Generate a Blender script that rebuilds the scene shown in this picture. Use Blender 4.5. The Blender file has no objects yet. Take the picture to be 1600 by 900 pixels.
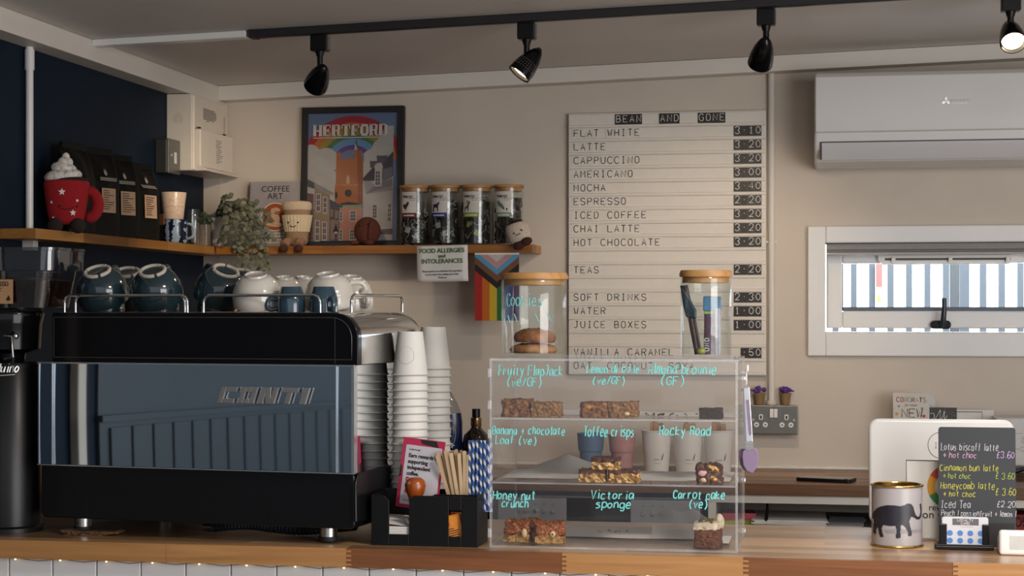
import bpy, bmesh, math, random
from mathutils import Vector, Matrix, Euler

C = bpy.context.scene.collection
SC = bpy.context.scene
PI = math.pi
R = math.radians

# ------------------------------------------------------------------ camera
F_PX, HORIZON, YAW, CAM_Z = 2750.0, 482.0, R(10.08), 1.415
cam_d = bpy.data.cameras.new('camera')
cam = bpy.data.objects.new('camera', cam_d)
C.objects.link(cam)
cam_d.sensor_width = 36.0
cam_d.lens = F_PX / 1600 * 36.0
cam_d.shift_y = (HORIZON - 450) / 1600
cam_d.clip_start = 0.05
cam_d.clip_end = 200
cam.location = (0, 0, CAM_Z)
cam.rotation_euler = (PI / 2, 0, YAW)
SC.camera = cam

# ------------------------------------------------------------------ world, daylight, exposure
world = bpy.data.worlds.new('world')
SC.world = world
world.use_nodes = True
wn, wl = world.node_tree.nodes, world.node_tree.links
wn.clear()
w_out = wn.new('ShaderNodeOutputWorld')
w_bg = wn.new('ShaderNodeBackground')
w_bg.inputs[0].default_value = (0.94, 0.955, 1.0, 1)
w_bg.inputs[1].default_value = 0.88
wl.new(w_bg.outputs[0], w_out.inputs[0])

SPOT_W = 19.0
SPOT_COL = (1.0, 0.78, 0.55)
FILL_W = 27.0

def area_light(name, loc, rot, sx, sy, power, col):
    d = bpy.data.lights.new(name, 'AREA')
    d.shape = 'RECTANGLE'
    d.size, d.size_y = sx, sy
    d.energy = power
    d.color = col
    o = bpy.data.objects.new(name, d)
    C.objects.link(o)
    o.location = loc
    o.rotation_euler = rot
    return o
# daylight coming in over the open service side, behind and to the right of the counter
area_light('doorway_daylight', (2.3, 0.9, 1.2), (R(90), 0, R(48)), 2.2, 2.0, 80.0, (1.0, 0.965, 0.93))
# daylight outside the back window
area_light('window_daylight', (1.0, 5.9, 2.9), (R(58), 0, 0), 4.0, 0.8, 1500.0, (0.88, 0.94, 1.0))

SC.view_settings.view_transform = 'Standard'
SC.view_settings.look = 'None'
SC.view_settings.exposure = 0.0
SC.view_settings.gamma = 1.0
SC.view_settings.use_curve_mapping = False
SC.cycles.max_bounces = 14
SC.cycles.transparent_max_bounces = 40
SC.cycles.diffuse_bounces = 4
SC.cycles.glossy_bounces = 5
SC.cycles.caustics_reflective = False
SC.cycles.caustics_refractive = False
SC.cycles.sample_clamp_indirect = 3.0
SC.cycles.use_denoising = True

# ------------------------------------------------------------------ measuring from the viewpoint
_cs, _sn = math.cos(YAW), math.sin(YAW)
def ray(u, v):
    a, b = (u - 800) / F_PX, (HORIZON - v) / F_PX
    return Vector((-_sn + a * _cs, _cs + a * _sn, b))
_O = Vector((0, 0, CAM_Z))
def at(u, v, y):            # the point seen at (u, v) on the plane y
    d = ray(u, v); return _O + d * (y / d.y)
def atz(u, v, z):
    d = ray(u, v); return _O + d * ((z - CAM_Z) / d.z)
def atx(u, v, x):
    d = ray(u, v); return _O + d * (x / d.x)
def px(n, p):               # size of n photo pixels at point p
    return n * (-_sn * p[0] + _cs * p[1]) / F_PX

# ------------------------------------------------------------------ materials
def lin(h):
    if not isinstance(h, str): return tuple(h)
    h = h.lstrip('#')
    o = []
    for i in (0, 2, 4):
        c = int(h[i:i + 2], 16) / 255
        o.append(c / 12.92 if c <= 0.04045 else ((c + 0.055) / 1.055) ** 2.4)
    return tuple(o)
_M = {}
def pm(name, col, rough=0.5, metal=0.0, var=0.06, scale=40.0, bump=0.0, emit=0.0, spec=0.5, coat=0.0, stretch=None):
    """principled material whose colour and relief vary by a noise texture"""
    if name in _M: return _M[name]
    m = bpy.data.materials.new(name); m.use_nodes = True
    nt = m.node_tree; n, l = nt.nodes, nt.links
    b = n['Principled BSDF']
    c = lin(col)
    b.inputs['Roughness'].default_value = rough
    b.inputs['Metallic'].default_value = metal
    b.inputs['Specular IOR Level'].default_value = spec
    if coat: b.inputs['Coat Weight'].default_value = coat; b.inputs['Coat Roughness'].default_value = 0.05
    tc = n.new('ShaderNodeTexCoord')
    nz = n.new('ShaderNodeTexNoise'); nz.inputs['Scale'].default_value = scale; nz.inputs['Detail'].default_value = 4
    if stretch:
        mp = n.new('ShaderNodeMapping'); mp.inputs['Scale'].default_value = stretch
        l.new(tc.outputs['Object'], mp.inputs[0]); l.new(mp.outputs[0], nz.inputs['Vector'])
    else:
        l.new(tc.outputs['Object'], nz.inputs['Vector'])
    rp = n.new('ShaderNodeValToRGB')
    rp.color_ramp.elements[0].position = 0.3; rp.color_ramp.elements[1].position = 0.7
    rp.color_ramp.elements[0].color = (*[x * (1 - var) for x in c], 1)
    rp.color_ramp.elements[1].color = (*[min(1, x * (1 + var)) for x in c], 1)
    l.new(nz.outputs['Fac'], rp.inputs[0]); l.new(rp.outputs[0], b.inputs['Base Color'])
    if bump:
        bp = n.new('ShaderNodeBump'); bp.inputs['Strength'].default_value = bump; bp.inputs['Distance'].default_value = 0.002
        l.new(nz.outputs['Fac'], bp.inputs['Height']); l.new(bp.outputs[0], b.inputs['Normal'])
    if emit:
        b.inputs['Emission Color'].default_value = (*c, 1); b.inputs['Emission Strength'].default_value = emit
    _M[name] = m
    return m

def mix_mat(name, stops, scale=30.0, rough=0.8, bump=0.3, detail=6.0, kind='noise'):
    """crumbly or mottled material: noise or cells through several colours"""
    if name in _M: return _M[name]
    m = bpy.data.materials.new(name); m.use_nodes = True
    nt = m.node_tree; n, l = nt.nodes, nt.links
    b = n['Principled BSDF']; b.inputs['Roughness'].default_value = rough
    tc = n.new('ShaderNodeTexCoord')
    if kind == 'noise':
        t = n.new('ShaderNodeTexNoise'); t.inputs['Scale'].default_value = scale; t.inputs['Detail'].default_value = detail
        fac = t.outputs['Fac']
    else:
        t = n.new('ShaderNodeTexVoronoi'); t.inputs['Scale'].default_value = scale
        sp = n.new('ShaderNodeSeparateColor'); l.new(t.outputs['Color'], sp.inputs[0]); fac = sp.outputs[0]
    l.new(tc.outputs['Object'], t.inputs['Vector'])
    rp = n.new('ShaderNodeValToRGB')
    while len(rp.color_ramp.elements) < len(stops): rp.color_ramp.elements.new(0.5)
    for e, (p, c) in zip(rp.color_ramp.elements, stops): e.position = p; e.color = (*lin(c), 1)
    l.new(fac, rp.inputs[0]); l.new(rp.outputs[0], b.inputs['Base Color'])
    bp = n.new('ShaderNodeBump'); bp.inputs['Strength'].default_value = bump; bp.inputs['Distance'].default_value = 0.004
    l.new(fac, bp.inputs['Height']); l.new(bp.outputs[0], b.inputs['Normal'])
    _M[name] = m
    return m

def wood(name, dark, light, axis='x', staves=None, rough=0.42, grain=1.0, coat=0.0):
    """wood with long grain along an axis; staves=(length, width) lays it as jointed blocks"""
    if name in _M: return _M[name]
    m = bpy.data.materials.new(name); m.use_nodes = True
    nt = m.node_tree; n, l = nt.nodes, nt.links
    b = n['Principled BSDF']; b.inputs['Roughness'].default_value = rough
    if coat: b.inputs['Coat Weight'].default_value = coat; b.inputs['Coat Roughness'].default_value = 0.30
    tc = n.new('ShaderNodeTexCoord')
    mp = n.new('ShaderNodeMapping')
    s = {'x': (3, 60, 60), 'y': (60, 3, 60), 'z': (60, 60, 3)}[axis]
    mp.inputs['Scale'].default_value = s
    l.new(tc.outputs['Object'], mp.inputs[0])
    nz = n.new('ShaderNodeTexNoise'); nz.inputs['Scale'].default_value = grain; nz.inputs['Detail'].default_value = 7; nz.inputs['Distortion'].default_value = 0.6
    l.new(mp.outputs[0], nz.inputs['Vector'])
    fac = nz.outputs['Fac']
    if staves:
        mb = n.new('ShaderNodeMapping')
        if axis == 'y': mb.inputs['Rotation'].default_value = (0, 0, PI / 2)
        l.new(tc.outputs['Object'], mb.inputs[0])
        br = n.new('ShaderNodeTexBrick')
        br.inputs['Scale'].default_value = 1.0
        br.inputs['Brick Width'].default_value = staves[0]; br.inputs['Row Height'].default_value = staves[1]
        br.inputs['Mortar Size'].default_value = 0.0004
        br.inputs['Color1'].default_value = (0, 0, 0, 1); br.inputs['Color2'].default_value = (1, 1, 1, 1); br.inputs['Mortar'].default_value = (0.1, 0.1, 0.1, 1)
        br.offset = 0.43; br.squash = 1.0
        l.new(mb.outputs[0], br.inputs['Vector'])
        mx = n.new('ShaderNodeMix'); mx.data_type = 'FLOAT'; mx.inputs[0].default_value = 0.5
        l.new(nz.outputs['Fac'], mx.inputs[2]); l.new(br.outputs['Color'], mx.inputs[3])
        fac = mx.outputs[0]
    rp = n.new('ShaderNodeValToRGB')
    rp.color_ramp.elements[0].position = 0.25; rp.color_ramp.elements[1].position = 0.75
    rp.color_ramp.elements[0].color = (*lin(dark), 1); rp.color_ramp.elements[1].color = (*lin(light), 1)
    l.new(fac, rp.inputs[0]); l.new(rp.outputs[0], b.inputs['Base Color'])
    bp = n.new('ShaderNodeBump'); bp.inputs['Strength'].default_value = 0.08; bp.inputs['Distance'].default_value = 0.001
    l.new(nz.outputs['Fac'], bp.inputs['Height']); l.new(bp.outputs[0], b.inputs['Normal'])
    _M[name] = m
    return m

def clear(name, tint=(0.96, 0.98, 0.97), refl=0.04, edge=0.55, rough=0.02, body=0.0, body_col=(0.8, 0.8, 0.8)):
    """thin clear glass or acrylic; body adds a little frosting"""
    if name in _M: return _M[name]
    m = bpy.data.materials.new(name); m.use_nodes = True
    nt = m.node_tree; n, l = nt.nodes, nt.links
    n.clear()
    out = n.new('ShaderNodeOutputMaterial')
    tr = n.new('ShaderNodeBsdfTransparent'); tr.inputs[0].default_value = (*tint, 1)
    gl = n.new('ShaderNodeBsdfGlossy'); gl.inputs['Roughness'].default_value = rough; gl.inputs[0].default_value = (1, 1, 1, 1)
    lw = n.new('ShaderNodeLayerWeight'); lw.inputs[0].default_value = 0.5
    pw = n.new('ShaderNodeMath'); pw.operation = 'POWER'; pw.inputs[1].default_value = 4.0
    ml = n.new('ShaderNodeMath'); ml.operation = 'MULTIPLY_ADD'; ml.inputs[1].default_value = edge; ml.inputs[2].default_value = refl
    l.new(lw.outputs['Facing'], pw.inputs[0]); l.new(pw.outputs[0], ml.inputs[0])
    mx = n.new('ShaderNodeMixShader')
    l.new(ml.outputs[0], mx.inputs[0]); l.new(tr.outputs[0], mx.inputs[1]); l.new(gl.outputs[0], mx.inputs[2])
    last = mx
    if body:
        df = n.new('ShaderNodeBsdfDiffuse'); df.inputs[0].default_value = (*body_col, 1)
        nz = n.new('ShaderNodeTexNoise'); nz.inputs['Scale'].default_value = 9
        tc = n.new('ShaderNodeTexCoord'); l.new(tc.outputs['Object'], nz.inputs['Vector'])
        mm = n.new('ShaderNodeMath'); mm.operation = 'MULTIPLY'; mm.inputs[1].default_value = body * 2
        l.new(nz.outputs['Fac'], mm.inputs[0])
        m2 = n.new('ShaderNodeMixShader')
        l.new(mm.outputs[0], m2.inputs[0]); l.new(mx.outputs[0], m2.inputs[1]); l.new(df.outputs[0], m2.inputs[2])
        last = m2
    l.new(last.outputs[0], out.inputs[0])
    _M[name] = m
    return m

# ------------------------------------------------------------------ mesh building
class MB:
    def __init__(s, T=None):
        s.v, s.f, s.m, s.mi, s.T = [], [], [], 0, T or Matrix()
    def add(s, vs, fs):
        b = len(s.v)
        s.v += [tuple(s.T @ Vector(p)) for p in vs]
        s.f += [tuple(i + b for i in f) for f in fs]
        s.m += [s.mi] * len(fs)
        return s
    def mat(s, i): s.mi = i; return s
    def box(s, x0, x1, y0, y1, z0, z1):
        return s.add([(x0, y0, z0), (x1, y0, z0), (x1, y1, z0), (x0, y1, z0), (x0, y0, z1), (x1, y0, z1), (x1, y1, z1), (x0, y1, z1)],
                     [(0, 3, 2, 1), (4, 5, 6, 7), (0, 1, 5, 4), (1, 2, 6, 5), (2, 3, 7, 6), (3, 0, 4, 7)])
    def cbox(s, c, size, rot=None):
        M = Matrix.Translation(c) @ (Euler(rot).to_matrix().to_4x4() if rot else Matrix())
        hx, hy, hz = [q / 2 for q in size]
        o = s.T; s.T = o @ M; s.box(-hx, hx, -hy, hy, -hz, hz); s.T = o
        return s
    def prism(s, poly, a, b, axis='y'):
        """2D outline (x,z) pushed from y=a to y=b (or along another axis)"""
        k = len(poly)
        def P(q, d):
            if axis == 'y': return (q[0], d, q[1])
            if axis == 'z': return (q[0], q[1], d)
            return (d, q[0], q[1])
        vs = [P(q, a) for q in poly] + [P(q, b) for q in poly]
        fs = [tuple(range(k)), tuple(range(2 * k - 1, k - 1, -1))] + [(i, (i + 1) % k, k + (i + 1) % k, k + i) for i in range(k)]
        return s.add(vs, fs)
    def flat(s, poly, y, axis='y'):
        if axis == 'y': vs = [(p[0], y, p[1]) for p in poly]
        elif axis == 'z': vs = [(p[0], p[1], y) for p in poly]
        else: vs = [(y, p[0], p[1]) for p in poly]
        return s.add(vs, [tuple(range(len(poly)))])
    def lathe(s, prof, n=32, c=(0, 0, 0), M=None, sq=None):
        """profile [(r, z)...] turned about z; sq squares the ring (0 round .. 1)"""
        o = s.T
        s.T = o @ Matrix.Translation(c) @ (M or Matrix())
        vs, fs = [], []
        def ring(r, z):
            for i in range(n):
                a = 2 * PI * i / n
                ca, sa = math.cos(a), math.sin(a)
                if sq:
                    e = 2.0 / (2.0 + 6 * sq)
                    ca, sa = math.copysign(abs(ca) ** e, ca), math.copysign(abs(sa) ** e, sa)
                vs.append((r * ca, r * sa, z))
        prev = None
        for (r, z) in prof:
            if r < 1e-6:
                cur = ('p', len(vs)); vs.append((0, 0, z))
            else:
                cur = ('r', len(vs)); ring(r, z)
            if prev:
                for i in range(n):
                    j = (i + 1) % n
                    if prev[0] == 'r' and cur[0] == 'r': fs.append((prev[1] + i, prev[1] + j, cur[1] + j, cur[1] + i))
                    elif prev[0] == 'p' and cur[0] == 'r': fs.append((prev[1], cur[1] + j, cur[1] + i))
                    elif prev[0] == 'r': fs.append((prev[1] + i, prev[1] + j, cur[1]))
            prev = cur
        s.add(vs, fs); s.T = o
        return s
    def tube(s, pts, r, n=8, closed=False, flatz=1.0):
        pts = [Vector(p) for p in pts]
        k = len(pts)
        rr = r if isinstance(r, (list, tuple)) else [r] * k
        vs, fs = [], []
        up = None
        for i, p in enumerate(pts):
            if closed: t = pts[(i + 1) % k] - pts[i - 1]
            else: t = pts[min(i + 1, k - 1)] - pts[max(i - 1, 0)]
            if t.length < 1e-9: t = Vector((0, 0, 1))
            t.normalize()
            if up is None:
                up = Vector((0, 0, 1)) if abs(t.z) < 0.9 else Vector((1, 0, 0))
            up = up - t * up.dot(t)
            if up.length < 1e-6: up = t.orthogonal()
            up.normalize()
            sd = t.cross(up)
            for q in range(n):
                a = 2 * PI * q / n
                vs.append(p + (sd * math.cos(a) + up * math.sin(a) * flatz) * rr[i])
        m = k if closed else k - 1
        for i in range(m):
            for q in range(n):
                w = (q + 1) % n; j = (i + 1) % k
                fs.append((i * n + q, i * n + w, j * n + w, j * n + q))
        if not closed:
            fs.append(tuple(range(n - 1, -1, -1))); fs.append(tuple((k - 1) * n + q for q in range(n)))
        return s.add(vs, fs)
    def ell(s, c, r, rot=None, n=20, m=12):
        prof = [(math.sin(PI * i / m), -math.cos(PI * i / m)) for i in range(m + 1)]
        prof[0] = (0, -1); prof[-1] = (0, 1)
        if not hasattr(r, '__len__'): r = (r, r, r)
        M = (Euler(rot).to_matrix().to_4x4() if rot else Matrix()) @ Matrix.Diagonal((*r, 1))
        return s.lathe(prof, n, c, M)
    def grid(s, fn, nu, nv):
        vs = [fn(i / nu, j / nv) for j in range(nv + 1) for i in range(nu + 1)]
        fs = [(j * (nu + 1) + i, j * (nu + 1) + i + 1, (j + 1) * (nu + 1) + i + 1, (j + 1) * (nu + 1) + i) for j in range(nv) for i in range(nu)]
        return s.add(vs, fs)
    def strips(s, polys, fn, n=60):
        """fill 2D outlines (even-odd) by thin columns, each corner placed by fn(a, b)"""
        xs = [p[0] for q in polys for p in q]
        x0, x1 = min(xs), max(xs)
        for i in range(n):
            a, b = x0 + (x1 - x0) * i / n, x0 + (x1 - x0) * (i + 1) / n
            def cuts(x):
                r = []
                for q in polys:
                    for k in range(len(q)):
                        (ax, az), (bx, bz) = q[k], q[(k + 1) % len(q)]
                        if (ax <= x < bx) or (bx <= x < ax):
                            r.append(az + (bz - az) * (x - ax) / (bx - ax))
                return sorted(r)
            c = cuts((a + b) / 2)
            for k in range(0, len(c) - 1, 2):
                s.add([fn(a, c[k]), fn(b, c[k]), fn(b, c[k + 1]), fn(a, c[k + 1])], [(0, 1, 2, 3)])
        return s
    def build(s, name, mats, parent=None, smooth=40, bevel=0, loc=None, rot=None, segs=2, sub=0, recalc=True):
        me = bpy.data.meshes.new(name)
        me.from_pydata(s.v, [], s.f)
        if not isinstance(mats, (list, tuple)): mats = [mats]
        for m in mats: me.materials.append(m)
        for p, i in zip(me.polygons, s.m): p.material_index = min(i, len(mats) - 1)
        if recalc:
            bm = bmesh.new(); bm.from_mesh(me)
            bmesh.ops.recalc_face_normals(bm, faces=bm.faces)
            bm.to_mesh(me); bm.free()
        if smooth:
            me.polygons.foreach_set('use_smooth', [True] * len(me.polygons))
            me.set_sharp_from_angle(angle=R(smooth))
        o = bpy.data.objects.new(name, me)
        C.objects.link(o)
        if bevel:
            b = o.modifiers.new('bevel', 'BEVEL'); b.width = bevel; b.segments = segs; b.limit_method = 'ANGLE'; b.angle_limit = R(40)
            b.harden_normals = bool(smooth)
        if sub:
            q = o.modifiers.new('subsurf', 'SUBSURF'); q.levels = sub; q.render_levels = sub
        if parent: o.parent = parent
        if loc is not None: o.location = loc
        if rot is not None: o.rotation_euler = rot
        return o

def rrect(x0, x1, z0, z1, r, n=5, corners=(1, 1, 1, 1)):
    """rounded rectangle outline; corners = bottom-left, bottom-right, top-right, top-left"""
    out = []
    for k, (cx, cz, a0) in enumerate(((x0 + r, z0 + r, PI), (x1 - r, z0 + r, 1.5 * PI), (x1 - r, z1 - r, 0), (x0 + r, z1 - r, PI / 2))):
        if corners[k]:
            for i in range(n + 1):
                a = a0 + PI / 2 * i / n
                out.append((cx + r * math.cos(a), cz + r * math.sin(a)))
        else:
            out.append(((x0, z0), (x1, z0), (x1, z1), (x0, z1))[k])
    return out
def disc(cx, cz, r, n=28, rz=None):
    return [(cx + r * math.cos(2 * PI * i / n), cz + (rz or r) * math.sin(2 * PI * i / n)) for i in range(n)]
def star(cx, cz, r, k=5, inner=0.45, a0=PI / 2):
    return [(cx + (r if i % 2 == 0 else r * inner) * math.cos(a0 + PI * i / k), cz + (r if i % 2 == 0 else r * inner) * math.sin(a0 + PI * i / k)) for i in range(2 * k)]

def tag(o, label, cat, group=None, kind=None):
    o['label'] = label; o['category'] = cat
    if group: o['group'] = group
    if kind: o['kind'] = kind
    return o
def thing(name, label, cat, loc=(0, 0, 0), rz=0.0, group=None, rot=None):
    o = bpy.data.objects.new(name, None); C.objects.link(o)
    o.empty_display_size = 0.03
    o.location = loc; o.rotation_euler = rot or (0, 0, rz)
    return tag(o, label, cat, group)
def struct(o):
    o['kind'] = 'structure'; return o
def dup(root, label=None, loc=None, rz=None, group=None, rot=None):
    r = root.copy(); C.objects.link(r)
    if loc is not None: r.location = loc
    if rz is not None: r.rotation_euler = (0, 0, rz)
    if rot is not None: r.rotation_euler = rot
    if label: r['label'] = label
    if group: r['group'] = group
    for ch in list(root.children):
        c = ch.copy(); C.objects.link(c); c.parent = r
        for g in list(ch.children):
            d = g.copy(); C.objects.link(d); d.parent = c
    return r

# ------------------------------------------------------------------ lettering
GLYPH = {
'A': '04 4g 84|28 68', 'B': '04 0g|0g 5g 7f 7c 5a 0a|5a 89 86 54 04', 'C': '~8e 6g 3g 0d 07 34 64 86', 'D': '04 0g 4g 7e 8a 76 44 04', 'E': '8g 0g 04 84|0a 6a',
'F': '8g 0g 04|0a 6a', 'G': '~8e 6g 3g 0d 07 34 64 86|86 8a 5a', 'H': '04 0g|84 8g|0a 8a', 'I': '44 4g|2g 6g|24 64', 'J': '3g 8g|6g 67 44 24 06', 'K': '04 0g|8g 09|2b 84',
'L': '0g 04 84', 'M': '04 0g 49 8g 84', 'N': '04 0g 84 8g', 'O': '~4g 1f 0a 15 44 75 8a 7f 4g', 'P': '04 0g 6g 8e 8c 6a 0a', 'Q': '~4g 1f 0a 15 44 75 8a 7f 4g|57 83',
'R': '04 0g 6g 8e 8c 6a 0a|4a 84', 'S': '~8e 6g 2g 0e 1b 79 87 64 24 06', 'T': '0g 8g|4g 44', 'U': '0g 07 24 64 87 8g', 'V': '0g 44 8g', 'W': '0g 24 4c 64 8g', 'X': '04 8g|0g 84',
'Y': '0g 4a 8g|4a 44', 'Z': '0g 8g 04 84',
'0': '~4g 1e 0a 16 44 76 8a 7e 4g', '1': '2d 4g 44|24 64', '2': '~0d 2g 6g 8d 69 04|04 84', '3': '~0e 2g 6g 8d 5a|~5a 87 64 24 06', '4': '64 6g 08 88', '5': '7g 1g 0a|~0a 5b 87 54 06',
'6': '~7f 3g 07 34 64 87 6a 3a 07', '7': '0g 8g 34', '8': '~4g 1d 4a 7d 4g|~4a 07 44 87 4a', '9': '~8d 5a 1b 1e 4g 8d 74 24',
'.': '44 45', '*': '49 4b', '+': '4d 45|09 89', '/': '14 7g', '(': '~6h 3d 27 52', ')': '~2h 5d 67 32', '-': '1a 7a', '|': '34 4h', '!': '4g 48|44 45', "'": '4g 4d',
'$': '~7e 5g 3e 3a 14|14 74|0a 6a',
'a': '~7b 4c 1b 07 24 56 7a|7c 74', 'b': '0g 04|~0a 3c 7a 76 34 05', 'c': '~7b 4c 1b 06 34 75', 'd': '7g 74|~7a 4c 0a 06 34 76', 'e': '08 78|~78 6c 3c 08 24 54 75', 'f': '~6f 4g 3d 34|1b 6b',
'g': '~7a 4c 0a 06 34 76|~7c 72 40 11', 'h': '0g 04|~09 3c 6b 74', 'i': '3c 34|3f 3g', 'j': '~4c 42 20 01|4f 4g', 'k': '0g 04|6c 08 74', 'l': '3g 34', 'm': '0c 04|~0a 2c 4a 44|~4a 6c 8a 84',
'n': '0c 04|~09 3c 6b 74', 'o': '~3c 0a 06 34 66 7a 3c', 'p': '0c 00|~0a 3c 7a 76 34 05', 'q': '~7a 4c 0a 06 34 76|7c 70', 'r': '0c 04|~09 2b 5c', 's': '~6b 3c 0a 58 66 34 04', 't': '3f 35 54 64|1c 6c',
'u': '~0c 06 24 56 7c|7c 74', 'v': '0c 34 7c', 'w': '0c 24 4a 64 8c', 'x': '0c 74|7c 04', 'y': '0c 36|7c 20', 'z': '0c 7c 04 74'}
def catmull(p, k=4):
    out = []
    for i in range(len(p) - 1):
        a, b, c, d = p[max(i - 1, 0)], p[i], p[i + 1], p[min(i + 2, len(p) - 1)]
        for j in range(k):
            t = j / k
            out.append(tuple(0.5 * (2 * b[q] + (c[q] - a[q]) * t + (2 * a[q] - 5 * b[q] + 4 * c[q] - d[q]) * t * t + (3 * b[q] - a[q] - 3 * c[q] + d[q]) * t ** 3) for q in (0, 1)))
    out.append(tuple(p[-1]))
    return out
def strokes(ch):
    for st in GLYPH.get(ch, '').split('|'):
        if not st: continue
        sm = st[0] == '~'
        pts = [(int(t[0], 36), int(t[1], 36) - 4) for t in st.lstrip('~').split()]
        yield catmull(pts) if sm else pts
def write(mb, text, org, h, pitch=None, width=0.62, r=0.0008, ux=(1, 0, 0), uz=(0, 0, 1), rng=None, slant=0.0, fit=None, map2=None, n=5):
    """single-stroke lettering along ux, cap height h, from the left end of the baseline"""
    org, ux, uz = Vector(org), Vector(ux), Vector(uz)
    w = h * width
    adv = pitch or w * 1.32
    L = 0
    for ch in text: L += adv * (0.7 if ch in ' il.|' and not pitch else 1)
    k = (fit / L) if fit else 1.0
    x = 0.0
    for ch in text:
        j = (rng.uniform(-.06, .06) * h if rng else 0)
        sc = (rng.uniform(.9, 1.1) if rng else 1)
        for st in strokes(ch):
            pts = []
            for (a, b) in st:
                px_, pz_ = (x + a / 8 * w * sc + slant * b / 12 * h) * k, b / 12 * h * sc + j
                pts.append(map2(px_, pz_) if map2 else org + ux * px_ + uz * pz_)
            if len(pts) > 1: mb.tube(pts, r, n)
        x += adv * (0.7 if ch in ' il.|' and not pitch else 1)
    return mb
def type_text(name, s, size, mat, parent, loc, rot=(PI / 2, 0, 0), align='CENTER', depth=0.0004, bold=0.0, sx=1.0, shear=0.0, spacing=1.0):
    cu = bpy.data.curves.new(name, 'FONT')
    cu.body = s; cu.size = size; cu.align_x = align; cu.align_y = 'BOTTOM_BASELINE'
    cu.extrude = depth; cu.offset = bold; cu.shear = shear; cu.space_character = spacing; cu.resolution_u = 3
    t = bpy.data.objects.new(name, cu); C.objects.link(t)
    dg = bpy.context.evaluated_depsgraph_get()
    me = bpy.data.meshes.new_from_object(t.evaluated_get(dg))
    bpy.data.objects.remove(t); bpy.data.curves.remove(cu)
    me.materials.clear(); me.materials.append(mat)
    o = bpy.data.objects.new(name, me); C.objects.link(o)
    o.scale = (sx, 1, 1); o.location = loc; o.rotation_euler = rot
    if parent: o.parent = parent
    return o

# ------------------------------------------------------------------ materials in use
CREAM = pm('cream_paint', (0.60, 0.53, 0.455), 0.62, var=0.03, scale=6, bump=0.05)
WHITEP = pm('white_board', (0.70, 0.66, 0.60), 0.5, var=0.03, scale=5)
CEIL = pm('ceiling_board', (0.66, 0.625, 0.59), 0.6, var=0.03, scale=3)
NAVY = pm('navy_paint', (0.0045, 0.0125, 0.026), 0.6, var=0.12, scale=5, bump=0.05, spec=0.15)
NAVYB = pm('slate_blue_paint', (0.027, 0.040, 0.051), 0.5, var=0.08, scale=5)
BLACK = pm('black_plastic', (0.004, 0.004, 0.0045), 0.35, var=0.1, scale=60, spec=0.3)
BLACKG = pm('gloss_black', (0.004, 0.004, 0.005), 0.12, var=0.1, scale=60, spec=0.25)
BLACKM = pm('matt_black', (0.010, 0.009, 0.010), 0.6, var=0.15, scale=80)
WHITE = pm('white_plastic', (0.78, 0.77, 0.75), 0.3, var=0.02, scale=20)
UPVC = pm('white_upvc', (0.80, 0.80, 0.80), 0.3, var=0.02, scale=8)
CHROME = pm('chrome', (0.75, 0.74, 0.72), 0.07, 1.0, var=0.03, scale=15)
STEEL = pm('brushed_steel', (0.55, 0.54, 0.52), 0.28, 1.0, var=0.12, scale=6, stretch=(1, 1, 40))
GREYM = pm('grey_metal', (0.20, 0.20, 0.19), 0.35, 0.8, var=0.06, scale=30)
PAPER = pm('white_paper', (0.74, 0.72, 0.69), 0.8, var=0.03, scale=25)
INK = pm('black_ink', (0.012, 0.011, 0.012), 0.7, var=0.1, scale=30)
OAK = wood('oak_worktop', '#84603c', '#cba276', 'x', (0.40, 0.045), coat=1.0)
OAKD = wood('oak_block_dark', '#623a20', '#8c5834', 'x')
OAKL = wood('oak_block_light', '#9c6d3d', '#bd8c5a', 'x')
WALNUT = wood('rear_worktop_wood', '#5f3d23', '#a57a54', 'x', (0.5, 0.05), coat=0.3)
SHELFW = wood('shelf_pine', '#7d4c1c', '#bb8038', 'x', (0.35, 0.2))
SHELFWY = wood('shelf_pine_side', '#6e461c', '#ad7a3e', 'y', (0.30, 0.2))
LIDW = wood('bamboo_lid', '#9a6a3a', '#c99a62', 'x', rough=0.5)
GLASS = clear('clear_glass', (0.96, 0.975, 0.97), 0.045, 0.6)
ACRYL = clear('clear_acrylic', (0.982, 0.982, 0.985), 0.022, 0.35, body=0.004, body_col=(0.8, 0.8, 0.82))
ACEDGE = clear('acrylic_edge', (0.93, 0.93, 0.95), 0.10, 0.4, rough=0.15, body=0.25, body_col=(0.75, 0.76, 0.78))

# ------------------------------------------------------------------ the room
XL, YB = -2.0, 5.5
def cz(x): return 2.135 + 0.0302 * (x + 1.93)          # the flat roof falls to the left
XR, YF = 2.7, -1.6
struct(MB().box(XL - .1, XR, YF, YB + .12, -0.08, 0).build('floor', wood('floor_vinyl', '#5a5148', '#7b7064', 'y', (1.2, 0.18)), smooth=0))
m = MB(); m.prism([(XL - .1, cz(XL - .1)), (XR, cz(XR)), (XR, cz(XR) + .08), (XL - .1, cz(XL - .1) + .08)], 1.2, YB + .12)
struct(m.build('ceiling', CEIL, smooth=0))
m = MB(); m.box(XL - .1, XL, YF, YB + .12, 0, 2.135); m.mat(1)
struct(m.build('wall_left', [NAVY], smooth=0))
# back wall, with the window opening
WX0, WX1 = at(1290, 450, YB).x, 1.62
WZ0, WZ1 = at(1290, 519, YB).z, at(1290, 380, YB).z
m = MB()
m.box(XL, WX0, YB, YB + .12, 0, 2.30); m.box(WX1, XR, YB, YB + .12, 0, 2.30)
m.box(WX0, WX1, YB, YB + .12, 0, WZ0); m.box(WX0, WX1, YB, YB + .12, WZ1, 2.30)
struct(m.build('wall_back', CREAM, smooth=0))
struct(MB().box(XR - .02, XR + .08, 3.4, YB + .12, 0, 2.27).build('wall_right', CREAM, smooth=0))
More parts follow.
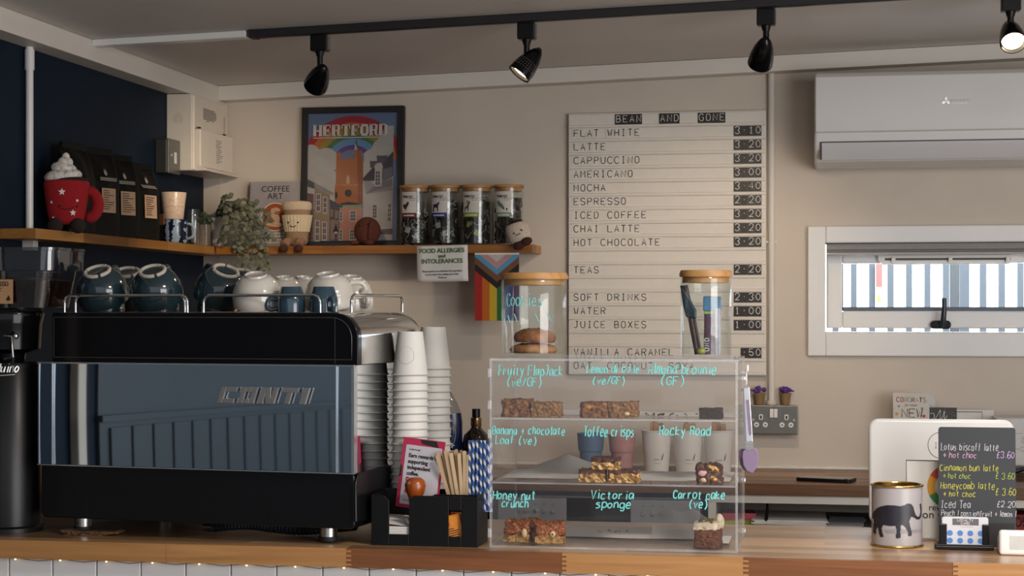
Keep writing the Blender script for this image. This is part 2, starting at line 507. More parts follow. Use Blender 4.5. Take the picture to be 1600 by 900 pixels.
# boxed beams under the ceiling
m = MB(); m.box(XL, XL + .07, YF + 2.8, YB, 2.078, 2.1345)
struct(m.build('trim_1', WHITEP, smooth=0, bevel=.002))
m = MB(); m.prism([(XL + .07, 2.086), (XR, 2.086 + .0302 * (XR - XL - .07)), (XR, cz(XR) - .001), (XL + .07, cz(XL + .07) - .001)], YB - .07, YB)
struct(m.build('trim_2', WHITEP, smooth=0, bevel=.002))
# pale boxing down the corner of the back wall
c0 = at(344, 330, YB - .01).x
struct(MB().box(XL, c0, YB - .012, YB, 0, 2.085).build('trim_3', CREAM, smooth=0))
# upstand behind the rear worktop
# panelling on the left wall in front of the counter, with a pale post
m = MB(); m.box(XL, XL + .012, YF, 3.05, 0, 1.12)
y = YF + .02
while y < 3.0:
    m.mat(0).box(XL + .012, XL + .02, y, y + .088, 0.02, 1.10); y += 0.1
m.mat(0).box(XL, XL + .024, YF, 3.05, 1.12, 1.14); m.mat(0).box(XL, XL + .008, YF + 2.8, 3.05, 1.14, 2.077); m.mat(0).box(XL, XL + .008, YF, YF + 2.8, 1.14, 2.13)
struct(m.build('trim_4', NAVYB, smooth=0))
struct(MB().box(XL, XL + .03, 3.125, 3.16, 0, 2.076).build('trim_5', CREAM, smooth=0, bevel=.004))
# white capping that carries the cable from the wall beam to the track
pa, pb = Vector((XL + .07, 4.45, 0)), Vector((-1.50, 4.45, 0))
m = MB(); m.prism([(pa.x, cz(pa.x) - .019), (pb.x, cz(pb.x) - .019), (pb.x, cz(pb.x) - .0005), (pa.x, cz(pa.x) - .0005)], 4.435, 4.475)
o = m.build('cable_capping', WHITE, smooth=0, bevel=.003); tag(o, 'white plastic cable capping on the ceiling left of the black track', 'cable cover')

# round fill lamp added above the view to brighten the counter front
t = thing('fill_lamp', 'round white ceiling lamp on the customers\' side, in front of the counter', 'ceiling lamp', (.35, 2.55, cz(.35) - .0275))
MB().lathe([(0, .026), (.19, .026), (.20, .022), (.20, .002), (.185, 0), (.185, .004), (0, .004)], 40).build('rim', WHITE, t)
MB().lathe([(0, .001), (.184, .001), (.184, .0035), (0, .0035)], 40).build('diffuser', pm('fill_diffuser', (1.0, 0.93, 0.84), .5, emit=2.5), t)
d = bpy.data.lights.new('fill_light', 'AREA'); d.shape = 'DISK'; d.size = .36; d.energy = FILL_W; d.color = (1.0, .92, .82)
lo = bpy.data.objects.new('fill_light', d); C.objects.link(lo); lo.parent = t; lo.location = (0, 0, -.003)

# ------------------------------------------------------------------ window
m = MB()
fx0, fz0, fz1 = at(1262, 450, YB).x, at(1262, 556, YB).z, at(1262, 354, YB).z
def frame4(m, x0, x1, z0, z1, tl, tr, tb, tt, y0, y1):
    m.box(x0, x0 + tl, y0, y1, z0, z1); m.box(x1 - tr, x1, y0, y1, z0, z1)
    m.box(x0 + tl, x1 - tr, y0, y1, z0, z0 + tb); m.box(x0 + tl, x1 - tr, y0, y1, z1 - tt, z1)
frame4(m, fx0, WX1 + .055, fz0, fz1, WX0 - fx0, .055, WZ0 - fz0, fz1 - WZ1, YB - .018, YB + .001)
win = struct(m.build('window_1', UPVC, smooth=0, bevel=.004))
# sash standing a little open
YS = YB + .065
sx0, sx1 = at(1290, 450, YS).x + .002, WX1 - .003
sz0, sz1 = at(1350, 513, YS).z, WZ1 - .004
gx0, gz0, gz1 = at(1316, 450, YS).x, at(1350, 486, YS).z, at(1350, 412, YS).z
m = MB(); frame4(m, sx0, sx1, sz0, sz1, gx0 - sx0, .05, gz0 - sz0, sz1 - gz1, YS - .012, YS + .04)
m.build('sash', UPVC, win, smooth=0, bevel=.005)
m = MB(); m.box(gx0, sx1 - .05, YS - .002, YS + .03, gz0, gz0 + .0125); m.box(gx0, gx0 + .003, YS - .002, YS + .03, gz0, gz1)
m.build('gasket', pm('grey_gasket', (0.10, 0.12, 0.16), 0.5), win, smooth=0)
MB().box(gx0, sx1 - .05, YS + .012, YS + .018, gz0, gz1).build('pane', GLASS, win, smooth=0)
# roller blind rolled up in its cassette
m = MB()
bz1 = WZ1 - .001
m.box(WX0 + .002, WX1 - .002, YB + .004, YB + .045, bz1 - .020, bz1); m.mat(1).box(WX0 + .002, WX1 - .002, YB - .002, YB + .04, bz1 - .028, bz1 - .020)
m.mat(2).box(WX0 + .002, WX1 - .002, YB - .004, YB + .03, bz1 - .036, bz1 - .028)
m.build('blind_cassette', [pm('grey_blind', (0.26, 0.255, 0.25), 0.6), pm('grey_blind_dark', (0.16, 0.16, 0.155), 0.6), pm('grey_blind_pale', (0.42, 0.41, 0.40), 0.6)], win, smooth=0, bevel=.002)
# trickle vent
vx0, vx1 = at(1372, 405, YS - .03).x, at(1590, 405, YS - .03).x
vz0, vz1 = at(1400, 413, YS - .03).z, at(1400, 397, YS - .03).z
m = MB(); m.prism(rrect(vx0, vx1, vz0 + .004, vz1 + .006, .012), YS - .03, YS - .012)
m.mat(1).box(vx0 + .02, vx1 - .02, YS - .0315, YS - .029, vz0 + .012, vz0 + .019)
m.mat(0).box(vx0 + .012, vx1 - .03, YS - .046, YS - .03, vz0 - .001, vz0 + .003)
for k in range(3): m.box(vx0 + .04 + k * .17, vx0 + .052 + k * .17, YS - .042, YS - .03, vz0, vz0 + .02)
m.build('trickle_vent', [WHITE, pm('vent_slot', (0.10, 0.09, 0.08), 0.6)], win, smooth=0, bevel=.001)
# handle
hp = at(1470, 508, YS - .03)
m = MB(); m.prism(rrect(hp.x - .031, hp.x + .031, hp.z - .012, hp.z + .014, .012), YS - .028, YS - .012)
m.build('handle_base', BLACKG, win, bevel=.003)
m = MB(); m.tube([(hp.x + .004, YS - .03, hp.z), (hp.x + .005, YS - .052, hp.z + .004), (hp.x + .006, YS - .056, hp.z + .02), (hp.x + .009, YS - .055, hp.z + .05), (hp.x + .009, YS - .052, hp.z + .082)], [.009, .010, .0085, .008, .0075], 10)
m.build('handle', pm('slate_handle', (0.02, 0.03, 0.04), 0.3), win)

# outside: pale ground, a white panel wall, steel pickets in front of it, a warning sign
GROUND = pm('outside_concrete', (0.55, 0.56, 0.58), 0.8)
struct(MB().box(-6, 12, YB + .15, 14, -.12, -.02).build('ground', GROUND, smooth=0))
struct(MB().box(-14, 12, -14, YF, -.12, -.02).build('ground', pm('yard_concrete', (0.30, 0.31, 0.33), 0.8), smooth=0))
o = MB().box(-2.5, 7, 8.6, 8.7, -.02, 3.2).build('panel_fence', pm('white_hoarding', (0.86, 0.89, 0.92), 0.6), smooth=0)
tag(o, 'bright white hoarding beyond the window pickets', 'fence')
fen = thing('picket_fence', 'grey blue steel picket fence seen through the back window', 'fence', (0, 7.3, 0))
PK = pm('galvanised_picket', (0.010, 0.0135, 0.018), 0.6, spec=.2)
us = [1334, 1359.5, 1386.5, 1414, 1442.5, 1472.5, 1502, 1534, 1567, 1598]
for i in range(-3, 30):
    u = 1334 + (i * 28.6) + .18 * i * i * .2
    x = at(u, 450, 7.3).x
    w = .0125 * (1.5 if i == 6 else 1)
    m = MB(); m.prism([(x - w * 1.0, -.02), (x + w * 1.0, -.02), (x + w * 1.0, 1.95), (x, 2.02), (x - w * 1.0, 1.95)], -.012, .012)
    m.build('picket', PK, fen, smooth=0)
bx0, bx1 = at(1484, 450, 7.5).x, at(1512, 450, 7.5).x
o = MB().box(bx0, bx1, 7.5, 7.6, -.02, 2.2).build('gate_post', pm('post_steel', (0.009, 0.012, 0.016), 0.5), smooth=0); tag(o, 'wide grey blue post among the pickets outside the window', 'post')
s0, s1 = at(1368.5, 420, 7.27), at(1378.5, 449, 7.27)
st = thing('warning_sign', 'narrow red and yellow warning sign on the pickets outside', 'sign', (s0.x, 7.27, s1.z))
w = s1.x - s0.x
MB().box(0, w, 0, .004, 0, s0.z - s1.z + .02).build('red_panel', pm('sign_red', (0.085, 0.005, 0.002), 0.5), st, smooth=0)
hz = s1.z - at(1373, 475, 7.27).z
MB().box(0, w, 0, .003, -hz, -.002).build('yellow_panel', pm('sign_pale', (0.26, 0.26, 0.19), 0.5), st, smooth=0)
MB().prism([(w * .1, -hz + .008), (w * .9, -hz + .008), (w * .5, -hz * .25)], -.002, 0).build('yellow_triangle', pm('sign_yellow', (0.11, 0.085, 0.003), 0.5), st, smooth=0)

# ------------------------------------------------------------------ pipes and boxes on the walls
p = atx(46, 230, XL + .013)
t = thing('conduit_pipe', 'white vertical conduit pipe on the navy wall above the coffee grinder', 'pipe', (p.x, p.y, 0))
zb = atx(46, 392, XL + .013).z
MB().tube([(0, 0, zb + .03), (0, 0, 2.079)], .0098, 16).build('pipe', WHITE, t)
MB().tube([(0, 0, 2.02), (0, 0, 2.072)], .0125, 16).build('collar', WHITE, t)
MB().cbox((0, 0, zb + .014), (.036, .026, .026)).build('clip', WHITE, t, smooth=0, bevel=.002)
p = at(1205.5, 300, YB - .011)
t = thing('conduit_pipe', 'cream conduit pipe on the back wall running down to the double socket', 'pipe', (p.x, p.y, 0))
sz = at(1209, 633, YB - .02).z
MB().tube([(0, 0, sz + .0015), (0, 0, 2.14)], .0105, 16).build('pipe', WHITEP, t)
zc = at(1205, 378, YB - .011).z
m = MB(); m.cbox((0, .003, zc), (.034, .014, .008)); m.build('clip', WHITEP, t, smooth=0, bevel=.002)
m = MB(); m.lathe([(0, 0), (.017, 0), (.017, .008), (.013, .014), (.0106, .014)], 16, (0, 0, sz + .001)); m.build('gland', CREAM, t)

# consumer unit in the corner
t = thing('distribution_box', 'cream tall electrical trunking box high in the left corner', 'electrical box', (XL, 5.158, 1.84))
bx = .083
MB().box(0.0005, bx, 0, YB - 5.158 - .013, 0.0, .236).build('body', pm('cream_steel', (0.70, 0.64, 0.55), 0.4, var=.02), t, smooth=0, bevel=.003)
m = MB(); m.tube([(bx + .0005, .012, 0.004), (bx + .0005, .012, .232)], .005, 8); m.build('corner_bead', pm('cream_bead', (0.74, 0.68, 0.60), 0.3), t)
m = MB()
for k in range(8):
    L = (.105, .12, .115, .12, .12, .115, .10, .05)[k]
    z0 = .2 - k * .0052
    m.mat(0).box(bx + .0001, bx + .0006, .10 + (.0 if k < 7 else .03), .10 + L, z0, z0 + .0022)
m.build('printed_notice', INK, t, smooth=0)
m = MB(); m.prism(disc(.04, .16, .017, 24), -.0008, 0.0004); m.build('knockout', pm('cream_knock', (0.62, 0.56, 0.48), 0.5), t)
MB().box(bx, bx + .002, .285, .300, .135, .195).build('slot', pm('slot_cream', (0.50, 0.44, 0.36), 0.5), t, smooth=0)
t = thing('consumer_unit', 'cream hinged fuse box cover on the right face of the corner trunking box', 'electrical box', (XL + bx + .0015, 5.175, 1.852))
MB().box(0, .021, 0, .300, 0, .118).build('cover', pm('cream_cover', (0.74, 0.68, 0.59), 0.38, var=.02), t, smooth=0, bevel=.004)
m = MB(); m.prism([(0, -.012), (.038, -.012), (.036, -.004), (.021, .003), (0, .003)], .0, .306, 'y'); m.build('bottom_lip', pm('cream_lip', (0.68, 0.62, 0.53), 0.4), t, smooth=0, bevel=.002)
m = MB()
rg = random.Random(3)
for k in range(13):
    y0 = .135 + rg.uniform(0, .01); m.box(.0211, .0216, y0, y0 + rg.uniform(.03, .062), .093 - k * .0058, .0945 - k * .0058)
m.build('label_print', INK, t, smooth=0)
m = MB(); m.cbox((.014, .004, .121), (.008, .014, .004)); m.cbox((.014, .235, .121), (.008, .014, .004)); m.build('screws', BLACKM, t, smooth=0)
t = thing('isolator_switch', 'dark grey metal isolator box on the navy wall under the cream trunking', 'switch box', (XL, 5.062, 1.826))
MB().box(0.0005, .040, 0, .098, 0, .104).build('back_box', pm('dark_grey_steel', (0.07, 0.07, 0.065), 0.4, 0.6), t, smooth=0, bevel=.004)
MB().box(.040, .045, -.001, .099, -.001, .105).build('cover_plate', GREYM, t, smooth=0, bevel=.003)
MB().box(.0452, .046, .045, .065, .032, .066).build('white_sticker', PAPER, t, smooth=0)
m = MB(); m.cbox((.047, .02, .055), (.004, .007, .007)); m.build('screw', STEEL, t)

# double socket on the back wall
a, b = at(1172, 678, YB - .045), at(1246, 634, YB - .045)
W_, H_ = b.x - a.x, b.z - a.z
t = thing('double_socket', 'grey metal double wall socket with white inserts on the back wall', 'socket', (a.x, YB, a.z))
MB().box(0, W_, -.038, 0, 0, H_).build('back_box', GREYM, t, smooth=0, bevel=.004)
MB().box(-.001, W_ + .001, -.045, -.038, -.001, H_ + .001).build('faceplate', pm('grey_faceplate', (0.17, 0.175, 0.165), 0.4, 0.55), t, smooth=0, bevel=.003)
for k in (0, 1):
    MB().box(W_ * .5 - .012 + k * .0125, W_ * .5 - .001 + k * .0125, -.050, -.045, H_ * .58, H_ * .88).build('switch_rocker', WHITE, t, smooth=0, bevel=.001)
HOLE = pm('socket_hole', (0.01, 0.01, 0.01), 0.6)
for k in (0, 1):
    cx = W_ * (.23 + .54 * k)
    m = MB(); m.prism(rrect(cx - .006, cx + .006, H_ * .50, H_ * .69, .003), -.047, -.045); m.prism(disc(cx - .0135, H_ * .33, .0078), -.047, -.045); m.prism(disc(cx + .0135, H_ * .33, .0078), -.047, -.045)
    s = m.build('socket_insert', WHITE, t)
    m = MB(); m.box(cx - .0025, cx + .0025, -.0475, -.0468, H_ * .53, H_ * .65); m.box(cx - .0165, cx - .0105, -.0475, -.0468, H_ * .31, H_ * .345); m.box(cx + .0105, cx + .0165, -.0475, -.0468, H_ * .31, H_ * .345)
    m.build('pin_holes', HOLE, s, smooth=0)
m = MB(); m.prism(disc(W_ * .93, H_ * .5, .0035), -.047, -.044); m.prism(disc(W_ * .07, H_ * .5, .0035), -.047, -.044); m.build('screws', STEEL, t)
# two tiny pots standing on it
for u, lab in ((1186.5, 'tiny brown pot of purple flowers on the socket, left of the conduit'), (1227, 'tiny brown pot of purple flowers on the socket, right of the conduit')):
    q = at(u, 633, YB - .022)
    t = thing('flower_pot', lab, 'plant', (q.x, YB - .022, a.z + H_ + .001), 0, 'tiny pots on the socket')
    m = MB(); m.lathe([(0, 0), (.0125, 0), (.017, .031), (.0185, .031), (.0185, .036), (.015, .036), (.014, .03), (0, .03)], 18); m.build('pot', pm('cork_pot', (0.24, 0.15, 0.07), 0.8, bump=.3), t)
    m = MB()
    rg = random.Random(int(u))
    for k in range(16):
        m.ell((rg.uniform(-.015, .015), rg.uniform(-.012, .012), .040 + rg.uniform(0, .012)), (rg.uniform(.004, .008),) * 3, n=8, m=6)
    m.ell((.02 if u > 1200 else -.019, 0, .044), (.008, .005, .003), (0, .3, 0), 8, 6)
    m.build('flowers', pm('purple_petals', (0.11, 0.045, 0.26), 0.8, var=.3, scale=200), t)

# ------------------------------------------------------------------ air conditioner
a, b = at(1272, 258, 5.30), at(1272, 112, 5.30)
AW = .86
t = thing('air_conditioner', 'white wall mounted air conditioner above the back window', 'air conditioner', (a.x, YB, a.z))
Hh = b.z - a.z
ACW = pm('ac_white', (0.72, 0.71, 0.70), 0.22, var=.015, scale=4)
prof = [(0, .0), (-.10, 0), (-.16, .012), (-.195, .045), (-.202, .075), (-.2, Hh - .02), (-.185, Hh - .003), (-.165, Hh), (0, Hh)]
m = MB(); m.prism(prof, 0, AW, 'x'); m.build('body', ACW, t, smooth=25, bevel=.012, segs=3)
m = MB()
pp = [(-.2015, .094), (-.209, .098), (-.212, .12), (-.209, Hh - .018), (-.195, Hh - .006), (-.19, Hh - .006), (-.19, .094)]
m.prism(pp, .004, AW - .004, 'x'); m.build('front_panel', pm('ac_panel', (0.70, 0.695, 0.685), 0.38, var=.01, scale=4), t, smooth=30, bevel=.006, segs=3)
vz0, vz1 = .026, .064
m = MB(); m.prism([(-.178, .016), (-.2005, .046), (-.2075, .064), (-.2035, .066), (-.192, .048), (-.172, .02)], .022, AW - .022, 'x'); m.build('louvre', pm('ac_louvre', (0.66, 0.66, 0.68), 0.2, var=.01, scale=5), t, smooth=30)
m = MB(); m.box(.0185, .0225, -.205, -.17, .018, .068); m.box(.02, AW - .02, -.2035, -.198, .066, .0685); m.build('louvre_gap', BLACKM, t, smooth=0)
lx = at(1478, 158, 5.288).x - a.x; lz = at(1478, 158, 5.288).z - a.z
m = MB()
for k in range(3):
    an = PI / 2 + k * 2 * PI / 3
    d1, d2 = an - R(30), an + R(30)
    q = .0085
    m.prism([(lx, lz), (lx + q * math.cos(d1), lz + q * math.sin(d1)), (lx + q * (math.cos(d1) + math.cos(d2)), lz + q * (math.sin(d1) + math.sin(d2))), (lx + q * math.cos(d2), lz + q * math.sin(d2))], -.2125, -.2105)
m.build('emblem', pm('ac_silver', (0.9, 0.9, 0.9), 0.25, 0.6), t, smooth=0)
m = MB()
write(m, 'MITSUBISHI', (lx + .014, -.2125, lz - .001), .0065, fit=.060, r=.0007)
m.box(lx + .014, lx + .06, -.2127, -.212, lz - .008, lz - .0045)
m.build('lettering', pm('ac_letter', (0.85, 0.85, 0.85), 0.3), t)

# ------------------------------------------------------------------ track and its spotlights
YT = 4.45
x0, x1 = at(399, 50, YT).x, 1.35
t = thing('light_track', 'black lighting track running along the ceiling', 'light track', (0, YT, 0))
m = MB(); m.prism([(x0, cz(x0) - .021), (x1, cz(x1) - .021), (x1, cz(x1) - .0008), (x0, cz(x0) - .0008)], -.018, .018); m.build('rail', BLACKM, t, smooth=0, bevel=.002)
m = MB(); m.prism([(x0 + .03, cz(x0 + .03) - .0225), (x1, cz(x1) - .0225), (x1, cz(x1) - .021), (x0 + .03, cz(x0 + .03) - .021)], -.006, .006); m.build('slot', pm('track_slot', (0.03, 0.03, 0.03), 0.3, 0.8), t, smooth=0)
m = MB(); m.prism([(x0 - .012, cz(x0) - .022), (x0 + .006, cz(x0) - .022), (x0 + .006, cz(x0) - .0006), (x0 - .012, cz(x0) - .0006)], -.019, .019); m.build('end_cap', BLACKM, t, smooth=0)
BULB = None
def bulb_mat():
    m = bpy.data.materials.new('lit_lamp'); m.use_nodes = True
    n, l = m.node_tree.nodes, m.node_tree.links; n.clear()
    o = n.new('ShaderNodeOutputMaterial'); e = n.new('ShaderNodeEmission'); e.inputs[0].default_value = (1, 0.80, 0.52, 1); e.inputs[1].default_value = 9.0
    l.new(e.outputs[0], o.inputs[0]); return m
LAMP = bulb_mat()
GOLD_IN = pm('reflector', (0.7, 0.55, 0.3), 0.25, 0.9)
def spotlight(u_stem, head_uv, aim, label, power, perf=False):
    """head centre and the direction it points"""
    x = at(u_stem, 40, YT).x
    zc_ = cz(x) - .0242
    t = thing('spotlight', label, 'spotlight', (x, YT, zc_), 0, 'spotlights on the track')
    MB().cbox((0, 0, -.021), (.046, .032, .042)).build('adapter', BLACK, t, smooth=0, bevel=.003)
    m = MB(); m.box(.0232, .0245, -.012, .012, -.038, -.003); m.build('adapter_label', pm('grey_print', (0.12, 0.12, 0.12), 0.6, var=.6, scale=300), t, smooth=0)
    hc = at(head_uv[0], head_uv[1], YT) - Vector((x, YT, zc_))
    aim = Vector(aim).normalized()
    q = Vector((0, 0, 1)).rotation_difference(-aim).to_matrix().to_4x4()
    M = Matrix.Translation(hc) @ q
    # pivot on the back third of the head
    piv = hc - aim * .018
    m = MB(); m.tube([(0, 0, -.042), (0, 0, -.055)], [.013, .009], 14); m.tube([(0, 0, -.05), (0, 0, piv.z + .006)], .0078, 12); m.tube([(0, 0, piv.z + .008), tuple(piv)], [.0075, .009], 10)
    m.build('stem', BLACK, t)
    m = MB(M)
    m.lathe([(0, .050), (.006, .048), (.016, .034), (.024, .014), (.0295, -.010), (.032, -.034), (.032, -.0405), (.0295, -.041), (.029, -.033), (.027, -.012), (.02, .012), (0, .02)], 28)
    hd = m.build('head', BLACKG, t)
    if perf:
        m = MB(M)
        for rr in range(4):
            for k in range(26):
                a_ = 2 * PI * k / 26
                z_ = -.002 - rr * .007; r_ = .0275 + rr * .0012
                m.ell((r_ * math.cos(a_) * 1.005, r_ * math.sin(a_) * 1.005, z_), .0013, n=6, m=4)
        m.build('vent_holes', pm('vent_glow', (0.18, 0.16, 0.13), 0.4), hd)
    m = MB(M); m.lathe([(0, -.030), (.0265, -.030), (.0265, -.026), (0, -.022)], 24); m.build('bulb', LAMP, t)
    d = bpy.data.lights.new('spot_beam', 'SPOT'); d.energy = power; d.color = SPOT_COL
    d.spot_size = R(78); d.spot_blend = 0.85; d.shadow_soft_size = .022
    lo = bpy.data.objects.new('spot_beam', d); C.objects.link(lo); lo.parent = t
    lo.location = hc + aim * .046
    lo.rotation_euler = Vector((0, 0, -1)).rotation_difference(aim).to_euler()
    return t
spotlight(500, (499, 120), (-.50, .78, -.50), 'black track spotlight above the framed town poster, seen from behind', SPOT_W * .8)
spotlight(823, (826, 98), (-.56, -.26, -.74), 'black track spotlight with vent holes tilted left, its lit rim showing', SPOT_W * 1.1, perf=True)
spotlight(1197, (1192, 81), (-.20, .78, -.62), 'black track spotlight above the letter board, its back turned', SPOT_W * .8)
spotlight(1579, (1580, 52), (.05, -.72, -.68), 'lit track spotlight facing the room at the right edge', SPOT_W * 1.35)

# ------------------------------------------------------------------ counter
CT = 0.92                                # worktop height
CF, CB = 3.52, 4.06                      # front and back edges
t = thing('service_counter', 'long oak topped service counter with white boarded front', 'counter', (0, CF, 0))
CX0, CX1 = XL + .002, 1.9
m = MB(); m.box(CX0, CX1, .012, CB - CF, CT - .040, CT)
top = m.build('worktop', OAK, t, smooth=0)
edges = [CX0, -1.365, -.973, -.524, -.159, .245, .66, 1.1, 1.5, CX1]
cols = [1, 1, 0, 1, 0, 1, 1, 0, 1]
m = MB()
for i in range(len(edges) - 1):
    m.mat(cols[i]).box(edges[i] + (.0004 if i else 0), edges[i + 1] - .0004, 0, .0125, CT - .040, CT - .0002)
    if i:                                # finger joints between the blocks
        for k in range(4):
            m.mat(cols[i - 1]).box(edges[i] - .001, edges[i] + .010, -.0004, .011, CT - .036 + k * .0092, CT - .0322 + k * .0092)
m.build('front_edge', [OAKD, OAKL], t, smooth=0)
# boarded front
m = MB(); x = at(16, 880, CF + .03).x - .1
BOARD = pm('white_boarding', (0.78, 0.77, 0.77), 0.45, var=.02, scale=8)
while x < CX1:
    a_, b_ = max(x, CX0), min(x + .0975, CX1)
    if b_ > a_: m.box(a_, b_, .026, .04, .1, CT - .0405)
    x += .1
m.box(CX0, CX1, .036, .05, .1, CT - .041)
m.build('boarded_front', BOARD, t, smooth=0, bevel=.002)
m = MB(); m.box(CX0, CX1, .07, CB - CF - .05, 0, .1); m.build('plinth', BLACKM, t, smooth=0)
m = MB(); m.box(CX0, CX0 + .03, .05, CB - CF - .02, .1, CT - .0405); m.box(CX1 - .03, CX1, .05, CB - CF - .02, .1, CT - .0405); m.build('end_panel', BOARD, t, smooth=0)
# fairy lights pinned under its front edge
fl = thing('fairy_lights', 'string of tiny warm fairy lights under the front edge of the counter', 'fairy lights', (0, CF + .02, CT - .0425))
pts = []
us = [25, 95, 167, 239, 312, 386, 462, 538, 615, 692, 771, 852, 931, 1012, 1096, 1180, 1265, 1352, 1440, 1530, 1620]
for i, u in enumerate(us):
    x = at(u, 880, CF + .02).x
    pts.append((x, 0, 0))
    if i < len(us) - 1: pts.append((x + .05, .001, -.006))
    MB().ell((x, -.003, -.001), .0022, n=8, m=6).build('bulb', pm('fairy_bulb', (1.0, 0.72, 0.36), 0.4, emit=3.0), fl)
m = MB(); m.tube([(p[0], p[1] + .002, p[2] + .001) for p in pts], .0006, 5); m.build('wire', pm('copper_wire', (0.4, 0.25, 0.12), 0.4, .8), fl)

# ------------------------------------------------------------------ rear worktop against the back wall
RF = 5.035
t = thing('rear_worktop', 'brown wooden worktop along the back wall', 'worktop', (0, RF, 0))
m = MB(); m.box(XL + .005, 2.3, 0, YB - RF - .0005, CT - .034, CT); m.build('worktop', WALNUT, t, smooth=0, bevel=.002)
m = MB(); m.box(XL + .005, 2.3, YB - RF - .014, YB - RF - .0005, CT, CT + .010); m.build('sealant_strip', pm('white_sealant', (0.7, 0.67, 0.62), 0.5), t, smooth=0, bevel=.003)
px0 = at(1107, 790, RF + .02).x
m = MB(); m.box(px0, 2.3, .012, .035, CT - .058, CT - .0345); m.build('white_rail', WHITEP, t, smooth=0)
for xx in (px0, 1.75): MB().box(xx, xx + .022, .012, .4, 0, CT - .0585).build('upright', WHITEP, t, smooth=0)
MB().box(px0 + .022, 1.75, .012, YB - RF - .005, CT - .15, CT - .130).build('shelf_board', pm('grey_shelf', (0.10, 0.10, 0.09), 0.6), t, smooth=0)
MB().box(px0 - .9, px0 - .004, .35, .37, 0, CT - .05).build('back_board', BLACKM, t, smooth=0)
# papers and notes on the low shelf
SZ = CT - .130
def papers(name, lab, u, v, y, w, d, n, rz, mat, cat='papers', tk=.0022):
    p = at(u, v, y)
    t = thing(name, lab, cat, (p.x, y, SZ + .0006), rz)
    rg = random.Random(u)
    for k in range(n):
        MB().cbox((rg.uniform(-.006, .006), rg.uniform(-.006, .006), tk * (k + .5)), (w, d, tk * .8), (0, 0, rg.uniform(-.05, .05))).build('sheet', mat, t, smooth=0)
    return t
papers('paper_stack', 'stack of white papers on the dark shelf under the rear worktop', 1232, 812, RF + .16, .21, .24, 6, .05, PAPER, tk=.0035)
papers('paper_stack', 'loose grey sheets sticking out right of the white paper stack', 1322, 812, RF + .17, .10, .22, 3, -.08, pm('grey_paper', (0.45, 0.45, 0.47), 0.8))
p = at(1150, 800, RF + .12)
t = thing('sticky_notes', 'pink and yellow green pad of notes on the shelf behind the display case', 'notepad', (p.x + .010, RF + .12, SZ + .0006), .1)
MB().cbox((0, 0, .0065), (.10, .09, .013)).build('yellow_pad', pm('lime_paper', (0.45, 0.5, 0.06), 0.8), t, smooth=0)
MB().cbox((-.003, .003, .0235), (.096, .086, .02)).build('pink_pad', pm('pink_paper', (0.5, 0.10, 0.14), 0.8), t, smooth=0)
p = at(1197, 790, RF + .05)
t = thing('black_strap', 'black strap hanging down in front of the papers under the worktop', 'strap', (p.x, RF + .05, CT - .1305))
m = MB(); m.tube([(0, 0, .0005), (0, 0, .02), (.003, 0, .045), (.004, .004, .07), (.002, .01, .0945)], [.010, .011, .009, .006, .006], 10, flatz=.5); m.build('strap', BLACK, t)
# appliance under it: grey control panels either side of black glass
ax0, ax1 = at(777, 790, RF + .012).x, at(1096, 790, RF + .012).x
AWd = ax1 - ax0
t = thing('glass_washer', 'grey fronted undercounter appliance with round buttons behind the display case', 'appliance', (ax0, RF + .012, .10))
top_z = CT - .0345 - .10
MB().box(0, AWd, .012, .30, 0, top_z).build('casing', BLACK, t, smooth=0)
z0, z1 = at(800, 822, RF).z - .1 - .05, at(850, 778, RF + .01).z - .1
xa, xb = at(885, 790, RF + .01).x - ax0, at(985, 790, RF + .01).x - ax0
SILV = pm('silver_panel', (0.36, 0.37, 0.385), 0.35, 0.35, var=.03)
MB().box(.002, xa, 0, .0115, z0, z1).build('left_control_panel', SILV, t, smooth=0, bevel=.002)
MB().box(xb, AWd - .004, 0, .0115, z0, z1).build('right_control_panel', SILV, t, smooth=0, bevel=.002)
MB().box(xa + .002, xb - .002, -.004, .0115, z0, z1).build('black_window', BLACKG, t, smooth=0, bevel=.002)
MB().box(.0, AWd, -.002, .0115, z1 + .002, z1 + .0065).build('trim_strip', pm('silver_trim', (0.30, 0.31, 0.33), .3, .6), t, smooth=0)
m = MB()
for k, u in enumerate((836, 850, 864)):
    q = at(u, 799, RF + .01); m = MB(); m.lathe([(0, .006), (.0052, .006), (.0062, .004), (.0062, 0)], 18, (q.x - ax0, 0, q.z - .1), Matrix.Rotation(PI / 2, 4, 'X')); m.build('button', CHROME if k == 0 else SILV, t)
for u in (1005, 1020, 1034):
    q = at(u, 803, RF + .01); m = MB(); m.lathe([(0, .006), (.0052, .006), (.0062, .004), (.0062, 0)], 18, (q.x - ax0, 0, q.z - .1), Matrix.Rotation(PI / 2, 4, 'X')); m.build('button', SILV, t)
q = at(808, 802, RF + .01)
m = MB(); write(m, 'OLOGY', (q.x - ax0, -.0005, q.z - .1), .0065, fit=.040, r=.0005)
for u in (836, 850, 864, 1005, 1020, 1034):
    k = at(u, 789 if u < 900 else 792, RF + .01); m.tube([(k.x - ax0 - .003, -.0004, k.z - .1 - .002), (k.x - ax0 - .003, -.0004, k.z - .1 + .003), (k.x - ax0 + .003, -.0004, k.z - .1 + .003), (k.x - ax0 + .003, -.0004, k.z - .1 - .002)], .0004, 5)
m.build('panel_print', INK, t)

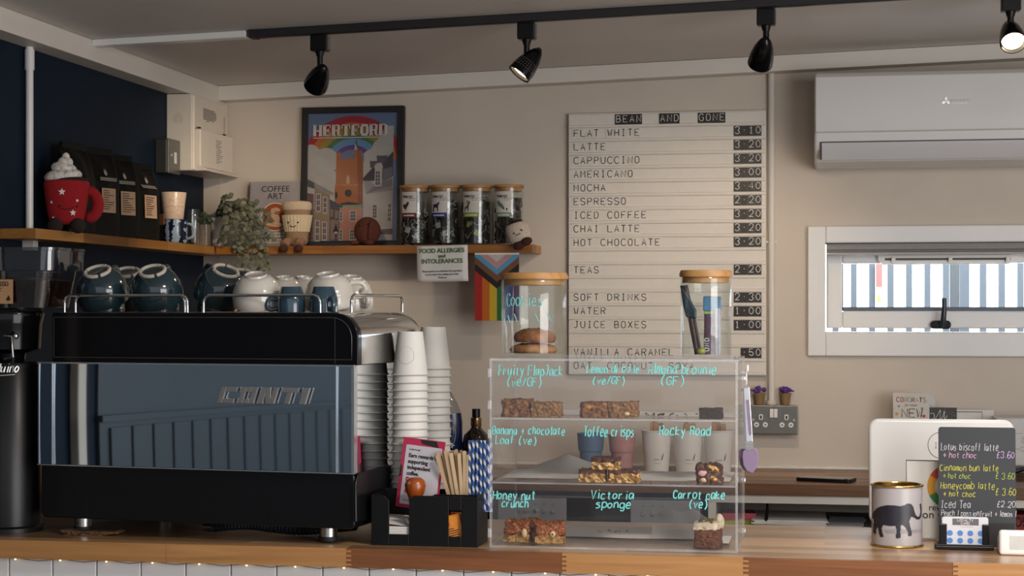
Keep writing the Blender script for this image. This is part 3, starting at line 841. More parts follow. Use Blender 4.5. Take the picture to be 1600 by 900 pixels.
# ------------------------------------------------------------------ menu letter board
BX0, BX1 = at(888, 380, YB - .022).x, at(1197, 380, YB - .022).x
BZ1, BZ0 = at(1040, 174.5, YB - .022).z, at(1040, 586.5, YB - .022).z
bw, bh = BX1 - BX0, BZ1 - BZ0
t = thing('menu_board', 'white letter board drinks menu with black price tiles on the back wall', 'menu board', (BX0, YB, BZ0))
LB = pm('letter_board', (0.72, 0.675, 0.615), 0.45, var=.02)
MB().box(0, bw, -.018, -.001, 0, bh).build('backing', LB, t, smooth=0, bevel=.002)
rh = (bh - .006) / 19
rows = ['', 'FLAT WHITE', 'LATTE', 'CAPPUCCINO', 'AMERICANO', 'MOCHA', 'ESPRESSO', 'ICED COFFEE', 'CHAI LATTE', 'HOT CHOCOLATE', '', 'TEAS', '', 'SOFT DRINKS', 'WATER', 'JUICE BOXES', '', 'VANILLA CARAMEL', 'OAT  COCONUT  SOYA']
prices = [None, '3*10', '3*20', '3*20', '3*00', '3*40', '2*20', '3*20', '3*20', '3*20', None, '2*20', None, '2*30', '1*00', '1*00', None, ' *50', None]
TILEW = pm('white_letter_tile', (0.74, 0.70, 0.64), 0.4)
TILEK = pm('black_letter_tile', (0.018, 0.014, 0.013), 0.45)
LINK = pm('letter_black', (0.012, 0.010, 0.008), 0.6)
pitch = px(10.55, (BX0, YB, 0))
lx0 = at(895, 300, YB - .02).x - BX0
for i in range(19):
    zt = bh - .003 - i * rh
    m = MB(); m.prism([(-.018, zt - rh + .0005), (-.0245, zt - rh + .0005), (-.0245, zt - rh + .0075), (-.0205, zt - rh + .009), (-.0205, zt - .003), (-.023, zt - .002), (-.023, zt - .0003), (-.018, zt - .0003)], .0015, bw - .0015, 'x')
    row = m.build('rail', LB, t, smooth=0)
    zb = zt - rh + .0098
    if rows[i]:
        many = MB()
        for k, ch in enumerate(rows[i]):
            if ch == ' ': continue
            m = many if i > 16 else MB()
            m.box(lx0 - .001 + k * pitch, lx0 + pitch - .0016 + k * pitch, -.0222, -.0206, zb - .001, zb + rh * .74)
            if i > 16: continue
            o = m.build('letter_tile', TILEW, t, smooth=0)
            m = MB(); write(m, ch, (lx0 + .0045 + k * pitch, -.0225, zb + .0062), .0205, pitch=pitch, r=.0013, n=5); m.build('letter', LINK, o)
        if i > 16:
            o = many.build('letter_tile_row', TILEW, t, smooth=0); o['kind'] = 'stuff'
            m = MB(); write(m, rows[i], (lx0 + .0045, -.0225, zb + .0062), .0205, pitch=pitch, r=.0013, n=5); m.build('lettering', LINK, o)
    if prices[i]:
        s = prices[i].strip()
        xe = at(1190, 300, YB - .02).x - BX0
        x0 = xe - pitch * len(s)
        for k, ch in enumerate(s):
            o = MB().box(x0 + k * pitch, x0 + (k + 1) * pitch - .0004, -.0225, -.0206, zb - .0005, zb + rh * .79).build('price_tile', TILEK, t, smooth=0)
            m = MB(); write(m, ch, (x0 + .0045 + k * pitch, -.0228, zb + .0072), .0205, pitch=pitch, r=.00125, n=5); m.build('numeral', PAPER, o)
    if i == 0:
        for wd, u in (('BEAN', 961), ('AND', 1030), ('GONE', 1090.5)):
            x0 = at(u, 186, YB - .02).x - BX0
            for k, ch in enumerate(wd):
                o = MB().box(x0 + k * pitch, x0 + (k + 1) * pitch - .0004, -.0225, -.0206, zb - .001, zb + rh * .74).build('heading_tile', TILEK, t, smooth=0)
                m = MB(); write(m, ch, (x0 + .0045 + k * pitch, -.0228, zb + .006), .0205, pitch=pitch, r=.00125, n=5); m.build('letter', PAPER, o)

# ------------------------------------------------------------------ wall shelves
ST = 1.612                                 # shelf top
SF = 5.33                                  # front of the back shelf
SXF = -1.905                               # front of the side shelf
y0 = atx(56, 360, SXF).y
o = MB().box(XL + .0005, SXF, y0, YB - .014, ST - .0255, ST).build('wall_shelf', SHELFWY, smooth=0, bevel=.001); tag(o, 'narrow pine shelf on the navy side wall, holding black bags and mugs', 'shelf', 'pine wall shelves')
x0, x1 = SXF + .004, at(832, 390, SF).x
o = MB().box(x0, x1, SF, YB - .001, ST - .0255, ST).build('wall_shelf', SHELFW, smooth=0, bevel=.001); tag(o, 'longer pine shelf on the cream back wall, holding the poster and tea jars', 'shelf', 'pine wall shelves')

# ---- plush red mug
p = atx(104, 357, -1.910)
sc = px(1, p)
t = thing('plush_mug', 'red plush mug toy with stars and a white cream top on the side shelf', 'soft toy', (p.x, p.y, ST + .0005), R(24))
REDF = pm('red_felt', (0.30, 0.006, 0.010), 0.95, var=.15, scale=200, bump=.3)
DKB = pm('dark_brown_felt', (0.018, 0.010, 0.008), 0.95, bump=.3, scale=200)
CRM = mix_mat('fluffy_cream', [(0.3, '#9c948c'), (0.5, '#d6d0c8'), (0.62, '#e2ddd6'), (0.74, '#6a4c40')], 90, .95, .6)
S = sc
m = MB(); m.lathe([(0, 10 * S), (20 * S, 10 * S), (27 * S, 14 * S), (30 * S, 30 * S), (34 * S, 62 * S), (36 * S, 74 * S), (34 * S, 79 * S), (26 * S, 80 * S), (0, 80 * S)], 32, M=Matrix.Diagonal((1, .72, 1, 1)))
m.build('cup', REDF, t, smooth=60, sub=1)
m = MB(); m.tube([(26 * S, 0, 62 * S), (36 * S, 0, 65 * S), (45 * S, 0, 57 * S), (49 * S, 0, 42 * S), (45 * S, 0, 28 * S), (36 * S, 0, 20 * S), (28 * S, 0, 22 * S)], [9 * S, 9.5 * S, 10 * S, 10.5 * S, 10.5 * S, 10 * S, 9 * S], 12); m.build('handle', REDF, t, sub=1)
m = MB(); m.ell((3 * S, 0, 80 * S), (30 * S, 21 * S, 7 * S)); m.build('chocolate_rim', DKB, t)
m = MB(); m.ell((-5 * S, 0, 86 * S), (29 * S, 20 * S, 13 * S), (0, -.12, 0)); m.ell((-4 * S, 0, 98 * S), (20 * S, 15 * S, 11 * S), (0, .15, 0)); m.ell((-2 * S, 0, 108 * S), (12 * S, 10 * S, 9 * S)); m.ell((-1 * S, 0, 116 * S), (6 * S, 5 * S, 7 * S)); m.build('cream_swirl', CRM, t, smooth=60)
for k in (-1, 1):
    m = MB(); m.ell((k * 17 * S, -16 * S, 8 * S), (12 * S, 10 * S, 12 * S)); m.build('foot', DKB, t)
m = MB()
for (a_, b_, r_) in ((-7, 60, 6), (10, 28, 5.5), (17, 47, 3), (-25, 44, 3), (-22, 20, 3)):
    zz = b_ * S; rad = (28.5 + (b_ - 14) * .115) * S + .0012
    def fn(q, w, rad=rad): return (rad * math.sin(q / rad), -rad * .73 * math.cos(q / rad), w)
    m.strips([[(a_ * S + u_ - 0, zz + w_) for (u_, w_) in star(0, 0, r_ * S)]], fn, 14)
m.build('stars', PAPER, t, smooth=0)
m = MB(); rad = 31.5 * S + .0008
for k in (-1, 1): m.ell((math.sin(k * .42 + .1) * rad, -.73 * math.cos(k * .42 + .1) * rad, 38 * S), 1.6 * S, n=8, m=6)
m.tube([(math.sin(a_) * rad, -.735 * math.cos(a_) * rad, (36 - 3 * math.cos(a_ * 5)) * S) for a_ in [-.25 + .1 * i for i in range(7)]], .5 * S, 5); m.build('stitched_face', DKB, t)

# ---- black coffee bags
BAG = pm('black_bag', (0.0045, 0.004, 0.0035), 0.5, var=.3, scale=30, bump=.4, spec=.2)
KRAFT = pm('kraft_label', (0.42, 0.27, 0.17), 0.8)
FAINT = pm('faint_print', (0.30, 0.27, 0.23), 0.6)
def coffee_bag(label, y, h, rz, first=None, labelled=True):
    t = thing('coffee_bag', label, 'coffee bag', (-1.945, y, ST + .0005), rz, 'black coffee bags on the side shelf')
    w, d = .134, .066
    def fn(a, b, w=w, d=d, h=h):
        an = 2 * PI * a
        z = b * h
        taper = 1 if b < .62 else 1 - (b - .62) / .38 * .93
        puff = 1 - .12 * (abs(b - .35) / .35) ** 2 if b < .7 else .88
        e = .45
        cx, cy = math.cos(an), math.sin(an)
        x = math.copysign(abs(cx) ** e, cx) * d / 2 * taper * puff
        yy = math.copysign(abs(cy) ** e, cy) * w / 2 * (1 - .05 * b)
        x += .004 * math.sin(9 * yy * 8 + 3 * b) * b - .012 * max(0, b - .8) / .2
        return (x, yy, z)
    m = MB(); m.grid(fn, 40, 18); m.add([(0, 0, 0)] , [])
    m.f.append(tuple(range(39, -1, -1))); m.m.append(0)
    m.f.append(tuple(18 * 41 + i for i in range(40))); m.m.append(0)
    b = m.build('bag', BAG, t, smooth=60)
    m = MB(); m.box(-.012, -.002, -w / 2 * .93, w / 2 * .93, h - .012, h + .006); m.build('folded_top', BAG, t, smooth=0, bevel=.002)
    if labelled:
        xs = d / 2 + .0012
        def lean(yy, z): 
            b = z / h; tp = 1 if b < .62 else 1 - (b - .62) / .38 * .93
            return xs * (1 - .12 * (abs(b - .35) / .35) ** 2 if b < .7 else .88 * tp) + .0035
        m = MB(); 
        P = lambda yy, z: (lean(yy, z), yy, z)
        m.strips([[(-.028, .062), (.030, .062), (.030, .128), (-.028, .128)]], P, 6); m.build('kraft_label', KRAFT, t, smooth=0)
        m = MB(); rg = random.Random(int(y * 100))
        for k in range(9):
            z = .122 - k * .0062; L = rg.uniform(.02, .048)
            m.strips([[(-.022, z), (-.022 + L, z), (-.022 + L, z - .0018), (-.022, z - .0018)]], lambda yy, z: (lean(yy, z) + .0012, yy, z), 3)
        m.build('label_print', INK, t, smooth=0)
        m = MB()
        Q = lambda yy, z: (lean(yy, z) + .0005, yy, z)
        m.strips([[(-.003, .163), (.004, .163), (.007, .170), (.002, .182), (.001, .174), (-.004, .180), (-.006, .170)]], Q, 12)
        x = -.032
        while x < .032:
            L = rg.uniform(.004, .007); m.strips([[(x, .148), (x + L, .148), (x + L, .157), (x, .157)], [(x + L * .3, .150), (x + L * .7, .150), (x + L * .7, .155), (x + L * .3, .155)]], Q, 6); x += L + .0015
        m.build('pale_logo', FAINT, t, smooth=0)
    return t
coffee_bag('plain black bag behind the red plush mug, leftmost of the coffee bags', 4.368, .232, R(-6), labelled=False)
coffee_bag('black coffee bag with kraft label, next to the red plush mug', atx(172, 300, -1.91).y, .232, R(-16))
coffee_bag('black coffee bag with kraft label, in the middle of the labelled three', atx(203, 300, -1.91).y, .226, R(-20))
coffee_bag('black coffee bag with kraft label, beside the stacked mugs', atx(237, 300, -1.91).y, .215, R(-14))

# ---- mugs, glass and planter at the far end of the side shelf
def on_side(u, x=-1.935): return atx(u, 370, x)
p = on_side(274, -1.938); S = px(1, p)
t = thing('swirl_mug', 'pale blue mug with dark blue swirls under the cream mug', 'mug', (p.x, p.y, ST + .0005), 0)
SW = bpy.data.materials.new('blue_swirl_glaze'); SW.use_nodes = True
n_, l_ = SW.node_tree.nodes, SW.node_tree.links
tc = n_.new('ShaderNodeTexCoord'); wv = n_.new('ShaderNodeTexWave'); wv.inputs['Scale'].default_value = 11; wv.inputs['Distortion'].default_value = 3.2; wv.inputs['Detail'].default_value = 1; wv.inputs['Detail Scale'].default_value = 8
rp = n_.new('ShaderNodeValToRGB'); rp.color_ramp.interpolation = 'CONSTANT'
rp.color_ramp.elements[0].color = (*lin('#141a34'), 1); rp.color_ramp.elements[1].position = .45; rp.color_ramp.elements[1].color = (*lin('#8fa3b4'), 1)
l_.new(tc.outputs['Object'], wv.inputs[0]); l_.new(wv.outputs['Fac'], rp.inputs[0]); l_.new(rp.outputs[0], n_['Principled BSDF'].inputs['Base Color']); n_['Principled BSDF'].inputs['Roughness'].default_value = .15
mh = 37 * S; mr = 19 * S
m = MB(); m.lathe([(0, 0), (mr * .86, 0), (mr * .95, .004), (mr, mh * .5), (mr * .97, mh - .001), (mr * .9, mh), (mr * .88, mh * .5), (0, .006)], 32); m.build('cup', SW, t)
m = MB(); m.tube([(mr * .9, 0, mh * .82), (mr + .018, 0, mh * .82), (mr + .027, 0, mh * .5), (mr + .018, 0, mh * .2), (mr * .9, 0, mh * .2)], .0052, 10); m.build('handle', pm('blue_glaze', (0.30, 0.38, 0.45), 0.15), t, sub=1)
m = MB(); m.cbox((-mr * .75, -mr - .004, mh * .98), (.024, .003, .033), (0, 0, R(-30))); m.build('leather_tag', pm('tan_leather', (0.22, 0.085, 0.035), 0.6), t, smooth=0, bevel=.003)
q = Vector((p.x - .006, p.y - .002, ST + .001 + mh))
t = thing('speckled_mug', 'speckled cream handleless cup standing on the blue swirl mug', 'cup', q)
CR = mix_mat('speckled_cream', [(0.28, '#b08a6c'), (0.36, '#d4b9a0'), (0.7, '#e0c8b2')], 130, .25, .05)
ch = 42 * S
m = MB(); m.lathe([(0, 0), (15 * S, 0), (16 * S, .002), (18 * S, ch * .5), (20.5 * S, ch - .002), (20 * S, ch), (19 * S, ch), (17 * S, ch * .5), (14 * S, .005), (0, .005)], 32); m.build('cup', CR, t)
m = MB(); m.lathe([(17.4 * S, ch * .44), (18.1 * S, ch * .46), (17.9 * S, ch * .48)], 32); m.build('pale_band', pm('peach_band', (0.6, 0.36, 0.24), 0.3), t)
p = on_side(294, -1.925); S = px(1, p)
t = thing('glass_tumbler', 'tall clear glass tumbler behind the blue swirl mug handle', 'glass', (p.x, p.y + .05, ST + .0005))
gh = 56 * S
m = MB(); m.lathe([(0, 0), (9 * S, 0), (10 * S, .003), (11.5 * S, gh * .6), (10 * S, gh), (9.2 * S, gh), (10.6 * S, gh * .6), (9 * S, .006), (0, .006)], 28); m.build('glass', GLASS, t)
p = on_side(316, -1.930); S = px(1, p)
t = thing('glass_planter', 'small square ribbed glass planter of succulents on the side shelf', 'planter', (p.x, p.y, ST + .0005))
m = MB(); m.prism(rrect(-11.5 * S, 11.5 * S, -10 * S, 10 * S, 3 * S), 0, 33 * S, 'z'); m.build('glass_box', clear('ribbed_glass', (.82, .78, .70), .1, .5, .1, .25, (.5, .42, .33)), t, bevel=.001)
m = MB()
for k in range(9):
    x = -10 * S + 20 * S * k / 8; m.box(x - .0006, x + .0006, -10.4 * S, -9.9 * S, 3 * S, 31 * S)
m.build('ribs', clear('rib_glass', (.85, .8, .75), .2, .4, .1, .2, (.6, .5, .4)), t, smooth=0)
LEAFD = pm('dark_succulent', (0.05, 0.075, 0.04), 0.6, var=.3, scale=80)
m = MB(); rg = random.Random(8)
for k in range(34):
    a_ = rg.uniform(0, 2 * PI); r_ = rg.uniform(0, 12 * S); z_ = rg.uniform(30, 50) * S
    m.ell((r_ * math.cos(a_) + 3 * S, r_ * math.sin(a_) * .7, z_), (5 * S, 4 * S, 1.4 * S), (rg.uniform(-1, 1), rg.uniform(-1, 1), a_), 8, 5)
for k in range(6): m.tube([(rg.uniform(-5, 5) * S, 0, 25 * S), (rg.uniform(-9, 12) * S, 0, 46 * S)], .0012, 5)
m.build('foliage', LEAFD, t)
p = at(341, 378, 5.44); S = px(1, p)
t = thing('trailing_plant', 'trailing grey green eucalyptus in a white pot at the shelf corner', 'plant', (p.x, p.y, ST + .0005))
m = MB(); m.lathe([(0, 0), (10 * S, 0), (13.5 * S, 46 * S), (12 * S, 46 * S), (11 * S, 38 * S), (0, 38 * S)], 24); m.build('pot', pm('white_ceramic', (0.62, 0.57, 0.52), 0.5), t)
LEAF = pm('eucalyptus_leaf', (0.125, 0.135, 0.085), 0.65, var=.35, scale=60)
STEM = pm('eucalyptus_stem', (0.26, 0.20, 0.12), 0.7)
ms, ml = MB(), MB(); rg = random.Random(21)
def leaf(ml, c, s, rz, rx, ry): ml.ell(c, (s, s * .8, s * .10), (rx, ry, rz), 8, 4)
def spray(pts, s0=.011):
    pts = catmull3(pts); ms.tube(pts, .0009, 5)
    L = len(pts)
    for i in range(1, L):
        for sd in (-1, 1):
            if rg.random() < .10: continue
            c = pts[i] + Vector((sd * rg.uniform(.004, .010), rg.uniform(-.008, .004), rg.uniform(-.004, .006)))
            leaf(ml, c, s0 * rg.uniform(.7, 1.15), rg.uniform(-.6, .6), rg.uniform(.6, 1.6), rg.uniform(-.7, .7) + sd * .4)
def catmull3(p, k=4):
    p = [Vector(q) for q in p]; out = []
    for i in range(len(p) - 1):
        a, b, c, d = p[max(i - 1, 0)], p[i], p[i + 1], p[min(i + 2, len(p) - 1)]
        for j in range(k):
            f = j / k; out.append(0.5 * (2 * b + (c - a) * f + (2 * a - 5 * b + 4 * c - d) * f * f + (3 * b - a - 3 * c + d) * f ** 3))
    out.append(p[-1]); return out
def rel(u, v, y): return at(u, v, y) - Vector((p.x, p.y, ST + .0005))
top = rel(343, 336, 5.44)
ends = [[(352, 322), (366, 318), (383, 312)], [(355, 325), (378, 325), (400, 318)], [(358, 328), (385, 330), (408, 330), (420, 345)], [(352, 330), (372, 338), (396, 345), (415, 360), (424, 372)],
        [(352, 328), (362, 345), (368, 365), (372, 395), (374, 420)], [(356, 328), (374, 345), (386, 370), (389, 400), (392, 428)], [(358, 330), (384, 345), (398, 372), (404, 400), (408, 422)],
        [(350, 332), (352, 350), (350, 368), (345, 376)], [(360, 330), (392, 352), (410, 380), (416, 405), (418, 418)], [(350, 322), (358, 330), (366, 352), (380, 380), (382, 412)], [(349, 324), (352, 312), (356, 306)],
        [(356, 322), (372, 322), (392, 330), (402, 350), (396, 372)], [(354, 326), (368, 332), (384, 352), (378, 376)]]
for k, e in enumerate(ends):
    L = len(e)
    pts = [top] + [rel(u, v, 5.43 - .12 * min(1, (i + 1) / 2.2) - .004 * (k % 4)) for i, (u, v) in enumerate(e)]
    spray(pts, .0105 if k not in (4, 5, 6, 8, 9) else .009)
ms.build('stems', STEM, t); ml.build('foliage', LEAF, t)

# ---- coffee art book
p0, p1 = at(391, 383, 5.46), at(467, 383, 5.46)
bw_ = p1.x - p0.x; S = px(1, p0); bh_ = 103 * S
t = thing('coffee_book', 'grey coffee art book leaning on the wall left of the poster', 'book', (p0.x, 5.44, ST + .0005), rot=(R(-6), 0, 0))
COV = pm('lilac_grey_cover', (0.33, 0.30, 0.305), 0.5)
MB().box(0, bw_, 0, .003, 0, bh_).build('front_cover', COV, t, smooth=0)
MB().box(.002, bw_ - .002, .003, .017, .002, bh_ - .002).build('pages', PAPER, t, smooth=0)
MB().box(0, bw_, .017, .020, 0, bh_).build('back_cover', COV, t, smooth=0)
MB().box(-.002, .001, 0, .020, 0, bh_).build('spine', pm('dark_spine', (0.10, 0.08, 0.075), .5), t, smooth=0)
type_text('title', 'COFFEE', .027, INK, t, (bw_ * .52, -.0006, bh_ * .845), sx=1.02)
type_text('title', 'ART', .027, INK, t, (bw_ * .52, -.0006, bh_ * .735), sx=1.05)
m = MB(); cx, cz_ = bw_ * .53, bh_ * .46
m.flat(disc(cx, cz_, 22.5 * S), -.0004); m.mat(1).flat(disc(cx, cz_, 21 * S), -.0008)
m.mat(2)
sw = [(-6, 13), (2, 15), (8, 12), (7, 8), (0, 9), (-2, 5), (6, 3), (9, -3), (7, -9), (14, -12), (10, -16), (0, -16), (-10, -14), (-15, -12), (-10, -9), (-3, -10), (0, -6), (-6, 0), (-8, 7)]
m.flat([(cx + a_ * S, cz_ + b_ * S) for a_, b_ in sw], -.0012)
m.mat(0)
for k in range(5): m.tube([(cx - 3 * S, -.0012, cz_ + (8 - k * 4) * S), (cx + 6 * S, -.0012, cz_ + (5 - k * 4) * S)], .0006, 4)
m.build('cover_picture', [PAPER, pm('coffee_orange', (0.42, 0.085, 0.018), 0.5), pm('milk_foam', (0.66, 0.47, 0.33), .5)], t, smooth=0)
m = MB(); rg = random.Random(4)
for k, (z_, L) in enumerate(((.20, .62), (.155, .58), (.10, .5), (.06, .55))):
    x = bw_ * (.53 - L / 2)
    while x < bw_ * (.53 + L / 2): w_ = rg.uniform(.004, .012); m.box(x, x + w_, -.0008, 0, bh_ * z_, bh_ * z_ + .0042); x += w_ + .0025
m.build('blurb', PAPER, t, smooth=0)

# ---- framed town poster
p0, p1 = at(467.5, 382, 5.45), at(628, 382, 5.45)
pw = p1.x - p0.x; S = px(1, (0.5 * (p0.x + p1.x), 5.45, 0)); ph = 221 * S
t = thing('framed_poster', 'black framed town poster with a rainbow over a church tower', 'picture', (p0.x, 5.455, ST + .0005), rot=(R(-3.2), 0, 0))
fb = 9.5 * S
m = MB(); frame4(m, 0, pw, 0, ph, fb, fb, 8 * S, fb, 0, .022); m.build('frame', BLACKM, t, smooth=0, bevel=.001)
MB().box(fb, pw - fb, .012, .020, fb, ph - fb).build('backing', BLACKM, t, smooth=0)
# art laid out in the units of the enlarged view: 626x900 for 160x230 px
k_ = 160 / 626
def A(a, b): return ((a - 0) * k_ * S + .0, ph - (b - 12) * k_ * S)
def poly(*pts): return [A(*q) for q in pts]
ART = {}
def art(name, col): ART.setdefault(name, (len(ART), pm('art_' + name, [c * .97 for c in col], .55, var=.02))); return ART[name][0]
m = MB(); lay = [0]
def put(name, col, pts):
    lay[0] += 1; m.mat(art(name, col)).flat(pts, .0118 - lay[0] * .00004)
x0_, x1_ = fb, pw - fb
put('sky', (0.115, 0.17, 0.30), [(x0_, fb), (x1_, fb), (x1_, ph - fb), (x0_, ph - fb)])
def arc(cx, cy, r0, r1, rz):
    q = []
    for i in range(31): a_ = R(8 + 164 * i / 30); q.append(A(cx + r0 * math.cos(a_), cy - r0 * rz * math.sin(a_)))
    for i in range(31): a_ = R(172 - 164 * i / 30); q.append(A(cx + r1 * math.cos(a_), cy - r1 * rz * math.sin(a_)))
    return [(max(x0_, min(x1_, x)), z) for x, z in q]
for nm, col, r0, r1 in (('red', (0.34, .012, .03), 330, 285), ('orange', (0.45, .13, .03), 285, 245), ('olive', (0.28, .21, .04), 245, 205), ('green', (0.07, .16, .07), 205, 178), ('blue', (0.11, .24, .42), 178, 135), ('violet', (0.10, .05, .22), 135, 105)):
    put(nm, col, arc(322, 372, r0, r1, .93))
CL = (0.42, 0.395, 0.375)
put('cloud', CL, poly((30, 245), (60, 238), (90, 250), (110, 272), (140, 262), (170, 262), (195, 275), (215, 290), (225, 300), (220, 640), (30, 640)))
put('cloud', CL, poly((385, 385), (395, 340), (392, 300), (410, 285), (440, 270), (455, 235), (480, 215), (495, 180), (520, 150), (545, 132), (580, 130), (580, 560), (395, 560)))
put('brick', (0.36, 0.125, 0.045), poly((218, 285), (224, 300), (228, 282), (238, 296), (243, 280), (250, 300), (252, 335), (278, 340), (282, 290), (288, 338), (302, 335), (308, 285), (313, 332), (330, 330), (333, 278), (345, 265), (352, 275), (360, 284), (375, 282), (378, 300), (390, 360), (390, 610), (212, 610), (210, 520), (218, 480), (218, 410), (202, 405), (218, 395)))
put('brick_dark', (0.25, 0.075, 0.03), poly((330, 330), (350, 300), (360, 610), (390, 610), (390, 380), (376, 300), (352, 275)))
put('brick_line', (0.46, 0.20, 0.09), poly((212, 490), (360, 490), (360, 497), (212, 497)))
put('spire', (0.03, 0.035, 0.06), poly((340, 262), (343, 190), (348, 240), (352, 265))); put('cloud', CL, poly((332, 275), (337, 240), (345, 250), (352, 275)))
put('louvre', (0.48, 0.33, 0.2), poly((286, 450), (294, 428), (304, 450), (306, 486), (284, 486)))
put('clock', (0.028, 0.026, 0.028), [A(298 + 22 * math.cos(a_ * .3), 544 + 23 * math.sin(a_ * .3)) for a_ in range(21)])
put('clock', (0.028, 0.026, 0.028), [A(222 + 8 * math.cos(a_ * .3), 556 + 22 * math.sin(a_ * .3)) for a_ in range(21)])
for a_ in range(12): 
    an = a_ * PI / 6; put('stone', (0.3, 0.22, 0.15), poly((298 + 16 * math.cos(an), 544 + 16 * math.sin(an)), (298 + 20 * math.cos(an + .08), 544 + 20 * math.sin(an + .08)), (298 + 20 * math.cos(an - .08), 544 + 20 * math.sin(an - .08))))
put('stone', (0.3, 0.22, 0.15), poly((296, 544), (300, 530), (300, 544), (308, 550)))
# pink house
put('slate', (0.035, 0.035, 0.045), poly((250, 606), (300, 598), (355, 606), (380, 615), (250, 618)))
put('frieze', (0.26, 0.25, 0.15), poly((245, 618), (385, 618), (385, 640), (245, 640)))
put('pink', (0.44, 0.20, 0.15), poly((245, 640), (388, 640), (388, 836), (245, 836)))
# left houses
put('dark_roof', (0.085, 0.075, 0.085), poly((34, 452), (200, 540), (205, 552), (34, 500)))
put('grey_roof', (0.24, 0.22, 0.23), poly((78, 478), (205, 542), (200, 556), (84, 512)))
put('tan', (0.25, 0.185, 0.125), poly((84, 510), (182, 552), (182, 836), (78, 836)))
put('plum', (0.13, 0.07, 0.07), poly((34, 540), (78, 548), (78, 836), (34, 836)))
put('blue_roof', (0.05, 0.06, 0.10), poly((180, 580), (268, 625), (255, 634), (180, 615)))
put('timber', (0.075, 0.06, 0.055), poly((182, 612), (245, 632), (245, 836), (182, 836)))
put('plaster', (0.21, 0.16, 0.14), poly((188, 640), (204, 644), (204, 690), (188, 690))); put('plaster', (0.21, 0.16, 0.14), poly((214, 648), (238, 652), (238, 700), (214, 700)))
put('plaster', (0.21, 0.16, 0.14), poly((188, 705), (240, 710), (240, 830), (188, 830)))
# right house
put('white_wall', (0.40, 0.37, 0.355), poly((390, 470), (580, 430), (580, 836), (395, 836)))
put('shade_wall', (0.26, 0.245, 0.25), poly((395, 470), (420, 460), (470, 500), (580, 470), (575, 530), (410, 552)))
put('slate', (0.06, 0.055, 0.065), poly((384, 460), (440, 400), (475, 360), (500, 372), (540, 330), (580, 290), (580, 440), (470, 470), (400, 470)))
put('chimney', (0.08, 0.07, 0.08), poly((432, 348), (480, 348), (480, 364), (470, 364), (470, 390), (436, 390))); put('chimney', (0.08, 0.07, 0.08), poly((474, 315), (545, 315), (540, 332), (530, 360), (480, 360)))
put('mauve_roof', (0.17, 0.15, 0.165), poly((440, 520), (470, 495), (575, 455), (575, 500), (510, 520), (410, 550)))
put('white_wall', (0.40, 0.37, 0.355), poly((460, 385), (470, 366), (490, 360), (510, 368), (516, 385), (512, 400), (508, 505), (464, 505), (466, 400)))
put('dormer', (0.13, 0.12, 0.14), poly((516, 400), (575, 385), (575, 450), (512, 480)))
put('ground_band', (0.10, 0.09, 0.10), poly((495, 770), (580, 765), (580, 800), (495, 800)))
def window(a0, b0, a1, b1, nx=2, nz=3):
    put('win_frame', (0.46, 0.42, 0.41), poly((a0 - 4, b0 - 4), (a1 + 4, b0 - 1), (a1 + 4, b1 + 5), (a0 - 4, b1 + 4)))
    for i in range(nx):
        for j in range(nz):
            u0, u1 = a0 + (a1 - a0) * (i + .1) / nx, a0 + (a1 - a0) * (i + .9) / nx
            w0, w1 = b0 + (b1 - b0) * (j + .08) / nz, b0 + (b1 - b0) * (j + .92) / nz
            put('win_dark', (0.07, 0.055, 0.07), poly((u0, w0), (u1, w0), (u1, w1), (u0, w1)))
for q in ((98, 548, 120, 655), (142, 568, 162, 665), (95, 712, 116, 836), (140, 722, 162, 832)): window(*q)
for q in ((314, 655, 348, 716), (248, 660, 264, 716), (248, 770, 264, 832), (315, 770, 350, 832)): window(*q, nx=3, nz=3)
window(470, 410, 500, 498, 2, 4); window(456, 618, 482, 700, 2, 4); window(552, 612, 572, 722, 2, 4)
put('plum', (0.13, 0.07, 0.07), poly((34, 560), (50, 565), (50, 640), (34, 640)))
put('lamp', (0.02, 0.015, 0.015), poly((222, 836), (222, 795), (206, 780), (215, 765), (222, 740), (225, 730), (228, 740), (236, 765), (246, 780), (232, 795), (230, 836)))
put('win_frame', (0.46, 0.42, 0.41), poly((214, 782), (238, 782), (232, 795), (220, 795)))
m.build('art_print', [v[1] for v in sorted(ART.values(), key=lambda q: q[0])], t, smooth=0, recalc=False)
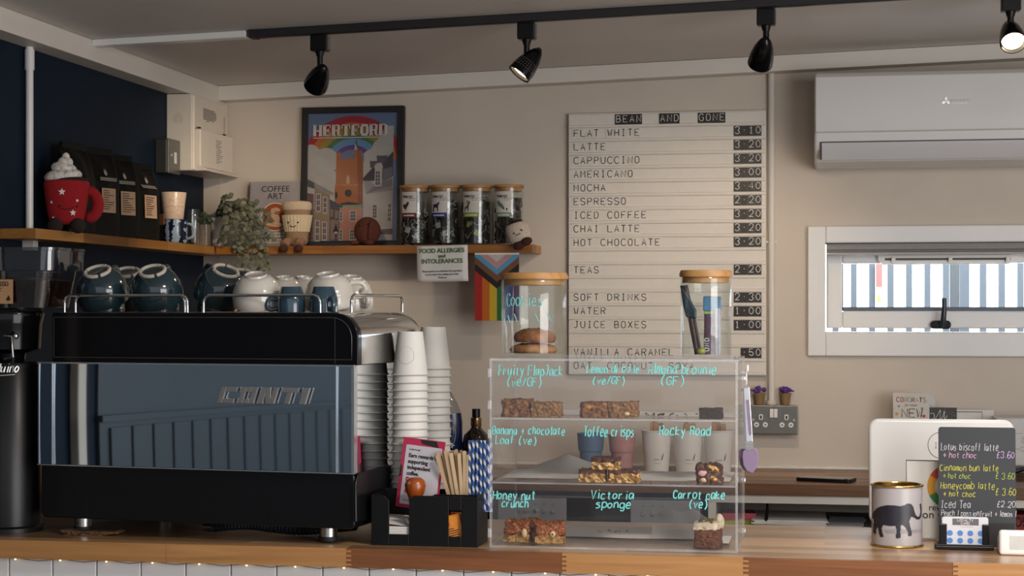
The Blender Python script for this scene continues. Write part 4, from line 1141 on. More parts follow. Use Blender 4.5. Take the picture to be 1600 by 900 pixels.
# lettering with slab serifs
m = MB(); LW = pm('poster_white', (0.62, 0.57, 0.55), .5)
def slab(txt, a0, a1, b0, b1):
    n = len(txt); cw = (a1 - a0) / n
    SH = {'H': [(0, 0, .3, 1), (.62, 0, .92, 1), (.2, .42, .7, .54)], 'E': [(.05, 0, .38, 1), (.05, 0, .85, .1), (.05, .9, .85, 1), (.3, .44, .62, .56), (.76, 0, .85, .28), (.76, .72, .85, 1), (.56, .34, .64, .66)],
          'R': [(.0, 0, .33, 1), (.2, .9, .7, 1), (.2, .44, .7, .54), (.6, .5, .86, .94), (.55, .08, .8, .46), (.7, 0, .95, .1)], 'T': [(.33, 0, .64, 1), (.02, .9, .95, 1), (.02, .66, .12, 1), (.85, .66, .95, 1)],
          'F': [(.08, 0, .4, 1), (.08, .9, .88, 1), (.78, .68, .88, 1), (.3, .44, .66, .56), (.58, .34, .66, .66)], 'O': [(.02, .18, .32, .82), (.62, .18, .92, .82), (.15, .0, .8, .2), (.15, .8, .8, 1)], 'D': [(.02, 0, .34, 1), (.2, 0, .7, .1), (.2, .9, .7, 1), (.6, .1, .9, .9)]}
    for i, ch in enumerate(txt):
        for (x0, z0, x1, z1) in SH[ch]:
            q0, q1 = A(a0 + (i + x0) * cw, b1 - z0 * (b1 - b0)), A(a0 + (i + x1) * cw, b1 - z1 * (b1 - b0))
            m.box(min(q0[0], q1[0]), max(q0[0], q1[0]), .0048, .0075, min(q0[1], q1[1]), max(q0[1], q1[1]))
        if ch in 'HRTF':
            for (x0, x1) in ({'H': ((-.06, .36), (.56, .98)), 'R': ((-.06, .4),), 'T': ((.22, .75),), 'F': ((.0, .52),)}[ch]):
                for zz in ((0, .07), (.93, 1)) if ch in 'HR' else ((0, .07),):
                    q0, q1 = A(a0 + (i + x0) * cw, b1 - zz[0] * (b1 - b0)), A(a0 + (i + x1) * cw, b1 - zz[1] * (b1 - b0))
                    m.box(q0[0], q1[0], .0048, .0075, q0[1], q1[1])
slab('HERTFORD', 72, 548, 120, 192)
q0, q1 = A(72, 204), A(485, 199); m.box(q0[0], q1[0], .0048, .0075, q0[1], q1[1])
m.build('poster_lettering', LW, t, smooth=0)
MB().box(fb, pw - fb, .0025, .0035, fb, ph - fb).build('glazing', clear('poster_glass', (.98, .98, .98), .025, .3, .04), t, smooth=0)

# ---- plush takeaway cup sitting on the shelf edge
p = at(464, 383, SF + .03); S = px(1, p)
t = thing('plush_cup', 'beige plush takeaway cup toy with a smile, legs over the shelf edge', 'soft toy', (p.x, p.y, ST + .0005), R(-6))
FB = pm('tan_plush', (0.29, 0.19, 0.115), .95, var=.12, scale=200, bump=.3); FC = pm('cream_corduroy', (0.60, 0.49, 0.33), .95, var=.1, scale=200, bump=.3)
FL = pm('cream_plush', (0.55, 0.43, 0.31), .95, var=.1, scale=200, bump=.3)
D = Matrix.Diagonal((1, .7, 1, 1))
m = MB(); m.lathe([(0, 2 * S), (15 * S, 2 * S), (18 * S, 6 * S), (20.5 * S, 34 * S), (22.5 * S, 58 * S), (22 * S, 60 * S), (0, 60 * S)], 32, M=D); m.build('body', FB, t)
m = MB(); m.lathe([(0, 57 * S), (23 * S, 56 * S), (24.5 * S, 60 * S), (24 * S, 66 * S), (21 * S, 69 * S), (12 * S, 70.5 * S), (0, 70.5 * S)], 32, M=D); m.build('lid', FL, t)
def rib(a, b):
    an = 2 * PI * a; r_ = (19 + 4.6 * b) * S * (1.06 + .02 * math.cos(26 * an)); return (r_ * math.cos(an), .7 * r_ * math.sin(an), (22 + 26 * b) * S)
m = MB(); m.grid(rib, 208, 6); m.build('corduroy_band', FC, t)
m = MB()
for k in (-1, 1): m.ell((k * 8 * S, -15.5 * S, 36 * S), 1.5 * S, n=10, m=8)
m.tube([(x * S, -16.2 * S, (32 - 2.6 * math.cos(x / 5.5 * 1.4)) * S) for x in (-5, -3.5, -2, 0, 2, 3.5, 5)], .55 * S, 6); m.build('stitched_face', DKB, t)
for k in (-1, 1):
    m = MB(); m.tube([(k * 10 * S, -4 * S, 5 * S), (k * 11 * S, -17 * S, 5 * S), (k * 12 * S, -22 * S, 0 * S)], [8 * S, 7.5 * S, 7 * S], 14)
    lg = m.build('leg', pm('peach_plush', (0.30, 0.155, 0.095), .95, var=.1, scale=200, bump=.3), t)
    m = MB(); m.ell((k * 12.5 * S, -24.5 * S, -5 * S), (7.5 * S, 6.5 * S, 6 * S)); m.build('shoe', pm('maroon_plush', (0.055, 0.016, 0.010), .95, bump=.3), lg)

# ---- brown plush bean
p = at(574, 381, SF + .045); S = px(1, p)
t = thing('plush_bean', 'dark brown plush coffee bean in front of the framed poster', 'soft toy', (p.x, p.y, ST + .0005), R(-14))
BEAN = pm('brown_plush', (0.075, 0.018, 0.010), .95, var=.2, scale=150, bump=.4)
def bean(a, b):
    th, ph_ = 2 * PI * a, PI * b
    x, y, z = math.sin(ph_) * math.cos(th), math.sin(ph_) * math.sin(th), -math.cos(ph_)
    g = math.exp(-((x - .25 - .1 * z) / .11) ** 2) * (1 if y < 0 else 0)
    return (x * 22.5 * S, y * (15 - 4.5 * g) * S, (z * 22 + 23) * S)
m = MB(); m.grid(bean, 72, 36); m.build('body', BEAN, t, smooth=80)
for k in (-1, 1):
    m = MB(); m.ell((k * 13 * S - 5 * S, -9 * S, 4.5 * S), (8 * S, 7 * S, 4.5 * S)); m.build('foot', BEAN, t)
m = MB()
for (a_, b_) in ((-6, 31), (9, 33)): m.ell((a_ * S, -14.2 * S, b_ * S), 1.3 * S, n=8, m=6)
m.build('eyes', BLACKG, t)

# ---- tea jars
TEA = [('red banded label with a dark cockerel', 'first tea jar right of the poster, red banded label with a cockerel', (0.13, 0.015, 0.03), 648.5, 23.5),
       ('blue', 'second tea jar from the poster, blue banded label with a dog', (0.02, 0.03, 0.17), 695.5, 24),
       ('lime', 'third tea jar from the poster, lime banded label with a stag', (0.25, 0.31, 0.02), 744.5, 24.5),
       ('mint', 'fourth tea jar from the poster, pale green banded label with mint leaves', (0.20, 0.28, 0.20), 794.5, 23.5)]
TEABAG = mix_mat('dark_tea', [(0.3, '#0c0a0a'), (0.6, '#1d1916'), (0.8, '#2b2521')], 60, .9, .5)
TEABAG2 = mix_mat('grey_tea', [(0.3, '#1d1612'), (0.55, '#3c3028'), (0.8, '#54463a')], 60, .9, .5)
STR = pm('tea_string', (0.5, 0.48, 0.44), .8)
def curve_map(r, yoff=0.0):
    return lambda s_, z_: (r * math.sin(s_ / r), -r * math.cos(s_ / r), z_)
for i, (_, lab, col, u, hw) in enumerate(TEA):
    p = at(u, 381, SF + .062); S = px(1, p)
    r_, h_ = hw * S, 93.5 * S
    t = thing('tea_jar', lab, 'jar', (p.x, p.y, ST + .0005), 0, 'tea jars on the back shelf')
    m = MB(); m.lathe([(0, .0), (r_ * .93, 0), (r_, .004), (r_, h_ - .011), (r_ * .96, h_ - .009), (r_ * .94, h_ - .011), (r_ * .945, .006), (0, .005)], 36); m.build('glass', GLASS, t)
    m = MB(); m.lathe([(0, h_ - .020), (r_ * .90, h_ - .020), (r_ * .90, h_ - .0085), (r_ * 1.03, h_ - .0085), (r_ * 1.04, h_ - .003), (r_ * 1.0, h_), (0, h_)], 36); m.build('lid', LIDW, t)
    rg = random.Random(50 + i)
    fill = h_ * (.60, .78, .80, .80)[i]
    m = MB()
    k = 0
    while k < 90:
        a_, q_ = rg.uniform(0, 2 * PI), r_ * .72 * math.sqrt(rg.random()); z_ = rg.uniform(.016, fill - .012)
        m.cbox((q_ * math.cos(a_), q_ * math.sin(a_), z_), (.024, .010, .022), (rg.uniform(0, 3), rg.uniform(0, 3), rg.uniform(0, 3))); k += 1
    m.lathe([(0, .007), (r_ * .84, .007), (r_ * .86, fill * .5), (r_ * .8, fill - .014), (0, fill - .004)], 20)
    o = m.build('tea_bags', TEABAG if i < 3 else TEABAG2, t, smooth=0); o['kind'] = 'stuff'
    m = MB()
    for k in range(26):
        a_ = rg.uniform(-2.9, -.2); z_ = rg.uniform(.012, fill); rr = r_ * .905
        pts = []
        for j in range(5):
            a_ += rg.uniform(-.28, .28); z_ = min(fill + .004, max(.01, z_ + rg.uniform(-.014, .014))); pts.append(Vector((rr * math.cos(a_), rr * math.sin(a_), z_)))
        m.tube(catmull3(pts, 3), .0006, 4)
    m.build('tea_strings', STR, t)
    if i < 3:
        m = MB()
        for k in range(3 if i == 2 else 3):
            a_ = (-1.15, -1.9, -1.35)[k]; z_ = fill * (.86, .42, .25)[k]; rr = r_ * .9
            M = Matrix.Translation((rr * math.cos(a_), rr * math.sin(a_), z_)) @ Matrix.Rotation(a_ + PI / 2, 4, 'Z') @ Matrix.Rotation(rg.uniform(-.5, .5), 4, 'Y')
            m.T = M; m.box(-.0085, .0085, -.0006, .0006, -.0085, .0085); m.T = Matrix()
        m.build('tea_tags', pm('green_tag', (0.27, 0.32, 0.06), .6) if i == 2 else pm('grey_tag', (0.42, 0.41, 0.39), .6), t, smooth=0)
    # label wrapped on the glass
    rl = r_ + .0006
    L0, L1 = -r_ * .80, r_ * .33
    if i == 2 or i == 3: L0, L1 = -r_ * .78, r_ * .36
    z1_, z0_, zb_ = h_ * .885, h_ * .46, h_ * .535
    m = MB(); m.mat(0).strips([[(L0, zb_), (L1, zb_), (L1, z1_), (L0, z1_)]], curve_map(rl), 14); m.mat(1).strips([[(L0, z0_), (L1, z0_), (L1, zb_), (L0, zb_)]], curve_map(rl), 14)
    lb = m.build('label', [pm('cream_label', (0.62, 0.58, 0.53), .6), pm('label_band_%d' % i, col, .6)], t)
    m = MB()
    write(m, 'teapigs.', (0, 0, 0), .0085, fit=(L1 - L0) * .78, r=.00075, map2=lambda a_, b_, L0=L0, z=z1_ - .018, f=curve_map(rl + .0004): f(L0 + .005 + a_, z + b_))
    Lw = L1 - L0
    PIC = [[[(.10, .48), (.20, .62), (.30, .55), (.42, .70), (.50, .80), (.55, .66), (.50, .50), (.42, .38), (.36, .22), (.34, .10), (.31, .22), (.20, .32)]],
           [[(.10, .08), (.14, .40), (.12, .55), (.30, .60), (.42, .62), (.50, .72), (.58, .72), (.54, .58), (.48, .48), (.48, .08), (.43, .08), (.40, .34), (.22, .34), (.20, .08)]],
           [[(.10, .10), (.14, .36), (.26, .42), (.36, .62), (.26, .74), (.30, .86), (.36, .70), (.46, .88), (.44, .70), (.52, .74), (.44, .58), (.40, .36), (.38, .10), (.34, .10), (.32, .28), (.18, .26), (.15, .10)]],
           [[(.12, .78), (.24, .80), (.36, .64), (.46, .58), (.60, .34), (.62, .18), (.50, .20), (.40, .34), (.26, .40), (.16, .56)]]][i]
    m2 = MB(); m2.strips([[(L0 + a_ * Lw, zb_ + (z1_ - .02 - zb_) * b_) for a_, b_ in q] for q in PIC], curve_map(rl + .0004), 26)
    m2.build('label_picture', [pm('cockerel_brown', (0.035, 0.012, 0.012), .7), pm('dog_navy', (0.02, 0.025, 0.07), .7), pm('stag_green', (0.06, 0.085, 0.02), .7), pm('mint_green', (0.09, 0.16, 0.10), .7)][i], lb, smooth=0)
    for (a_, b_, z_) in ((.45, .95, .66), (.55, .92, .58)): m.strips([[(L0 + a_ * Lw, zb_ + (z1_ - zb_) * z_), (L0 + b_ * Lw, zb_ + (z1_ - zb_) * z_), (L0 + b_ * Lw, zb_ + (z1_ - zb_) * z_ + .001), (L0 + a_ * Lw, zb_ + (z1_ - zb_) * z_ + .001)]], curve_map(rl + .0004), 6)
    m.build('label_print', INK, lb)
    m = MB(); x = L0 + Lw * .15
    while x < L0 + Lw * .8: w_ = rg.uniform(.002, .005); m.strips([[(x, z0_ + .004), (x + w_, z0_ + .004), (x + w_, z0_ + .008), (x, z0_ + .008)]], curve_map(rl + .0004), 2); x += w_ + .0012
    m.build('band_print', PAPER, lb, smooth=0)

# ---- plush cube toy
p = at(812, 383, SF - .020); S = px(1, p)
t = thing('plush_marshmallow', 'small cream plush toy with brown feet tilted at the shelf end', 'soft toy', (p.x, p.y, ST + .0005), R(-12))
m = MB(); m.lathe([(0, -17 * S), (14 * S, -17 * S), (20 * S, -13 * S), (21 * S, 10 * S), (17 * S, 15 * S), (0, 16 * S)], 28, (-2 * S, 0, 18 * S), Matrix.Rotation(R(-16), 4, 'Y') @ Matrix.Diagonal((1, .8, 1, 1))); m.build('body', pm('cream_fleece', (0.55, 0.46, 0.385), .95, var=.1, scale=150, bump=.4), t, sub=1)
m = MB(); m.ell((-9 * S, 2 * S, 33 * S), (13 * S, 10 * S, 4 * S), (0, R(-20), 0)); m.build('brown_top', DKB, t)
for k, c in enumerate(((4, -12, -3), (16, -12, 3))):
    m = MB(); m.ell((c[0] * S, c[1] * S, c[2] * S), (10 * S, 6 * S, 6.5 * S), (0, R(-20), 0)); m.build('foot', pm('brown_foot', (0.05, 0.013, 0.010), .95, bump=.3), t)
m = MB()
for (a_, b_) in ((-3, 16), (10, 21)): m.ell((a_ * S, -16.5 * S, b_ * S), 1.3 * S, n=8, m=6)
m.tube([(x * S, -17 * S, (14.5 + x * .3 - 2 * math.cos((x - 4) / 4)) * S) for x in (0, 2, 4, 6, 8)], .5 * S, 5); m.build('stitched_face', DKB, t)

# ---- allergy sign and flag
a, b = at(652, 441, SF - .004), at(731.5, 384, SF - .004)
w_, h_ = b.x - a.x, b.z - a.z
t = thing('allergy_sign', 'white food allergies notice fixed to the back shelf edge', 'sign', (a.x, SF - .0012, a.z), rot=(0, R(-1.2), 0))
m = MB(); m.grid(lambda i, j: (i * w_, -.003 * math.sin(PI * (1 - j)) * (1 - j) - .0004, j * h_), 8, 10); o = m.build('card', PAPER, t); so = o.modifiers.new('thickness', 'SOLIDIFY'); so.thickness = .0006
GRN = pm('dark_green_ink', (0.085, 0.17, 0.045), .7)
type_text('heading', 'FOOD ALLERGIES', .0195, GRN, t, (w_ * .5, -.0045, h_ * .80), bold=.0003, sx=.94)
type_text('heading', 'and', .016, GRN, t, (w_ * .5, -.0045, h_ * .665), bold=.0003)
type_text('heading', 'INTOLERANCES', .0195, GRN, t, (w_ * .5, -.0045, h_ * .51), bold=.0003, sx=.94)
for k, s in enumerate(('Please speak to our staff about the ingredients', 'in your meal, when making your order.', 'Thank you')):
    type_text('small_print', s, .0078, INK, t, (w_ * .5, -.0045, h_ * (.27 - k * .088)), sx=.86)
yF = SF + .004
a, b = at(742, 501, yF), at(811, 394, yF)
w_, h_ = b.x - a.x, b.z - a.z
t = thing('pride_flag', 'progress pride flag hanging from the back shelf', 'flag', (a.x, yF, a.z))
FLG = [('flag_red', (0.36, .015, .012)), ('flag_orange', (0.48, .11, .01)), ('flag_yellow', (0.50, .36, .02)), ('flag_green', (0.015, .12, .04)), ('flag_blue', (0.02, .05, .24)), ('flag_violet', (0.07, .02, .11)),
       ('flag_black', (0.012, .010, .010)), ('flag_brown', (0.15, .065, .03)), ('flag_sky', (0.08, .28, .48)), ('flag_pink', (0.46, .25, .27)), ('flag_white', (0.5, .46, .44))]
m = MB(); 
for k in range(6): m.mat(k).box(k * w_ / 6, (k + 1) * w_ / 6, 0, .0008, 0, h_)
d_ = [(6, .74), (7, .60), (8, .46), (9, .34), (10, .20)]
for q, (mi, k) in enumerate(d_):
    zc_ = h_ * (1 - k * .72); half = min(w_ / 2, w_ * .5)
    ze = zc_ + w_ / 2 * .82
    pts = [(0, h_ * .985), (0, min(h_ * .985, ze)), (w_ / 2, zc_), (w_, min(h_ * .985, ze)), (w_, h_ * .985)]
    if ze >= h_ * .985:
        ww = (h_ * .985 - zc_) / .82; pts = [(w_ / 2 - ww, h_ * .985), (w_ / 2, zc_), (w_ / 2 + ww, h_ * .985)]
    m.mat(mi).prism(pts, -.0002 * (q + 1), 0)
m.build('cloth', [pm(n, c, .8, scale=300) for n, c in FLG], t, smooth=0)
MB().box(0, w_, -.0016, .0016, h_ * .965, h_ + .0015).build('header_tape', PAPER, t, smooth=0)

# ------------------------------------------------------------------ coffee machine (its back faces the room)
MA = R(-7.0)
MO = Vector((-.959, 3.526, CT))                      # front right corner at the worktop
ML = .745
ex, ey = Vector((math.cos(MA), math.sin(MA), 0)), Vector((-math.sin(MA), math.cos(MA), 0))
org = MO - ex * ML
t = thing('coffee_machine', 'large black and chrome espresso machine with mirrored blue back panel', 'coffee machine', org, MA)
MIRROR = pm('mirror_steel', (0.70, 0.72, 0.74), 0.03, 1.0, var=.01, scale=3)
MIRB = pm('polished_back_panel', (0.62, 0.72, 0.82), 0.035, 1.0, var=.01, scale=3)
BLKP = pm('satin_black_metal', (0.0045, 0.0045, 0.0055), 0.3, 0.0, var=.1, scale=60)
zl0, zp0, zp1, zt = .036, .153, .377, .486
D = .44
# lower body: black, spreading slightly at the right
m = MB(); m.prism(rrect(.0, ML - .003, zl0, zp0, .012), .012, D, 'y'); m.build('lower_body', BLKP, t, bevel=.004)
m = MB(); m.prism([(.005, zl0 + .015), (D * .92, zl0 + .015), (D, zl0 + .05), (D, zp0 + .0), (.02, zp0), (.005, zp0 - .02)], ML - .003, ML + .004, 'x'); m.build('lower_side', BLKP, t, bevel=.006)
# mirrored back panel, gently bowed
def pan(x0, x1):
    def fn(a, b):
        x = x0 + (x1 - x0) * a; s = x / ML
        return (x, .004 - .004 * (1 - (2 * s - 1) ** 2) - .0012 * (1 - (2 * b - 1) ** 2), zp0 + .002 + (zp1 - zp0 - .004) * b)
    return fn
def pan_rim(m, x0, x1):
    f = pan(x0, x1)
    for k in range(12):
        for q in ((lambda s: f(s, 0)), (lambda s: f(s, 1))):
            a_, b_ = q(k / 12), q((k + 1) / 12); m.add([a_, b_, (b_[0], .013, b_[2]), (a_[0], .013, a_[2])], [(0, 1, 2, 3)])
        for q in ((lambda s: f(0, s)), (lambda s: f(1, s))):
            a_, b_ = q(k / 12), q((k + 1) / 12); m.add([a_, b_, (b_[0], .013, b_[2]), (a_[0], .013, a_[2])], [(0, 1, 2, 3)])
    return m
m = MB(); m.grid(pan(.038, ML - .040), 40, 14); pan_rim(m, .038, ML - .040); m.build('back_panel', MIRB, t, smooth=50, recalc=False)
for xa_, xb_ in ((.002, .0355), (ML - .0375, ML - .006)):
    m = MB(); m.grid(pan(xa_, xb_), 4, 14); pan_rim(m, xa_, xb_); m.build('panel_end_strip', MIRB, t, smooth=50, recalc=False)
m = MB(); m.box(.0358, .0376, -.004, .010, zp0, zp1); m.box(ML - .0396, ML - .0378, -.004, .010, zp0, zp1); m.box(ML - .006, ML, .001, .02, zp0, zp1); m.box(0, .002, .001, .02, zp0, zp1); m.box(0, ML, -.003, .012, zp1 - .0022, zp1 + .001); m.box(0, ML, -.003, .012, zp0 - .001, zp0 + .0015); m.build('panel_trim', pm('bright_trim', (0.62, 0.64, 0.66), 0.2, 0.85), t, smooth=0)
MB().box(.004, ML - .012, .014, D - .02, zp0 + .0005, zp1 - .0005).build('inner_casing', BLKP, t, smooth=0)
MB().box(ML - .012, ML, .02, D - .005, zp0 + .0005, zp1 - .0005).build('side_mirror', MIRROR, t, smooth=0)
MB().box(0, .004, .02, D - .005, zp0 + .0005, zp1 - .0005).build('side_mirror', MIRROR, t, smooth=0)
# top hood with a chrome wrap at each end
hx1 = ML + .012
HX0 = .040
hood = rrect(HX0 - .001, hx1, zp1 + .001, zt, .052, 10, (0, 0, 1, 0))
m = MB(); m.prism(hood, -.006, .016); m.build('hood_front', BLACKG, t, bevel=.003)
inn = rrect(HX0 + .004, hx1 - .014, zp1 + .012, zt - .010, .044, 10, (0, 0, 1, 0))
m = MB(); m.tube([(x, -.0065, z) for x, z in inn], .0009, 5, closed=True); m.box(hx1 - .052, hx1 - .051, -.0068, -.005, zp1 + .004, zt - .01); m.build('hood_seams', pm('seam_grey', (0.05, 0.05, 0.05), .3), t, smooth=0)
HD = .385
m = MB()
out = rrect(HX0, hx1 - .001, zp1 + .002, zt - .001, .051, 10, (0, 0, 1, 0))
def hood_shell(a, b):
    return None
k = len(out)
prof = [(.016, 1.0), (HD * .3, 1.0), (HD * .6, 1.0), (HD * .9, 1.0), (HD * .97, .96), (HD, .86)]
vs, fs = [], []
cxm, czm = (out[0][0] + out[1][0]) / 2, zp1
for (y, s_) in prof:
    ins = (1 - s_) * .5
    for (x, z) in out:
        vs.append((cxm + (x - cxm) * (1 - ins * .12), y, czm + (z - czm) * (1 - ins * 1.2)))
for r_ in range(len(prof) - 1):
    for i in range(k): fs.append((r_ * k + i, r_ * k + (i + 1) % k, (r_ + 1) * k + (i + 1) % k, (r_ + 1) * k + i))
m.add(vs, fs); m.add(vs[-k:], [tuple(range(k))]); m.build('hood_wrap', pm('hood_chrome', (0.58, 0.56, 0.54), 0.12, 1.0, var=.05, scale=4), t, smooth=50)
MB().box(HX0 + .002, ML - .04, .016, .345, zt - .0008, zt + .0006).build('cup_tray', pm('tray_steel', (0.30, 0.22, 0.15), .3, .8), t, smooth=0)
# wire cup rails
ZR = zt + .037
def loc(u, v, Y):                 # machine-local point seen at (u, v) on the local plane Y
    d = ray(u, v); n = ey
    s = (org + ey * Y - _O).dot(n) / d.dot(n); w = _O + d * s - org
    return Vector((w.dot(ex), w.dot(ey), w.z))
def rail(x0, x1, Y, Y2=None):
    c = .014
    m = MB(); b0 = zt + .0004
    if Y2 is None: pts = [(x0, Y, b0), (x0, Y, ZR - c), (x0 + c * .3, Y, ZR - c * .3), (x0 + c, Y, ZR), (x1 - c, Y, ZR), (x1 - c * .3, Y, ZR - c * .3), (x1, Y, ZR - c), (x1, Y, b0)]
    else: pts = [(x0, Y, b0), (x0, Y, ZR - c), (x0, Y + c * .3, ZR - c * .3), (x0, Y + c, ZR), (x0, Y2 - c, ZR), (x0, Y2 - c * .3, ZR - c * .3), (x0, Y2, ZR - c), (x0, Y2, b0)]
    m.tube(pts, .0033, 10); m.build('cup_rail', CHROME, t)
RY = .016
rail(loc(118, 470, RY).x, loc(293, 470, RY).x, RY)
rail(loc(318, 470, RY).x, loc(500.5, 470, RY).x, RY)
xr = loc(549, 470, RY).x
rail(xr, 0, RY, RY + .30)
rail(loc(101, 470, RY + .010).x, loc(289, 470, RY + .010).x, RY + .010)
# feet
for (X, Y) in ((loc(130, 815, .075).x, .075), (loc(513, 830, .075).x, .075), (.10, .38), (.66, .38)):
    m = MB(); m.lathe([(0, .012), (.0185, .012), (.0185, zl0 + .002), (0, zl0 + .002)], 28, (X, Y, 0)); f = m.build('foot', STEEL, t)
    m = MB(); m.lathe([(0, 0.0004), (.0195, 0.0004), (.022, .003), (.021, .0118), (0, .0118)], 24, (X, Y, 0)); m.build('rubber_pad', BLACKM, f)
# raised maker's letters on the panel
LG = pm('logo_chrome', (0.62, 0.60, 0.58), 0.32, 0.9, var=.05)
q0 = loc(340, 628, -.007); q1 = loc(497, 628, -.007)
m = MB(); lw = (q1.x - q0.x) / 5.05; lh = .034; zb = q0.z - .002
def par(x0, z0, x1, z1, th=None):
    sh = .32
    pts = [(x0 + z0 * sh, z0), (x1 + z0 * sh, z0), (x1 + z1 * sh, z1), (x0 + z1 * sh, z1)]
    m.prism([(q0.x + a_, zb + b_) for a_, b_ in pts], -.012, -.004)
tk = .0122
for i, ch in enumerate('CONTI'):
    x = i * lw * 1.03; w_ = lw * .84
    if i == 4: w_ = tk * 1.25
    if ch == 'C': par(x, 0, x + tk, lh); par(x + tk, 0, x + w_, tk * .8); par(x + tk, lh - tk * .8, x + w_, lh)
    if ch == 'O': par(x, 0, x + tk, lh); par(x + w_ - tk, 0, x + w_, lh); par(x + tk, 0, x + w_ - tk, tk * .8); par(x + tk, lh - tk * .8, x + w_ - tk, lh)
    if ch == 'N':
        par(x, 0, x + tk, lh); par(x + w_ - tk, 0, x + w_, lh)
        sh = .32; m.prism([(q0.x + x + tk * .6 + lh * sh, zb + lh), (q0.x + x + tk * 1.7 + lh * sh, zb + lh), (q0.x + x + w_ - tk * .6, zb), (q0.x + x + w_ - tk * 1.7, zb)], -.012, -.004)
    if ch == 'T': par(x, lh - tk * .8, x + w_, lh); par(x + w_ * .5 - tk * .5, 0, x + w_ * .5 + tk * .5, lh - tk * .8)
    if ch == 'I': par(x, 0, x + w_, lh)
m.build('raised_lettering', LG, t, smooth=0, bevel=.001)
# drain hose under it
t2 = thing('drain_hose', 'dark ribbed hose lying on the worktop under the espresso machine', 'hose', tuple(org), MA)
pts = catmull3([Vector(q) for q in ((.36, .13, .014), (.40, .12, .02), (.45, .13, .022), (.50, .14, .016), (.56, .15, .012), (.62, .17, .016), (.66, .22, .018))], 14)
m = MB(); m.tube(pts, [.0105 + .0016 * (i % 2) for i in range(len(pts))], 10); m.build('hose', pm('dark_hose', (0.010, 0.014, 0.022), .4), t2, smooth=20)
m = MB(); m.tube([(.335, .135, .0125), (.362, .13, .0135)], [.010, .0115], 12); m.build('end_fitting', STEEL, t2)
p = atz(142, 836, CT)
t2 = thing('folded_cloth', 'folded brown cloth under the left front foot of the espresso machine', 'cloth', (p.x, p.y + .012, CT + .0003), R(4))
m = MB()
for k in range(3): m.grid(lambda a, b, k=k: (-.062 + .125 * a - .004 * k, -.022 + .05 * b + .003 * k, .0015 + .0036 * k * (1 - .6 * a) + .018 * max(0, a - .6) ** 1.5 + .0012 * math.sin(9 * a + k)), 20, 8)
o = m.build('cloth', mix_mat('scouring_cloth', [(.35, '#1d1410'), (.5, '#6d4a30'), (.7, '#8d6a4a')], 160, .95, .5), t2, smooth=60); so = o.modifiers.new('thickness', 'SOLIDIFY'); so.thickness = .0022

# ---- cups warming on the machine
TEAL = pm('teal_glaze', (0.016, 0.035, 0.045), 0.10, var=.2, scale=20, coat=.5)
WGL = pm('white_glaze', (0.62, 0.585, 0.53), 0.12, var=.03, scale=20, coat=.4)
RINGC = pm('unglazed_ring', (0.50, 0.45, 0.39), .7)
INC = pm('dark_glaze', (0.012, 0.022, 0.028), .15)
TOPZ = CT + zt + .0012
def big_cup(label, u, Y, tilt, spin, hr, glaze, group, dz=0.0, handle_a=None, foot=True, height=None, cat='cup'):
    """an upturned wide cup: rim down, foot ring up; tilt leans the foot towards the room"""
    q = loc(u, 470, Y); w = org + ex * q.x + ey * Y
    t = thing('coffee_cup', label, cat, (w.x, w.y, TOPZ + dz + hr * math.sin(abs(tilt)) + .0004), group=group, rot=(tilt, 0, spin))
    r_ = hr; h_ = height or hr * 1.16
    prof = [(r_ * .99, 0), (r_ * 1.0, h_ * .1), (r_ * 1.0, h_ * .28), (r_ * .95, h_ * .5), (r_ * .82, h_ * .74), (r_ * .62, h_ * .91), (r_ * .46, h_ * .97), (r_ * .44, h_ * .965), (0, h_ * .955)]
    inner = [(0, h_ * .90), (r_ * .55, h_ * .86), (r_ * .77, h_ * .70), (r_ * .90, h_ * .48), (r_ * .95, h_ * .26), (r_ * .955, 0), (r_ * .99, 0)]
    m = MB(); m.lathe(inner + prof[1:], 44); m.build('bowl', glaze, t, smooth=60)
    if foot:
        m = MB(); fr = r_ * .47
        for k in range(3):
            a0, a1 = k * 2 * PI / 3 + .1 + 1.1, (k + 1) * 2 * PI / 3 - .1 + 1.1
            m.tube([(fr * math.cos(a0 + (a1 - a0) * i / 10), fr * math.sin(a0 + (a1 - a0) * i / 10), h_ * .985) for i in range(11)], .0042, 8)
        m.build('foot_ring', RINGC, t)
    else:
        m = MB(); m.lathe([(r_ * .42, h_ * .95), (r_ * .46, h_ * .96), (r_ * .445, h_ * 1.03), (r_ * .41, h_ * 1.03), (r_ * .40, h_ * .985), (0, h_ * .98)], 32); m.build('foot_ring', glaze, t)
    if handle_a is not None:
        ca, sa = math.cos(handle_a), math.sin(handle_a)
        pts = [(r_ * .93, h_ * .22), (r_ * 1.22, h_ * .2), (r_ * 1.42, h_ * .38), (r_ * 1.30, h_ * .6), (r_ * .86, h_ * .66)]
        m = MB(); m.tube(catmull3([Vector((a_ * ca, a_ * sa, b_)) for a_, b_ in pts]), .0062, 10); m.build('handle', glaze, t)
    return t
GT, GW, GS = 'teal cups warming on the machine', 'white cups warming on the machine', 'small teal cups on the machine'
hr = .0575
